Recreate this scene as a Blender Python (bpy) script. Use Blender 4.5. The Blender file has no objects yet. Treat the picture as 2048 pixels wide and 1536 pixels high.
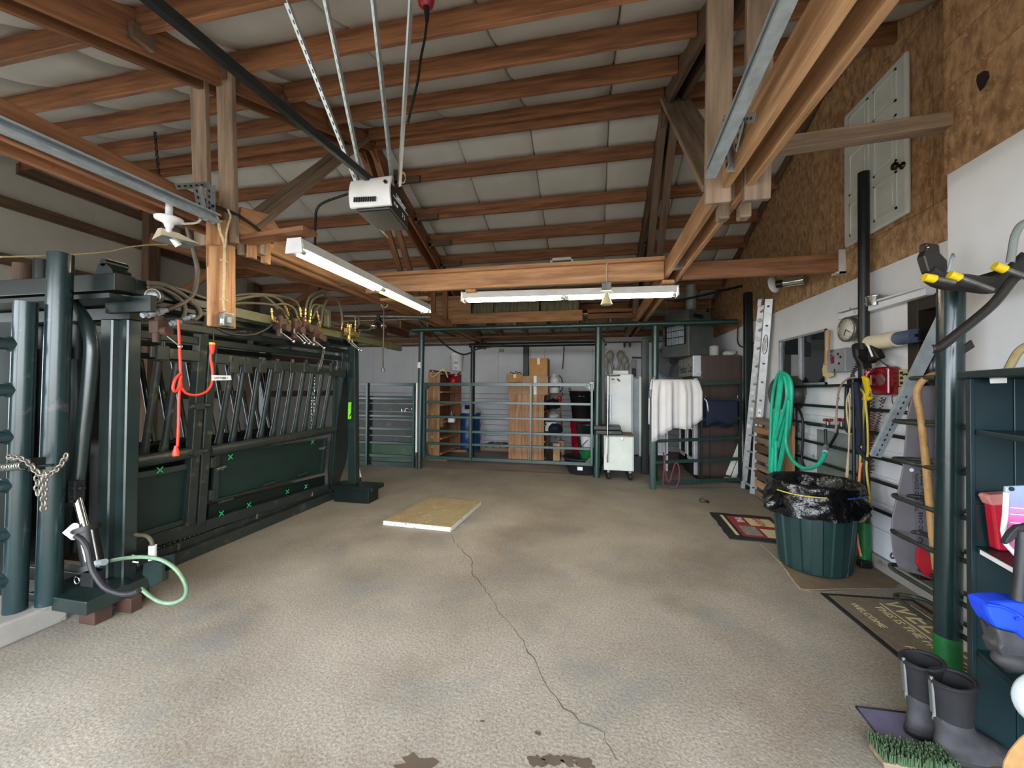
import bpy, math, random
from mathutils import Vector as V, Matrix, Euler, noise
random.seed(7)
SC = bpy.context.scene
COL = SC.collection
# ---------------------------------------------------------------- camera
F_PX = 785.0
YAW = math.atan(161 / 785)
PITCH = math.atan(10 / 785 * math.cos(YAW))
ROLL = 0.006
EYE = V((0, 0, 1.5))
FW = V((-math.sin(YAW) * math.cos(PITCH), math.cos(YAW) * math.cos(PITCH), math.sin(PITCH)))
_r0 = V((math.cos(YAW), math.sin(YAW), 0)); _u0 = _r0.cross(FW)
RT = _r0 * math.cos(ROLL) + _u0 * math.sin(ROLL)
UP = _u0 * math.cos(ROLL) - _r0 * math.sin(ROLL)
cd = bpy.data.cameras.new('camera'); cam = bpy.data.objects.new('camera', cd); COL.objects.link(cam)
cd.sensor_width = 36; cd.lens = 36 * F_PX / 2048; cd.clip_start = 0.02; cd.clip_end = 200
cam.matrix_world = Matrix(((RT.x, UP.x, -FW.x, EYE.x), (RT.y, UP.y, -FW.y, EYE.y), (RT.z, UP.z, -FW.z, EYE.z), (0, 0, 0, 1)))
SC.camera = cam
# ---------------------------------------------------------------- world, view
w = bpy.data.worlds.new('world'); SC.world = w; w.use_nodes = True
nt = w.node_tree; nt.nodes.clear()
_o = nt.nodes.new('ShaderNodeOutputWorld'); _b = nt.nodes.new('ShaderNodeBackground')
_tc = nt.nodes.new('ShaderNodeTexCoord'); _sp = nt.nodes.new('ShaderNodeSeparateXYZ'); _cr = nt.nodes.new('ShaderNodeValToRGB')
nt.links.new(_tc.outputs['Generated'], _sp.inputs[0]); nt.links.new(_sp.outputs[2], _cr.inputs[0])
_cr.color_ramp.elements[0].position = 0.0; _cr.color_ramp.elements[0].color = (0.80, 0.87, 0.95, 1)
_cr.color_ramp.elements[1].position = 0.9; _cr.color_ramp.elements[1].color = (0.90, 0.96, 1.0, 1)
nt.links.new(_cr.outputs[0], _b.inputs[0]); nt.links.new(_b.outputs[0], _o.inputs[0])
_b.inputs[1].default_value = 9.0
SC.view_settings.view_transform = 'Standard'; SC.view_settings.look = 'None'
SC.view_settings.gamma = 1.0; SC.view_settings.use_curve_mapping = False
SC.view_settings.exposure = 0.5
SC.cycles.max_bounces = 10; SC.cycles.diffuse_bounces = 7; SC.cycles.glossy_bounces = 3
SC.cycles.transmission_bounces = 4; SC.cycles.sample_clamp_indirect = 6.0
SC.cycles.caustics_reflective = False; SC.cycles.caustics_refractive = False
SC.cycles.use_denoising = True

def portal(name, loc, rot, sx, sy):          # guides the sampling of the sky through an opening; gives no light of its own
    l = bpy.data.lights.new(name, 'AREA'); l.shape = 'RECTANGLE'; l.size = sx; l.size_y = sy
    l.cycles.is_portal = True
    o = bpy.data.objects.new(name, l); COL.objects.link(o); o.location = loc; o.rotation_euler = rot
portal('front_portal', (-2.6, -1.1, 1.35), (math.radians(90), 0, 0), 9.4, 2.7)
portal('alley_portal', (-7.3, 1.4, 1.1), (math.radians(90), 0, math.radians(-90)), 3.0, 2.2)

# ---------------------------------------------------------------- pixel -> place on a real plane
def ray(x, y): return FW + RT * ((x - 1024) / F_PX) - UP * ((y - 768) / F_PX)
def P(x, y, X=None, Y=None, Z=None, D=None):
    d = ray(x, y)
    if X is not None: t = X / d.x
    elif Y is not None: t = Y / d.y
    elif Z is not None: t = (Z - 1.5) / d.z
    else: t = D
    return EYE + d * t
def PP(pts, **k): return [P(x, y, **k) for x, y in pts]
def pl(x, y, n, c):
    d = ray(x, y); n = V(n); return EYE + d * ((c - n.dot(EYE)) / n.dot(d))

# ---------------------------------------------------------------- mesh builder
class MB:
    def __init__(s): s.v = []; s.f = []; s.sm = []
    def add(s, vs, fs, smooth=False):
        b = len(s.v); s.v += [V(p) for p in vs]
        for f in fs: s.f.append([b + i for i in f]); s.sm.append(smooth)
        return s
    def hexa(s, c8):        # bottom 4 then top 4
        return s.add(c8, [(3, 2, 1, 0), (4, 5, 6, 7), (0, 1, 5, 4), (1, 2, 6, 5), (2, 3, 7, 6), (3, 0, 4, 7)])
    def box(s, a, b, M=None):
        x0, y0, z0 = a; x1, y1, z1 = b
        if x0 > x1: x0, x1 = x1, x0
        if y0 > y1: y0, y1 = y1, y0
        if z0 > z1: z0, z1 = z1, z0
        c = [V(p) for p in ((x0, y0, z0), (x1, y0, z0), (x1, y1, z0), (x0, y1, z0), (x0, y0, z1), (x1, y0, z1), (x1, y1, z1), (x0, y1, z1))]
        if M is not None: c = [M @ p for p in c]
        return s.hexa(c)
    def cbox(s, c, sz, M=None):
        h = [q / 2 for q in sz]
        return s.box([c[i] - h[i] for i in range(3)], [c[i] + h[i] for i in range(3)], M)
    def bar(s, p0, p1, wd, ht, up=(0, 0, 1)):
        p0, p1 = V(p0), V(p1); d = (p1 - p0).normalized(); u = V(up)
        if abs(d.dot(u)) > .98: u = V((0, 1, 0))
        sd = d.cross(u).normalized(); u = sd.cross(d)
        sd *= wd / 2; u *= ht / 2
        return s.hexa([p0 - sd - u, p0 + sd - u, p1 + sd - u, p1 - sd - u, p0 - sd + u, p0 + sd + u, p1 + sd + u, p1 - sd + u])
    def ring_tube(s, rings, closed=False, caps=True, smooth=True):
        n = len(rings[0]); vs = [p for r in rings for p in r]; fs = []
        m = len(rings)
        for i in range(m if closed else m - 1):
            a = i * n; b = ((i + 1) % m) * n
            for j in range(n):
                k = (j + 1) % n; fs.append((a + j, a + k, b + k, b + j))
        s.add(vs, fs, smooth)
        if caps and not closed:
            s.add(rings[0], [tuple(range(n))[::-1]]); s.add(rings[-1], [tuple(range(n))])
        return s
    def tube(s, pts, r, n=8, closed=False, caps=True):
        pts = [V(p) for p in pts]; m = len(pts); rings = []
        rr = r if isinstance(r, (list, tuple)) else [r] * m
        prev = None
        for i, p in enumerate(pts):
            if closed: t = pts[(i + 1) % m] - pts[i - 1]
            else: t = pts[min(i + 1, m - 1)] - pts[max(i - 1, 0)]
            t.normalize()
            if prev is None:
                a = V((0, 0, 1)) if abs(t.z) < .9 else V((0, 1, 0))
                nrm = t.cross(a).normalized()
            else:
                nrm = prev - t * prev.dot(t)
                if nrm.length < 1e-6: nrm = t.cross(V((0, 0, 1)))
                nrm.normalize()
            prev = nrm; bn = t.cross(nrm)
            rings.append([p + (nrm * math.cos(2 * math.pi * k / n) + bn * math.sin(2 * math.pi * k / n)) * rr[i] for k in range(n)])
        return s.ring_tube(rings, closed, caps)
    def cyl(s, p0, p1, r0, r1=None, n=16): return s.tube([p0, p1], [r0, r0 if r1 is None else r1], n)
    def lathe(s, c, prof, n=20, axis=(0, 0, 1), smooth=True, sx=1.0, caps=True):
        ax = V(axis).normalized(); a = V((1, 0, 0)) if abs(ax.x) < .9 else V((0, 1, 0))
        e1 = (a - ax * a.dot(ax)).normalized(); e2 = ax.cross(e1); c = V(c)
        rings = [[c + ax * z + (e1 * math.cos(2 * math.pi * k / n) * sx + e2 * math.sin(2 * math.pi * k / n)) * max(r, 1e-4) for k in range(n)] for r, z in prof]
        return s.ring_tube(rings, False, caps, smooth)
    def ball(s, c, r, n=10, sc=(1, 1, 1)):
        c = V(c); rings = []
        for i in range(1, n):
            t = math.pi * i / n
            rings.append([c + V((math.sin(t) * math.cos(2 * math.pi * k / (2 * n)) * r * sc[0], math.sin(t) * math.sin(2 * math.pi * k / (2 * n)) * r * sc[1], -math.cos(t) * r * sc[2])) for k in range(2 * n)])
        return s.ring_tube(rings)
    def prism(s, poly, off):
        n = len(poly); off = V(off); a = [V(p) for p in poly]
        s.add(a + [p + off for p in a], [tuple(range(n))[::-1], tuple(range(n, 2 * n))] + [(i, (i + 1) % n, n + (i + 1) % n, n + i) for i in range(n)])
        return s
    def grid(s, g, thick=0.0, smooth=True, nrm=None):
        R = len(g); C = len(g[0]); vs = [V(p) for r in g for p in r]
        fs = [(i * C + j, i * C + j + 1, (i + 1) * C + j + 1, (i + 1) * C + j) for i in range(R - 1) for j in range(C - 1)]
        if not thick: return s.add(vs, fs, smooth)
        if nrm is None:
            nrm = (vs[C - 1] - vs[0]).cross(vs[(R - 1) * C] - vs[0]).normalized()
        off = V(nrm) * thick; N = len(vs)
        fs2 = [tuple(N + i for i in f[::-1]) for f in fs]
        ed = [i for i in range(C)] + [i * C + C - 1 for i in range(1, R)] + [(R - 1) * C + j for j in range(C - 2, -1, -1)] + [i * C for i in range(R - 2, 0, -1)]
        fs3 = [(ed[(i + 1) % len(ed)], ed[i], N + ed[i], N + ed[(i + 1) % len(ed)]) for i in range(len(ed))]
        return s.add(vs + [p + off for p in vs], fs + fs2 + fs3, smooth)

def spline(pts, n=8):
    pts = [V(p) for p in pts]
    if len(pts) < 3: return pts
    q = [pts[0] * 2 - pts[1]] + pts + [pts[-1] * 2 - pts[-2]]; out = []
    for i in range(1, len(q) - 2):
        a, b, c, d = q[i - 1], q[i], q[i + 1], q[i + 2]
        for k in range(n):
            t = k / n
            out.append(0.5 * ((2 * b) + (c - a) * t + (2 * a - 5 * b + 4 * c - d) * t * t + (3 * b - a - 3 * c + d) * t ** 3))
    out.append(pts[-1]); return out

# ---------------------------------------------------------------- materials
def lin(h):
    h = h.lstrip('#'); c = [int(h[i:i + 2], 16) / 255 for i in (0, 2, 4)]
    return [(x / 12.92 if x <= .04045 else ((x + .055) / 1.055) ** 2.4) for x in c] + [1]
MATS = {}
def mat(name, col, rough=.55, metal=0.0, col2=None, scale=6.0, stretch=(1, 1, 1), bump=0.0, wear=None, wear_amt=.6, wear_scale=9.0, rnd=0.0, spec=.5, contrast=.5, bscale=None, detail=6.0, alpha=1.0, trans=0.0, coat=0.0, wear_edge=.06):
    if name in MATS: return MATS[name]
    m = bpy.data.materials.new(name); m.use_nodes = True; t = m.node_tree; N = t.nodes; L = t.links
    b = N['Principled BSDF']; c1 = lin(col); c2 = lin(col2) if col2 else [x * .72 for x in c1[:3]] + [1]
    tc = N.new('ShaderNodeTexCoord'); mp = N.new('ShaderNodeMapping'); mp.inputs['Scale'].default_value = [scale * s for s in stretch]
    L.new(tc.outputs['Object'], mp.inputs[0])
    if rnd:
        oi = N.new('ShaderNodeObjectInfo'); mm = N.new('ShaderNodeMath'); mm.operation = 'MULTIPLY'; mm.inputs[1].default_value = 37.0
        L.new(oi.outputs['Random'], mm.inputs[0]); L.new(mm.outputs[0], mp.inputs['Location'])
    nz = N.new('ShaderNodeTexNoise'); nz.inputs['Scale'].default_value = 1.0; nz.inputs['Detail'].default_value = detail; nz.inputs['Roughness'].default_value = .6
    L.new(mp.outputs[0], nz.inputs[0])
    cr = N.new('ShaderNodeValToRGB'); cr.color_ramp.elements[0].position = .5 - contrast * .4; cr.color_ramp.elements[1].position = .5 + contrast * .4
    cr.color_ramp.elements[0].color = c2; cr.color_ramp.elements[1].color = c1
    L.new(nz.outputs[0], cr.inputs[0]); out = cr.outputs[0]
    if wear:
        n2 = N.new('ShaderNodeTexNoise'); n2.inputs['Scale'].default_value = wear_scale; n2.inputs['Detail'].default_value = 8; n2.inputs['Roughness'].default_value = .65
        L.new(tc.outputs['Object'], n2.inputs[0])
        r2 = N.new('ShaderNodeValToRGB'); r2.color_ramp.elements[0].position = wear_amt; r2.color_ramp.elements[1].position = min(1, wear_amt + wear_edge)
        L.new(n2.outputs[0], r2.inputs[0])
        mx = N.new('ShaderNodeMixRGB'); mx.inputs[2].default_value = lin(wear); L.new(r2.outputs[0], mx.inputs[0]); L.new(out, mx.inputs[1]); out = mx.outputs[0]
    if rnd:
        hs = N.new('ShaderNodeHueSaturation'); mr = N.new('ShaderNodeMapRange'); mr.inputs['To Min'].default_value = 1 - rnd; mr.inputs['To Max'].default_value = 1 + rnd
        L.new(oi.outputs['Random'], mr.inputs[0]); L.new(mr.outputs[0], hs.inputs['Value']); L.new(out, hs.inputs['Color']); out = hs.outputs[0]
    L.new(out, b.inputs['Base Color'])
    b.inputs['Roughness'].default_value = rough; b.inputs['Metallic'].default_value = metal
    b.inputs['Specular IOR Level'].default_value = spec; b.inputs['Alpha'].default_value = alpha
    b.inputs['Transmission Weight'].default_value = trans; b.inputs['Coat Weight'].default_value = coat
    if bump:
        bp = N.new('ShaderNodeBump'); bp.inputs['Strength'].default_value = bump; bp.inputs['Distance'].default_value = .02
        src = nz
        if bscale:
            src = N.new('ShaderNodeTexNoise'); src.inputs['Scale'].default_value = bscale; src.inputs['Detail'].default_value = 5; L.new(tc.outputs['Object'], src.inputs[0])
        L.new(src.outputs[0], bp.inputs['Height']); L.new(bp.outputs[0], b.inputs['Normal'])
    MATS[name] = m; return m
def emit(name, col, st):
    m = bpy.data.materials.new(name); m.use_nodes = True; b = m.node_tree.nodes['Principled BSDF']
    b.inputs['Base Color'].default_value = lin(col); b.inputs['Emission Color'].default_value = lin(col); b.inputs['Emission Strength'].default_value = st
    return m
def wood(name, col, col2, **k):
    """grain along local X, Y or Z: the builder picks by the longest side"""
    k.setdefault('rough', .68); k.setdefault('rnd', .14); k.setdefault('wear', '#2a160c'); k.setdefault('wear_amt', .69); k.setdefault('wear_scale', 7.5)
    d = {}
    for ax, st in (('x', (.12, 1.5, 1.5)), ('y', (1.5, .12, 1.5)), ('z', (1.5, 1.5, .12))):
        d[ax] = mat(name + '_' + ax, col, col2=col2, scale=15, stretch=st, bump=.2, contrast=.42, **k)
    return d
W_RED = wood('red_fir', '#966544', '#5f3c26')
W_DARK = wood('old_fir', '#7e5a42', '#5c3f2c')
W_PALE = wood('pale_pine', '#bd956c', '#8a6444')
W_ORANGE = wood('orange_pine', '#c4976e', '#946746', wear_amt=.71)
W_GREY = wood('grey_lumber', '#9a8470', '#6f5d4d')
W_BROWN = wood('brown_lumber', '#6c5442', '#483629')
OSB = mat('osb_board', '#c09a72', col2='#876446', scale=26, stretch=(1, .8, .4), contrast=.34, rough=.75, bump=.1, wear='#c9ae86', wear_amt=.58, wear_scale=34, wear_edge=.1, rnd=.06)
VINYL = mat('white_insulation', '#bfbdb8', col2='#b0ada7', scale=3, rough=.6, contrast=.7, rnd=.03)
WHITE_WALL = mat('white_wall_paint', '#e8e9ec', col2='#d6d7da', scale=2.2, rough=.7, contrast=.8, bump=.05, wear='#8f8a82', wear_amt=.72, wear_scale=12)
SHIPLAP = mat('white_board_paint', '#e6e8ee', col2='#d3d7de', scale=3, rough=.8, spec=.2, rnd=.03, wear='#2b2725', wear_amt=.655, wear_scale=6)
GREEN = mat('green_steel', '#213331', col2='#131f1e', scale=7, rough=.28, metal=.0, spec=.9, contrast=.8, wear='#6c7d7c', wear_amt=.70, wear_scale=40, bump=.06)
GREEN_DIRTY = mat('dirty_green_steel', '#313834', col2='#1a211e', scale=6, rough=.45, contrast=.9, wear='#6b614d', wear_amt=.57, wear_scale=11, wear_edge=.2, bump=.06)
GREEN_PIPE = mat('worn_green_pipe', '#22393b', col2='#152426', scale=5, stretch=(1, 1, .5), rough=.22, spec=.6, contrast=.8, wear='#75646b', wear_amt=.60, wear_scale=7, wear_edge=.25, bump=.1)
GREEN_DARK = mat('dark_green_steel', '#142320', col2='#0b1413', scale=6, rough=.36, contrast=.8, spec=.45)
GREEN_PANEL = mat('panel_green_steel', '#1c322d', col2='#132420', scale=7, rough=.45, contrast=.8, wear='#8a8d86', wear_amt=.69, wear_scale=14, wear_edge=.12)
GATE = mat('gate_green_steel', '#1d433d', col2='#132e2b', scale=7, rough=.34, spec=.8, contrast=.8, wear='#7c8b84', wear_amt=.66, wear_scale=24, wear_edge=.12)
GREEN_BRIGHT = mat('bright_green_paint', '#1f7a3d', col2='#155a2c', scale=10, rough=.5, bump=.1)
BLACK_PIPE = mat('black_pipe', '#151c1e', col2='#0b0f10', rough=.4)
OLIVE = mat('olive_steel', '#6b6b4c', col2='#4f5139', scale=8, rough=.5, contrast=.7)
GALV = mat('galvanised_steel', '#b9c3c9', col2='#97a2a9', scale=16, rough=.38, metal=.4, contrast=.5)
CHROME = mat('chrome', '#e6e8ea', col2='#d0d3d6', rough=.12, metal=1)
STEEL = mat('dull_steel', '#8d8d8a', col2='#67665f', rough=.4, metal=.8, scale=14)
BRASS = mat('brass', '#c9b271', col2='#a08a4c', rough=.3, metal=.85, scale=20)
RUST = mat('rusty_steel', '#553a2e', col2='#2f211b', rough=.7, scale=12, contrast=.9, bump=.1)
HOSE = mat('olive_hose', '#5f5747', col2='#4a4336', rough=.5, scale=20)
HOSE_DK = mat('black_hose', '#2b2b30', col2='#1a1a1d', rough=.5)
HOSE_GR = mat('green_hose_sheath', '#7e9a82', col2='#56704f', rough=.35, scale=8)
TEAL = mat('teal_garden_hose', '#27c6a0', col2='#1da585', rough=.4)
BLACK = mat('black_plastic', '#17181a', col2='#0e0f10', rough=.45)
BLACK_RUB = mat('black_rubber', '#222327', col2='#141518', rough=.65, scale=10)
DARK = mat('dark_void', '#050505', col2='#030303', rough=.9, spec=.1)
WHITE_PL = mat('white_plastic', '#e4e4e6', col2='#d5d5d8', rough=.4)
WHITE_EN = mat('white_enamel', '#dfe4e2', col2='#cfd6d4', rough=.3, scale=4)
PALE_CAB = mat('pale_cabinet_paint', '#dfe6de', col2='#d0d8d0', rough=.45, scale=4)
CARD = mat('cardboard', '#b78a58', col2='#a0743f', rough=.8, scale=8, rnd=.08)
CARD2 = mat('tan_cardboard', '#ad8f6d', col2='#97785a', rough=.8, scale=8, rnd=.05)
RED = mat('red_plastic', '#b5172c', col2='#8c1022', rough=.4)
RED_PHONE = mat('red_phone_plastic', '#8c1222', col2='#6f0c1a', rough=.22, coat=.4)
ORANGE_CORD = mat('orange_cord', '#ff4a35', col2='#ec3a27', rough=.45)
YELLOW = mat('yellow_plastic', '#f2cf1c', col2='#dcb812', rough=.4)
YEL_CORD = mat('yellow_cord', '#d9c25b', col2='#b9a044', rough=.6)
CREAM = mat('cream_rope', '#d8c8a2', col2='#b8a67e', rough=.8, scale=40)
LABEL = mat('white_label', '#f2f4f4', col2='#e4e6e6', rough=.6)
INK = mat('black_ink', '#1a1a1a', col2='#141414', rough=.7)
ALU = mat('aluminium', '#c2c4c8', col2='#a6a8ad', rough=.42, metal=.4, scale=14, wear='#84868a', wear_amt=.62, wear_scale=30)
GREY_PAINT = mat('grey_machine_paint', '#5d635f', col2='#4c524e', rough=.45, scale=4)
BROWN_FR = mat('brown_fridge_laminate', '#45332c', col2='#382821', rough=.5, scale=10, stretch=(3, 3, .15))
NAVY = mat('navy_fabric', '#10203a', col2='#0a1528', rough=.8, scale=10)
LEATHER = mat('dark_leather', '#2a2420', col2='#171310', rough=.42, scale=10, contrast=.9)
CLOTH = mat('white_cloth', '#e3e1e0', col2='#cfcdd0', rough=.85, scale=4, contrast=.8)
BLUE_DRUM = mat('blue_drum_paint', '#1d4f8e', col2='#163e74', rough=.35, scale=5)
LIME = mat('lime_tape', '#8df23c', col2='#79e02c', rough=.5)
MINT = mat('green_chalk', '#41d07a', col2='#2db867', rough=.7)
GLASS = mat('window_glass', '#20262a', col2='#1a2024', rough=.04, spec=.8)

# ---------------------------------------------------------------- objects
def _wood(m, mb):
    if not isinstance(m, dict): return m
    e = [max(p[i] for p in mb.v) - min(p[i] for p in mb.v) for i in range(3)]
    return m['xyz'[e.index(max(e))]]
def tag(o, label=None, cat=None, group=None, kind=None):
    if label: o['label'] = label
    if cat: o['category'] = cat
    if group: o['group'] = group
    if kind: o['kind'] = kind
    return o
def empty(name, loc, label=None, cat=None, group=None, kind=None):
    o = bpy.data.objects.new(name, None); COL.objects.link(o); o.location = loc; o.empty_display_size = .1
    return tag(o, label, cat, group, kind)
def origin_of(o):
    p = V((0, 0, 0))
    while o is not None: p += o.location; o = o.parent
    return p
def obj(name, mb, m, parent=None, label=None, cat=None, group=None, kind=None, bevel=0.0, seg=2):
    me = bpy.data.meshes.new(name)
    if parent is not None: org = origin_of(parent)
    else:
        lo = [min(p[i] for p in mb.v) for i in range(3)]; hi = [max(p[i] for p in mb.v) for i in range(3)]
        org = V(((lo[0] + hi[0]) / 2, (lo[1] + hi[1]) / 2, lo[2]))
    m = _wood(m, mb)
    me.from_pydata([tuple(p - org) for p in mb.v], [], mb.f); me.validate(); me.update()
    if len(me.polygons) == len(mb.sm): me.polygons.foreach_set('use_smooth', mb.sm)
    me.materials.append(m)
    o = bpy.data.objects.new(name, me); COL.objects.link(o)
    if parent is not None: o.parent = parent
    else: o.location = org
    if bevel:
        b = o.modifiers.new('bevel', 'BEVEL'); b.width = bevel; b.segments = seg; b.limit_method = 'ANGLE'; b.angle_limit = .7
    return tag(o, label, cat, group, kind)
def beam(name, p0, p1, wd, ht, m, parent=None, label=None, cat=None, group=None, kind=None, up=(0, 0, 1), bevel=.004):
    """a straight piece of stock with its own axis, so the grain runs along it"""
    p0, p1 = V(p0), V(p1); d = p1 - p0; Ln = d.length; d = d / Ln; u = V(up)
    if abs(d.dot(u)) > .98: u = V((0, 1, 0))
    sd = u.cross(d).normalized(); u = d.cross(sd)
    mb = MB().box((0, -wd / 2, -ht / 2), (Ln, wd / 2, ht / 2)); me = bpy.data.meshes.new(name)
    me.from_pydata([tuple(p) for p in mb.v], [], mb.f); me.update()
    me.materials.append(m['x'] if isinstance(m, dict) else m)
    o = bpy.data.objects.new(name, me); COL.objects.link(o)
    org = p0 - (origin_of(parent) if parent is not None else V((0, 0, 0)))
    o.parent = parent
    o.rotation_mode = 'QUATERNION'
    o.matrix_local = Matrix(((d.x, sd.x, u.x, org.x), (d.y, sd.y, u.y, org.y), (d.z, sd.z, u.z, org.z), (0, 0, 0, 1)))
    if bevel:
        b = o.modifiers.new('bevel', 'BEVEL'); b.width = bevel; b.segments = 1
    return tag(o, label, cat, group, kind)
def text(name, s, size, at, right, up, m, parent, ext=.0008, align='CENTER'):
    cu = bpy.data.curves.new(name, 'FONT'); cu.body = s; cu.size = size; cu.extrude = ext; cu.align_x = align; cu.align_y = 'CENTER'; cu.resolution_u = 3
    t = bpy.data.objects.new(name, cu); COL.objects.link(t)
    me = bpy.data.meshes.new_from_object(t.evaluated_get(bpy.context.evaluated_depsgraph_get()))
    bpy.data.objects.remove(t); me.name = name; me.materials.clear(); me.materials.append(m)
    o = bpy.data.objects.new(name, me); COL.objects.link(o)
    r = V(right).normalized(); u = V(up); u = (u - r * u.dot(r)).normalized(); n = r.cross(u)
    org = V(at) - (origin_of(parent) if parent is not None else V((0, 0, 0)))
    o.parent = parent; o.rotation_mode = 'QUATERNION'
    o.matrix_local = Matrix(((r.x, u.x, n.x, org.x), (r.y, u.y, n.y, org.y), (r.z, u.z, n.z, org.z), (0, 0, 0, 1)))
    if len(s) > 8: o['kind'] = 'stuff'
    return o
def tubeo(name, pts, r, m, parent=None, n=8, sp=0, **k):
    return obj(name, MB().tube(spline(pts, sp) if sp else pts, r, n), m, parent, **k)
def chain_links(pts, pitch, r_link, wire):
    """short straight links following a polyline"""
    mb = MB(); pts = [V(p) for p in pts]; d = 0; acc = []
    for a, b in zip(pts, pts[1:]):
        Ln = (b - a).length
        while d < Ln: acc.append((a + (b - a) * (d / Ln), (b - a).normalized())); d += pitch
        d -= Ln
    for i, (c, t) in enumerate(acc):
        a = V((0, 0, 1)) if abs(t.z) < .8 else V((1, 0, 0)); n1 = t.cross(a).normalized(); n2 = t.cross(n1)
        s = n1 if i % 2 else n2; ring = []
        for k in range(10):
            an = 2 * math.pi * k / 10; ring.append(c + t * math.cos(an) * pitch * .72 + s * math.sin(an) * r_link)
        mb.tube(ring, wire, 5, closed=True)
    return mb
# ================================================================ ROOM SHELL
XR, XN, YN, XL, YB, YF, YRG, ZRG, SL = 2.4, 2.1, 2.84, -7.3, 10.1, -1.1, 4.47, 4.60, .36
def roofz(y, off=0.0): return ZRG + off - SL * abs(y - YRG)

# ---- floor
CONC = mat('concrete', '#b7b0a5', col2='#8c8478', scale=1.1, rough=.72, contrast=.6, bump=.2, bscale=70, wear='#7f6d59', wear_amt=.53, wear_scale=.8, wear_edge=.28, detail=12)
def concrete_speckle():
    t = CONC.node_tree; N = t.nodes; L = t.links; b = N['Principled BSDF']
    src = b.inputs['Base Color'].links[0].from_socket
    tc = [n for n in N if n.type == 'TEX_COORD'][0]
    n = N.new('ShaderNodeTexNoise'); n.inputs['Scale'].default_value = 75; n.inputs['Detail'].default_value = 9; n.inputs['Roughness'].default_value = .75
    L.new(tc.outputs['Object'], n.inputs[0])
    r = N.new('ShaderNodeValToRGB'); r.color_ramp.elements[0].position = .36; r.color_ramp.elements[0].color = (.42, .40, .38, 1)
    r.color_ramp.elements[1].position = .60; r.color_ramp.elements[1].color = (1.0, .99, .97, 1); L.new(n.outputs[0], r.inputs[0])
    m = N.new('ShaderNodeMixRGB'); m.blend_type = 'MULTIPLY'; m.inputs[0].default_value = .9
    L.new(src, m.inputs[1]); L.new(r.outputs[0], m.inputs[2])
    n2 = N.new('ShaderNodeTexNoise'); n2.inputs['Scale'].default_value = 1.5; n2.inputs['Detail'].default_value = 9; n2.inputs['Roughness'].default_value = .7
    L.new(tc.outputs['Object'], n2.inputs[0])
    r2 = N.new('ShaderNodeValToRGB'); r2.color_ramp.elements[0].position = .52; r2.color_ramp.elements[0].color = (0, 0, 0, 1); r2.color_ramp.elements[1].position = .72; r2.color_ramp.elements[1].color = (.7, .7, .7, 1)
    L.new(n2.outputs[0], r2.inputs[0])
    m2 = N.new('ShaderNodeMixRGB'); m2.inputs[2].default_value = lin('#74787a'); L.new(r2.outputs[0], m2.inputs[0]); L.new(m.outputs[0], m2.inputs[1])
    L.new(m2.outputs[0], b.inputs['Base Color'])
concrete_speckle()
floor = obj('floor', MB().box((XL - .2, YF - .3, -.12), (XR + .2, YB + .2, 0)), CONC, kind='structure')
CRK = mat('crack_dark', '#6f675c', col2='#4d463d', rough=.95, scale=20)  # dark crack colour for a thin ribbon on the floor
def ribbon(pts, w0, w1, z=.0012):
    mb = MB(); g = []
    for i, (x, y) in enumerate(pts):
        t = V((pts[min(i + 1, len(pts) - 1)][0] - pts[max(i - 1, 0)][0], pts[min(i + 1, len(pts) - 1)][1] - pts[max(i - 1, 0)][1], 0)).normalized()
        n = V((-t.y, t.x, 0)); wv = (w0 + (w1 - w0) * random.random()) / 2
        g.append([V((x, y, z)) + n * wv, V((x, y, z)) - n * wv])
    return mb.grid(g)
def jag(px, amp=.012):
    pts = [P(x, y, Z=0) for x, y in px]; out = []
    for a, b in zip(pts, pts[1:]):
        k = max(2, int((b - a).length / .05))
        for i in range(k):
            p = a + (b - a) * (i / k); out.append((p.x + random.uniform(-amp, amp), p.y + random.uniform(-amp, amp)))
    return out
obj('floor_crack', ribbon(jag([(901, 1066), (912, 1085), (926, 1104), (946, 1120), (944, 1145), (960, 1165), (987, 1205), (1003, 1230), (1030, 1262), (1066, 1318), (1080, 1345), (1104, 1380), (1130, 1415), (1165, 1446), (1205, 1468), (1222, 1500), (1232, 1530)]), .003, .010), CRK, floor)
for px in ([(1520, 1088), (1560, 1125), (1600, 1180), (1640, 1186)], [(1602, 1180), (1700, 1178), (1790, 1178)]):
    obj('slab_joint', ribbon(jag(px, .003), .006, .012), mat('joint_filler', '#cfc6b6', col2='#b0a696', rough=.9), floor)
WET = mat('damp_stain', '#5d5145', col2='#4a4036', rough=.6)
for cx, cy, rr in ((1075, 1522, .05), (1105, 1520, .045), (1135, 1522, .04), (1170, 1528, .05), (835, 1532, .09), (1076, 1466, .02), (965, 1442, .015)):
    c = P(cx, cy, Z=.0015); a0 = random.random() * 6
    pts = [c + V((math.cos(k * .35 + a0), math.sin(k * .35 + a0) * .6, 0)) * rr * random.uniform(.5, 1.15) for k in range(18)]
    obj('stain', MB().add(pts, [tuple(range(18))]), WET, floor)
MUD = mat('mud_film', '#6d5a44', col2='#8b7a64', scale=9, rough=.85, contrast=.9)
slab = [P(x, y, Z=.001) for x, y in ((1560, 1128), (1602, 1176), (1640, 1183), (1790, 1176), (1800, 1165), (1742, 1108), (1690, 1060))]
obj('slab_patch', MB().add(slab, [tuple(range(7))]), MUD, floor)
# unseen ground outside, added to bounce light into the room
obj('ground', MB().box((-30, -30, -.2), (30, YF - .3, -.03)), mat('bounce_ground', '#a8a195', col2='#8c857a', rough=.9), kind='structure')
obj('ground_side', MB().box((-30, YF - .3, -.2), (XL - .2, 12, -.03)), mat('bounce_ground', '#a8a195'), kind='structure')

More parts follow.
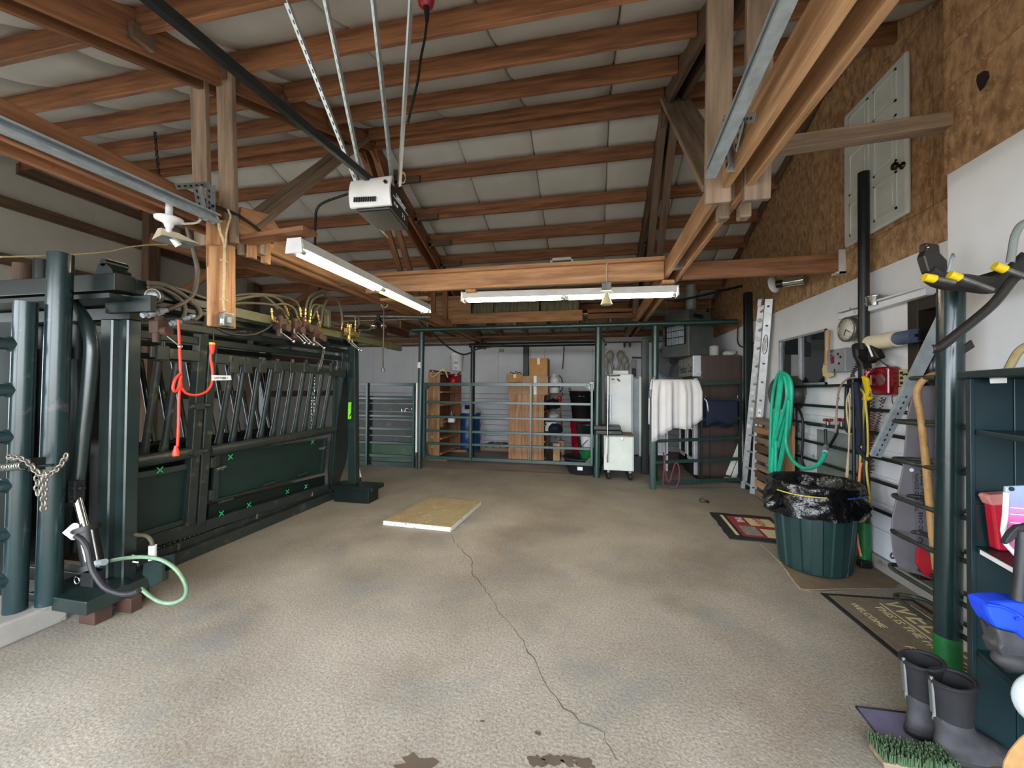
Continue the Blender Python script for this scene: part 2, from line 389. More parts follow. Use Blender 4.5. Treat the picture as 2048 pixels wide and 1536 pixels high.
# ---- low concrete curb on the left
obj('trim_1', MB().box((-4.9, -1.1, 0), (-3.3, 1.92, .135)), mat('curb_concrete', '#a7a49c', col2='#86807a', scale=5, rough=.85, contrast=.9, bump=.2, wear='#5d4a34', wear_amt=.58, wear_scale=5, wear_edge=.15), kind='structure', bevel=.012)

# ---- back wall
wb = empty('wall_back', (0, YB, 0), kind='structure')
obj('leak_backing', MB().box((XL - .1, YB + .051, 0), (XR + .2, YB + .08, 3.0)), W_BROWN, wb)  # backing sheet added to stop sky light leaking through the gaps
x = XL; k = 0
while x < XR:
    x2 = min(x + 1.215, XR); obj('wall_panel', MB().box((x, YB, 1.5), (x2 - .004, YB + .05, 3.0)), WHITE_WALL, wb); x = x2 + .001
for i in range(11):
    z = i * .137 + .004
    jx = [XL, -3.4 + .9 * math.sin(i * 2.1), .2 + .8 * math.sin(i * 1.3), XR]
    for a, b in zip(jx, jx[1:]):
        obj('siding_board', MB().box((a, YB - .018 - .003 * (i % 2), z), (b - .003, YB + .05, z + .127)), SHIPLAP, wb)
for px in (1052,):
    c = P(px, 720, Y=YB - .08); obj('wall_post', MB().box((c.x - .07, YB - .11, 0), (c.x + .07, YB - .019, 2.68)), GREEN_DARK, wb, bevel=.01)
obj('top_plate', MB().box((XL, YB - .02, 2.66), (XR, YB + .05, 2.72)), W_BROWN, wb)

# ---- left wall
wl = empty('wall_left', (XL, 4, 0), kind='structure')
def lp(y0, y1, z0, z1):
    zt0, zt1 = min(z1, roofz(y0, .25)), min(z1, roofz(y1, .25)); yy = [y0, y1]
    poly = [(XL, y0, z0), (XL, y1, z0), (XL, y1, zt1), (XL, y0, zt0)]
    obj('wall_panel', MB().prism(poly, (-.08, 0, 0)), VINYL, wl)
for a, b in ((-1.1, -.1), (2.9, YRG), (YRG, 6.3), (6.3, 8.2), (8.2, YB)): lp(a, b, 0, 9)
lp(-.1, 2.9, 2.25, 9)
for z in (1.35, 2.2, 3.1, 3.82, 4.3):
    ye = YRG + (ZRG - z) / SL; ys = YRG - (ZRG - z) / SL
    obj('girt', MB().box((XL, max(-1.1, ys), z - .07), (XL + .045, min(YB, ye), z + .07)) if z > 2 else MB().box((XL, 2.9, z - .07), (XL + .045, YB, z + .07)), W_BROWN, wl, bevel=.004)
for px in (302, 508):
    c = P(px, 520, X=XL + .12)
    obj('wall_post', MB().box((XL + .045, c.y - .09, 0), (XL + .2, c.y + .09, roofz(c.y, .1))), W_BROWN, wl, bevel=.006)
    a = V((XL + .12, c.y, 2.6)); beam('knee_brace', a, a + V((1.5, .1, 1.05)), .045, .14, W_RED, wl)
beam('tie_beam', P(300, 478, X=XL + .3), P(760, 595, X=-4.2), .045, .19, W_RED, wl)
obj('outlet_plate', MB().cbox(P(553, 575, X=XL + .05), (.02, .35, .3)), W_BROWN, wl)

# ---- right wall (far part) with window and doorway
wr = empty('wall_right', (XR, 6, 0), kind='structure')
obj('leak_backing', MB().box((XR + .16, YN - .3, 0), (XR + .2, YB + .1, 5.0)), W_BROWN, wr)  # added backing behind the right wall
obj('lower_lining', MB().box((XR + .04, 3.7, .0), (XR + .09, YB, 1.5)), SHIPLAP, wr)
ZB = 2.545
WY0, WY1, WZ0, WZ1 = P(1655, 700, X=XR).y, P(1560, 700, X=XR).y, P(1655, 769, X=XR).z, P(1655, 657, X=XR).z
DY1, DZ = P(1824, 700, X=XR).y, P(1835, 598, X=XR).z
for a, b, z0, z1 in ((DY1, WY0, .11, ZB), (WY0, WY1, .11, WZ0), (WY0, WY1, WZ1, ZB), (WY1, 7.0, .11, ZB), (7.0, YB, .11, ZB), (YN - .3, DY1, DZ, ZB)):
    obj('wall_panel', MB().box((XR, a, z0), (XR + .1, b, z1)), WHITE_WALL, wr)
for i in range(6):       # painted boards on the lower part of the wall
    z = .11 + i * .225
    obj('siding_board', MB().box((XR - .012, DY1 + .1, z), (XR, 7.4, z + .221)), SHIPLAP, wr, bevel=.003)
obj('curb', MB().box((XR - .05, YN - .3, 0), (XR + .1, YB, .11)), mat('curb_concrete', '#a7a49c'), wr, bevel=.01)
def osb(y0, y1, z0, z1, X, parent):
    ys = [y0] + ([YRG] if y0 < YRG < y1 else []) + [y1]
    poly = [(X, y, min(z1, roofz(y, .22))) for y in ys]
    if all(p[2] <= z0 + .02 for p in poly): return
    poly = [(X, y1, z0), (X, y0, z0)] + [(X, y, max(z0 + .01, min(z1, roofz(y, .22)))) for y in ys]
    obj('osb_panel', MB().prism(poly, (.06, 0, 0)), OSB, parent)
for a, b in ((YN - .3, 3.336), (3.336, 4.93), (4.93, 6.15), (6.15, 7.37), (7.37, 8.6), (8.6, YB)):
    for z0, z1 in ((ZB, 2.83), (2.834, 4.25), (4.254, 5.2)): osb(a + .004, b, z0, z1, XR - .014, wr)
beam('roof_edge_trim', (XR - .05, YRG, roofz(YRG, .12)), (XR - .05, YB, roofz(YB, .12)), .03, .14, W_BROWN, wr)
# attic door
ad = empty('door_1', (XR - .02, 3.9, 2.86), kind='structure')
ay0, ay1, az0, az1 = 3.523, 4.29, 2.862, 4.12
obj('door_slab', MB().box((XR - .055, ay0, az0), (XR - .016, ay1, az1)), WHITE_EN, ad, bevel=.03)
for (u0, u1, v0, v1) in ((.12, .46, .06, .30), (.54, .88, .06, .30), (.12, .46, .36, .66), (.54, .88, .36, .66), (.12, .46, .74, .95), (.54, .88, .74, .95)):
    mb = MB(); ya, yb = ay0 + u0 * (ay1 - ay0), ay0 + u1 * (ay1 - ay0); za, zb = az0 + v0 * (az1 - az0), az0 + v1 * (az1 - az0); q = .018; X0 = XR - .062
    for A, B in (((ya, za), (yb, za + q)), ((ya, zb - q), (yb, zb)), ((ya, za), (ya + q, zb)), ((yb - q, za), (yb, zb))): mb.box((X0, A[0], A[1]), (XR - .05, B[0], B[1]))
    mb.box((X0 + .003, ya + .05, za + .05), (XR - .05, yb - .05, zb - .05)); obj('door_moulding', mb, WHITE_EN, ad)
kp = P(1795, 332, X=XR - .09); obj('knob', MB().lathe((XR - .055, kp.y, kp.z), [(.028, 0), (.028, .006), (.01, .012), (.012, .03), (.03, .045), (.028, .065), (.01, .075)], 14, (-1, 0, 0)), mat('bronze', '#4a3626', rough=.3, metal=.8), ad)
# window
wn = empty('window_1', (XR, (WY0 + WY1) / 2, WZ0), kind='structure')
mb = MB(); q = .024
for A, B in (((WY0, WZ0), (WY1, WZ0 + q)), ((WY0, WZ1 - q), (WY1, WZ1)), ((WY0, WZ0), (WY0 + q, WZ1)), ((WY1 - q, WZ0), (WY1, WZ1))): mb.box((XR - .015, A[0], A[1]), (XR + .03, B[0], B[1]))
obj('window_frame', mb, ALU, wn)
my = P(1600, 720, X=XR).y
obj('sash_rail', MB().box((XR - .012, my - .018, WZ0), (XR + .02, my + .018, WZ1)), ALU, wn)
obj('pane', MB().box((XR + .012, WY0, WZ0), (XR + .016, my, WZ1)), GLASS, wn); obj('pane', MB().box((XR + .004, my, WZ0), (XR + .008, WY1, WZ1)), GLASS, wn)
obj('window_sill', MB().box((XR - .06, WY0 - .1, WZ0 - .03), (XR, WY1 + .05, WZ0)), BLACK_PIPE, wn)
# doorway
dn = empty('door_2', (XR, 3.1, 0), kind='structure')
FRM = mat('dark_brown_paint', '#2f2620', col2='#221b16', rough=.55, scale=8)
obj('door_jamb', MB().box((XR - .03, DY1 - .1, 0), (XR + .12, DY1, DZ)), FRM, dn, bevel=.005)
obj('door_head', MB().box((XR - .03, YN - .3, DZ - .1), (XR + .12, DY1 - .1, DZ)), FRM, dn, bevel=.005)
obj('dark_opening', MB().box((XR + .08, YN - .3, 0), (XR + .14, DY1 - .1, DZ - .1)), DARK, dn)  # near-black sheet, the dark of the open doorway painted in
# narrow board above the doorway used as ledge
lg = empty('wall_ledge', P(1760, 630, X=XR - .03), 'long white painted ledge board high on the wall above the doorway', 'shelf')
p0, p1 = P(1684, 641, X=XR - .05), P(1862, 573, X=XR - .05)
beam('ledge_board', (XR - .05, p0.y, (p0.z + p1.z) / 2), (XR - .05, p1.y, (p0.z + p1.z) / 2), .07, .05, SHIPLAP, lg)
beam('ledge_top', (XR - .06, p0.y, (p0.z + p1.z) / 2 + .045), (XR - .06, p1.y, (p0.z + p1.z) / 2 + .032), .10, .014, SHIPLAP, lg)

# ---- right wall, near part that stands forward
ws = empty('wall_side', (XN, 1, 0), kind='structure')
obj('wall_panel', MB().box((XN, .9, 0), (XN + .4, YN, 2.81)), WHITE_WALL, ws)
obj('wall_panel', MB().box((XN, YF, 0), (XN + .4, .897, 2.81)), WHITE_WALL, ws)
for z0, z1 in ((2.812, 3.322), (3.325, 3.57), (3.573, 4.6)):
    for a, b in ((YF, .9), (.903, YN)):
        poly = [(XN - .014, b, z0), (XN - .014, a, z0)] + [(XN - .014, y, max(z0 + .01, min(z1, roofz(y, .22)))) for y in (a, b)]
        if roofz(b, .22) > z0: obj('osb_panel', MB().prism(poly, (.4, 0, 0)), OSB, ws)
c = P(1965, 155, X=XN - .016)
scar = [c + V((0, .05 * math.sin(k * .7) * random.uniform(.4, 1.1), .06 * math.cos(k * .7) * random.uniform(.5, 1.2))) for k in range(9)]
obj('scorch_mark', MB().add(scar, [tuple(range(9))]), mat('scorched_wood', '#2a1f18', rough=.9), ws)

# ---- unseen front wall behind the camera, opened full width for deeper light
wf = empty('wall_front', (-2, YF, 0), kind='structure')
obj('wall_post', MB().box((-3.35, YF - .1, 0), (-3.1, YF, 2.6)), WHITE_WALL, wf)
obj('wall_panel', MB().box((XL, YF - .1, 2.6), (XN, YF, 2.9)), WHITE_WALL, wf)

# ---- roof: insulation blankets, purlins, ridge
ce = empty('ceiling', (-2.4, YRG, 4.6), kind='structure')
FRONT = [3.68, 3.03, 2.47, 1.87, 1.27, .67, .07, -.53, -1.12]; BACK = [5.07, 5.73, 6.28, 6.80, 7.35, 7.9, 8.5, 9.1, 9.7, 10.15]
def blanket(ya, yb, xa, xb, sag, ph):
    g = []
    for i in range(7):
        t = i / 6; y = ya + (yb - ya) * t; r = []
        for j in range(7):
            s = j / 6; e = min(1, min(s, 1 - s) / .05 * .5 + .0) if 0 < s < 1 else 0
            b = math.sin(math.pi * t) * (sag + .012 * math.sin(ph + 6 * s)) * (.55 + .45 * math.sin(math.pi * s)) + (-.02 if j in (0, 6) else 0)
            ss = [0, .015, .2, .5, .8, .985, 1][j]
            r.append((xa + (xb - xa) * ss, y, roofz(y, .165) - b))
        g.append(r)
    n = (0, -.34, -.94) if ya < YRG else (0, .34, -.94)
    obj('insulation_blanket', MB().grid(g, .02, True, (0, 0, 1)), VINYL, ce)
for seq, sag in ((([YRG - .06] + FRONT), .075), (([YRG + .06] + BACK), .022)):
    for a, b in zip(seq, seq[1:]):
        x = XL; 
        while x < XR - .05:
            x2 = min(x + .935, XR); off = .0
            blanket(a, b, x, x2 - .004, sag * (abs(b - a) / .6), random.random() * 6); x = x2
PX = [(XL, -2.99), (-2.73, .735), (.925, XR - .02)]
for y in FRONT[:-1] + BACK[:-1]:
    for i, (a, b) in enumerate(PX):
        z = roofz(y)
        dz = random.uniform(-.008, .008)
        obj('purlin', MB().box((a, y - .019, z + dz), (b, y + .019, z + .18)), W_RED, ce, bevel=.004)
        if y > YRG and i == 1 and y < 8: obj('purlin_cleat', MB().box((a, y - .06, z - .03), (a + .38, y - .02, z + .06)), W_BROWN, ce)
        if i == 1: obj('hanger_block', MB().box((a, y - .06, z - .07), (a + .04, y + .06, z + .02)), W_BROWN, ce)
for i, (a, b) in enumerate(PX):
    obj('ridge_board', MB().box((a, YRG - .11, ZRG - .02), (b, YRG - .07, ZRG + .21)), W_RED, ce, bevel=.004)
    obj('ridge_board', MB().box((a, YRG + .06, ZRG - .035), (b, YRG + .10, ZRG + .2)), W_RED, ce, bevel=.004)

# ---- trusses
def truss(xs, label, wd, wp):
    t = empty('roof_truss', (xs[0], YRG, 2.68), label, 'truss')
    for i, X in enumerate(xs):
        beam('bottom_chord', (X, YF + .05, 2.772), (X, 2.52, 2.772), .04, .19, wp[0], t)
        beam('bottom_chord', (X, 2.54, 2.765), (X, YB - .1, 2.765), .04, .17, wp[1], t)
        for sgn, ye in ((-1, YF + .02), (1, YB - .1)):
            y0 = YRG + sgn * .02
            beam('top_chord', (X, y0, roofz(y0, .03)), (X, ye, roofz(ye, .03)), .04, .235, wd, t)
        s = 1 if i == 0 else -1; o = .042 * (1 if xs[0] < 0 else -1) * s
        beam('web', (X + o, 2.50, 2.60), (X + o, 2.44, roofz(2.44, .06)), .04, .14, wp[2], t, up=(1, 0, 0))
        beam('web', (X - o * .0, 2.72, 2.80), (X, YRG - .12, roofz(YRG, -.02)), .04, .14, wp[2], t, up=(1, 0, 0))
        beam('web', (X, YRG + .08, ZRG - .02), (X, 6.0, 2.84), .04, .09, wd, t, up=(1, 0, 0))
        beam('web', (X + o, 7.0, 2.80), (X + o, 6.95, roofz(6.95, 0)), .04, .10, wd, t, up=(1, 0, 0))
        obj('splice_block', MB().box((X + .03, 2.72, 2.60), (X + .1, 2.80, 2.76)), wp[2], t, bevel=.012)
    for y in (2.66, 4.05):
        obj('spacer', MB().box((xs[0] + .02, y, 2.69), (xs[1] - .02, y + .09, 2.85)) if xs[1] > xs[0] else MB().box((xs[1] + .02, y, 2.69), (xs[0] - .02, y + .09, 2.85)), wp[2], t)
    return t
tl = truss((-2.77, -2.93), 'double plank roof truss on the left carrying the long steel door track', W_RED, (W_RED, W_ORANGE, W_GREY))
tr = truss((.76, .885), 'double plank roof truss on the right beside the osb gable wall', W_BROWN, (W_PALE, W_ORANGE, W_GREY))
obj('gusset', MB().prism([(-2.735, y, z) for y, z in ((2.55, 2.70), (2.86, 2.66), (3.02, 2.86), (2.86, 2.98), (2.58, 2.92))], (.022, 0, 0)), W_ORANGE, tl)
for y in (2.66, 2.80): obj('gusset_cleat', MB().box((-2.74, y, 2.55), (-2.70, y + .06, 2.72)), W_ORANGE, tl)

# ---- cross beam hung between the trusses
cb = empty('cross_beam', (-1, 4.37, 2.66), 'long horizontal plank beam above the crosswise fluorescent light', 'beam')
zb = 2.665
beam('beam_plank', (-2.74, 4.37, zb + .095), (.735, 4.37, zb + .095), .045, .19, W_ORANGE, cb)
beam('beam_plank', (.915, 4.37, zb + .075), (XR - .03, 4.37, zb + .075), .045, .18, W_RED, cb)
beam('top_plate', (-2.74, 4.37, zb + .21), (.735, 4.37, zb + .21), .14, .04, W_ORANGE, cb)
obj('joist_hanger', MB().box((XR - .07, 4.33, zb - .03), (XR - .016, 4.345, zb + .2)).box((XR - .09, 4.33, zb - .03), (XR - .016, 4.42, zb - .012)), mat('white_bracket', '#d9d7d2'), cb)
tb = beam('tie_brace', P(1500, 302, X=.95), P(1905, 243, X=XN + .02), .09, .085, W_GREY, None, 'rough grey timber brace from the right truss to the wall corner', 'beam')

# ---- mezzanine over the back store
mz = empty('mezzanine', (-1.3, 8.6, 2.74), 'storage loft with plywood deck on joists over the back area', 'loft')
xa, xb = P(862, 640, Y=7.4).x, P(1165, 640, Y=7.4).x
beam('fascia_board', (xa, 7.4, 2.88), (xb, 7.4, 2.88), .04, .20, W_ORANGE, mz)
beam('fascia_board', (xb + .09, 7.42, 2.90), (P(1297, 630, Y=7.4).x, 7.42, 2.90), .04, .18, W_RED, mz)
DECK = wood('plywood_deck', '#c9ab82', '#a58763')
for i in range(5):
    x0 = -5.2 + i * 1.26; obj('deck_sheet', MB().box((x0, 7.4, 2.90), (x0 + 1.25, 9.0, 2.92)), DECK, mz)
for i in range(11):
    x0 = -5.1 + i * .6; obj('joist', MB().box((x0, 7.44, 2.74), (x0 + .04, 9.0, 2.898)), W_RED if i % 3 else W_GREY, mz, bevel=.003)
obj('ledger', MB().box((-5.2, 8.96, 2.715), (1.1, 9.02, 2.739)), W_GREY, mz)
CORR = mat('loft_sheet_plastic', '#93937c', col2='#75765f', rough=.5, scale=10, stretch=(6, .3, .3))
for i, (px0, px1) in enumerate(((942, 985), (985, 1032), (1032, 1078), (1080, 1158))):
    a, b = P(px0, 600, Y=7.7).x, P(px1, 600, Y=7.7).x
    g = [[(a + (b - a) * j / 24, 7.7 + .02 * math.sin(j * 1.57) + .1 * r + .05 * (i % 2), 2.93 + .40 * r) for j in range(25)] for r in (0, 1)]
    tag(obj('corrugated_sheet', MB().grid(g, .006, True, (0, 1, 0)), CORR), ['leftmost greenish corrugated sheet leaning on the loft', 'second greenish corrugated sheet leaning on the loft from the left', 'third greenish corrugated sheet leaning on the loft from the left', 'widest greenish corrugated sheet leaning on the loft, rightmost'][i], 'sheet', 'corrugated sheets on the loft')
a, b = P(868, 600, Y=7.5), P(941, 600, Y=7.5)
tag(obj('plywood_offcut', MB().hexa([V((a.x, 7.5, 2.925)), V((b.x, 7.5, 2.925)), V((b.x, 7.52, 2.925)), V((a.x, 7.52, 2.925)), V((a.x, 7.55, 3.38)), V((b.x, 7.55, 3.38)), V((b.x, 7.57, 3.38)), V((a.x, 7.57, 3.38))]), W_PALE), 'knotted plywood offcut standing on the loft edge left of the light', 'board')
sh_ = beam('storage_plank', (-2.75, 5.05, 2.885), (.9, 5.05, 2.885), .32, .03, W_GREY, None, 'grey plank laid across the truss chords behind the cross beam', 'plank')
c = P(1124, 532, Y=5.05); ft = P(1124, 517, Y=5.05).z
fan = empty('box_fan', (c.x, 5.05, 2.905), 'small pale box fan standing on the plank behind the cross beam', 'fan')
hh = (ft - 2.905) / 2; zc = 2.905 + hh; mb = MB()
for A, B in (((-.15, -hh), (.15, -hh + .035)), ((-.15, hh - .035), (.15, hh)), ((-.15, -hh), (-.115, hh)), ((.115, -hh), (.15, hh))): mb.box((c.x + A[0], 5.0, zc + A[1]), (c.x + B[0], 5.1, zc + B[1]))
obj('fan_case', mb, WHITE_PL, fan, bevel=.006); obj('fan_grille', MB().box((c.x - .115, 5.02, zc - hh + .03), (c.x + .115, 5.08, zc + hh - .03)), GREY_PAINT, fan)
c = P(1062, 533, Y=5.05); tag(obj('dark_case', MB().box((c.x - .16, 4.98, 2.905), (c.x + .16, 5.16, c.z + .01)), BLACK, bevel=.006), 'flat black case lying on the plank beside the box fan', 'case')
c = P(982, 538, Y=5.05); tag(obj('small_motor', MB().cyl((c.x - .06, 5.05, 2.945), (c.x + .06, 5.05, 2.945), .04, n=12).box((c.x - .03, 5.02, 2.905), (c.x + .03, 5.08, 2.93)), STEEL), 'small grey motor on the plank at the left of the black case', 'motor')
# unseen roof slab added above the blankets, stops sky light leaking in
for y0, y1 in ((YF - .2, YRG), (YRG, YB + .2)):
    obj('roof_leak_cover', MB().prism([(XL - .1, y0, roofz(y0, .24)), (XR + .5, y0, roofz(y0, .24)), (XR + .5, y1, roofz(y1, .24)), (XL - .1, y1, roofz(y1, .24))], (0, 0, .05)), W_BROWN['x'], ce)

# ================================================================ CATTLE CHUTE (left)
def S(x, y, off=0.0): return pl(x, y, (1, 0, -.13), -3.506 + off)
def XS(z, off=0.0): return -3.506 + .13 * z + off
ch = empty('squeeze_chute', (-3.9, 3.5, 0), 'large dark green steel livestock squeeze chute with slanted bars along the left side', 'cattle chute')
obj('base_skid', MB().box((-4.55, 2.25, 0), (-3.41, 4.78, .10)).box((-4.5, 2.25, .10), (-3.47, 4.78, .165)), GREEN_DIRTY, ch, bevel=.008)
obj('deck_plate', MB().box((-4.5, 2.25, .165), (-3.50, 4.75, .185)), MUD, ch)
teeth = MB()
for i in range(58):
    y = 2.3 + i * .042; teeth.lathe((-3.485, y, .172), [(.015, 0), (.013, .02), (.004, .027)], 6)
obj('serrated_strip', teeth, GREEN_DARK, ch, kind='stuff')
for px in ((513, 1037), (624, 992), (356, 1099)):
    c = P(*px, X=-3.40); obj('pin', MB().cyl(c, c + V((.01, 0, .05)), .012, n=8), STEEL, ch)
def sprism(pxs, off, th, m, name='panel', bevel=.004, parent=None, **k):
    return obj(name, MB().prism([S(x, y, off) for x, y in pxs], (th, 0, 0)), m, parent or ch, bevel=bevel, **k)
def frame(pxs, wpx, off, th, m, name):
    """picture-frame of flat bar around a four-cornered panel"""
    c = [S(x, y, off) for x, y in pxs]; mid = sum(c, V((0, 0, 0))) / 4; mb = MB()
    inn = [p + (mid - p).normalized() * wpx * 1.3 for p in c]
    for i in range(4):
        j = (i + 1) % 4; mb.prism([c[i], c[j], inn[j], inn[i]], (th, 0, 0))
    return mb
# lower side panels (the side doors) with their frames, hinges and latches
door_px = {'front': [(258, 948), (381, 926), (368, 1046), (258, 1082)], 'rear': [(425, 907), (652, 876), (645, 945), (419, 1004)]}
for k, px in door_px.items():
    d = sprism(px, -.02, .02, GREEN_PANEL, 'side_door')
    obj('door_frame', frame(px, .045, 0, .03, GREEN, 'f'), GREEN, d, bevel=.003)
    if k == 'rear':
        for q in ((440, 938), (645, 897)):
            c = S(*q, .05); obj('latch_bolt', MB().cyl(c - V((0, .04, .0)), c + V((0, .05, .01)), .016, n=8).cyl(c + V((-.05, 0, 0)), c + V((.03, 0, 0)), .012, n=8), STEEL, d)
        for q in ((424, 925), (421, 990)):
            c = S(*q, .04); obj('hinge', MB().cbox(c, (.05, .05, .09)), GREEN_DIRTY, d, bevel=.006)
        for q in ((452, 1001), (540, 967), (606, 948)):
            c = S(*q, .03); obj('hinge_barrel', MB().cyl(c - V((0, .07, 0)), c + V((0, .07, 0)), .016, n=10), GREEN_DIRTY, d)
sprism([(413, 1009), (646, 951), (646, 972), (411, 1041)], -.03, .03, GREEN_DARK, 'kick_panel')
sprism([(405, 1040), (652, 968), (652, 982), (403, 1062)], 0, .045, GREEN_DIRTY, 'bottom_rail')
sprism([(258, 1082), (372, 1046), (404, 1040), (404, 1062), (258, 1106)], 0, .04, GREEN_DIRTY, 'bottom_rail')
for (x, y) in ((320, 940), (461, 914), (625, 884), (443, 1027), (498, 1010), (575, 983), (612, 973)):
    c = S(x, y, .055); s = .022
    obj('chalk_mark', MB().bar(c + V((0, -s, -s)), c + V((0, s, s)), .004, .006).bar(c + V((0, -s, s)), c + V((0, s, -s)), .004, .006), MINT, ch)
# pipe rails
for a, b in (((262, 926), (386, 905)), ((418, 903), (668, 859))):
    obj('pipe_rail', MB().tube([S(*a, .03), S(*b, .03)], .048, 14), GREEN_DIRTY, ch)
# door posts in the middle
for a, b in (((402, 668), (376, 1048)), ((421, 690), (397, 1046))):
    beam('door_post', S(*a, .02), S(*b, .02), .075, .075, GREEN_DIRTY, ch, up=(1, 0, 0))
for z, y in ((812, 397), (905, 392)):
    c = S(y, z, .07); obj('hinge', MB().cyl(c - V((0, .07, 0)), c + V((0, .09, 0)), .018, n=10).cbox(c, (.05, .07, .05)), GREEN_DIRTY, ch)
# slanted drop bars on the near side
tops = [317, 354, 464, 488, 518, 544, 566, 587, 608, 626, 645, 663]; bots = [288, 327, 437, 464, 496, 520, 545, 566, 588, 608, 627, 644]
for i, (a, b) in enumerate(zip(tops, bots)):
    yt = 722 + (a - 317) * .068; yb = 908 - (b - 288) * .145
    p, q = P(a, yt, X=-3.27), P(b, yb, X=-3.44)
    obj('drop_bar', MB().tube([p, p + (q - p) * .85, q], [.026, .026, .034], 10), GREEN_DIRTY if i < 3 else GREEN, ch)
# far side bars mirror them
for i in range(15):
    y = 2.4 + i * .165
    obj('drop_bar', MB().tube([(-4.62, y, 1.78), (-4.42, y, .93)], .026, 8), GREEN, ch)
obj('pipe_rail', MB().tube([(-4.45, 2.3, .9), (-4.45, 4.75, .9)], .045, 10), GREEN_DARK, ch)
obj('side_sheet', MB().prism([(-4.45, 2.3, .18), (-4.45, 4.75, .18), (-4.45, 4.75, .86), (-4.45, 2.3, .86)], (-.02, 0, 0)), GREEN_DARK, ch)
# hook band that carries the bars, upper rails
for a, b in (((300, 703), (398, 713)), ((430, 716), (690, 748))):
    p, q = P(*a, X=-3.22), P(*b, X=-3.22); beam('hook_band', p, q, .02, .085, GREEN_DIRTY, ch)
for i, px in enumerate((325, 468, 495, 525, 555, 585, 612, 640, 665)):
    c = P(px, 735 if px > 400 else 706, X=-3.21)
    obj('bar_hook', MB().cbox(c, (.03, .09, .11)).cyl(c + V((0, 0, .05)), c + V((0, 0, .09)), .02, n=8), GREEN_DIRTY, ch, bevel=.012)
for X, zz in ((-3.24, (1.885, 1.985, 2.085)), (-4.55, (1.82, 1.95, 2.1))):
    for z in zz: beam('side_rail', (X, 2.2, z), (X, 4.85, z), .05, .06, GREEN_DARK, ch)
for y in (2.75, 3.2, 3.7, 4.2): obj('rail_stud', MB().cbox((-3.24, y, 1.93), (.03, .035, .14)), GREEN_DIRTY, ch)
for y in (2.3, 3.4, 4.6): beam('cross_rail', (-3.2, y, 2.13), (-4.6, y, 2.13), .06, .08, GREEN_DARK, ch)
# front posts, portal, head gate
for px, wd, y in ((217, .105, 2.13), (250, .085, 2.17)):
    a, b = P(px + 11, 640, Y=y), P(px, 1152, Y=y)
    beam('front_post', b, a, wd, .09, GREEN, ch, up=(0, 1, 0), bevel=.008)
c = P(222, 1150, Y=2.13)
e = P(244, 548, Y=2.02); e2 = P(296, 575, X=e.x + .02)
obj('portal_beam', MB().box((-5.6, 1.98, e.z - .115), (e.x, 2.10, e.z)), GREEN_DARK, ch, bevel=.006)
obj('portal_beam', MB().box((e.x - .10, 2.10, e.z - .115), (e.x, 2.62, e.z - .01)), GREEN_DARK, ch, bevel=.006)
obj('portal_plate', MB().box((-5.6, 1.94, e.z - .175), (e.x + .02, 2.6, e.z - .145)), GREEN_DARK, ch)
obj('portal_beam', MB().box((-5.6, 2.15, e.z - .27), (e.x - .12, 2.23, e.z - .19)), GREEN_DARK, ch)
a = P(242, 612, Y=2.12); obj('valve_bracket', MB().box((a.x - .05, 2.06, a.z - .06), (a.x + .34, 2.1, a.z + .05)), GREEN_DARK, ch, bevel=.004)
arc = PP([(132, 600), (156, 618), (174, 648), (183, 685), (182, 725), (176, 790), (168, 860), (160, 940), (152, 1010)], Y=1.98)
obj('catch_arm', MB().tube(spline(arc, 5), .045, 4), GREEN, ch)
arc = PP([(150, 720), (152, 800), (146, 880), (138, 960), (128, 1040), (120, 1110)], Y=2.12); obj('catch_arm', MB().tube(spline(arc, 4), .06, 8), GREEN_DARK, ch)
for px, r, y0, y1, yy in ((76, .10, 700, 1120, 2.25), (150, .07, 620, 1100, 2.3), (40, .06, 590, 1100, 2.45)):
    obj('catch_leaf', MB().tube([P(px + 6, y0, Y=yy), P(px, y1, Y=yy)], r, 14), GREEN_DARK, ch)
for px, t, m in ((45, 528, W_BROWN['z']), (86, 520, GREEN_DARK)):
    a, b = P(px, t, Y=2.35), P(px - 6, 900, Y=2.35); obj('rear_post', MB().tube([a, b], .055, 12), m, ch)
obj('catch_sheet', MB().box((-5.6, 2.5, .2), (-3.75, 2.53, 1.95)), GREEN_DARK, ch)
c = P(210, 532, Y=2.15); obj('cylinder_mount', MB().prism([c + V(q) for q in ((-.12, 0, -.1), (.1, 0, -.1), (.06, 0, -.02), (0, 0, .02), (-.06, 0, .02))], (0, .12, 0)).cyl(c + V((-.02, 0, .03)), c + V((-.02, .14, .03)), .03, n=10), GREEN_DARK, ch)
# rear end frame
ep = P(704, 690, Y=4.78); eb = P(706, 985, Y=4.78)
beam('end_post', (eb.x, 4.80, .2), (ep.x, 4.80, 2.1), .11, .10, GREEN, ch, up=(0, 1, 0))
beam('end_post', (-4.6, 4.80, .1), (-4.6, 4.80, 2.1), .11, .10, GREEN_DARK, ch, up=(0, 1, 0))
beam('end_beam', (-4.7, 4.80, 2.14), (ep.x + .05, 4.80, 2.14), .1, .12, GREEN_DARK, ch)
sprism([(666, 752), (689, 700), (696, 860), (690, 920), (676, 962), (656, 992), (655, 940), (664, 850)], -.01, .03, GREEN, 'end_sheet')
beam('end_post', S(684, 705, .02), S(660, 985, .02), .06, .06, GREEN, ch, up=(1, 0, 0))
fa = P(672, 1001, Z=0); fb = P(742, 1004, Z=0)
obj('end_foot', MB().box((fa.x, 4.62, 0), (fb.x + .02, 4.86, .16)).box((fa.x - .05, 4.60, .16), (fb.x + .08, 4.9, .215)), GREEN_DARK, ch, bevel=.008)
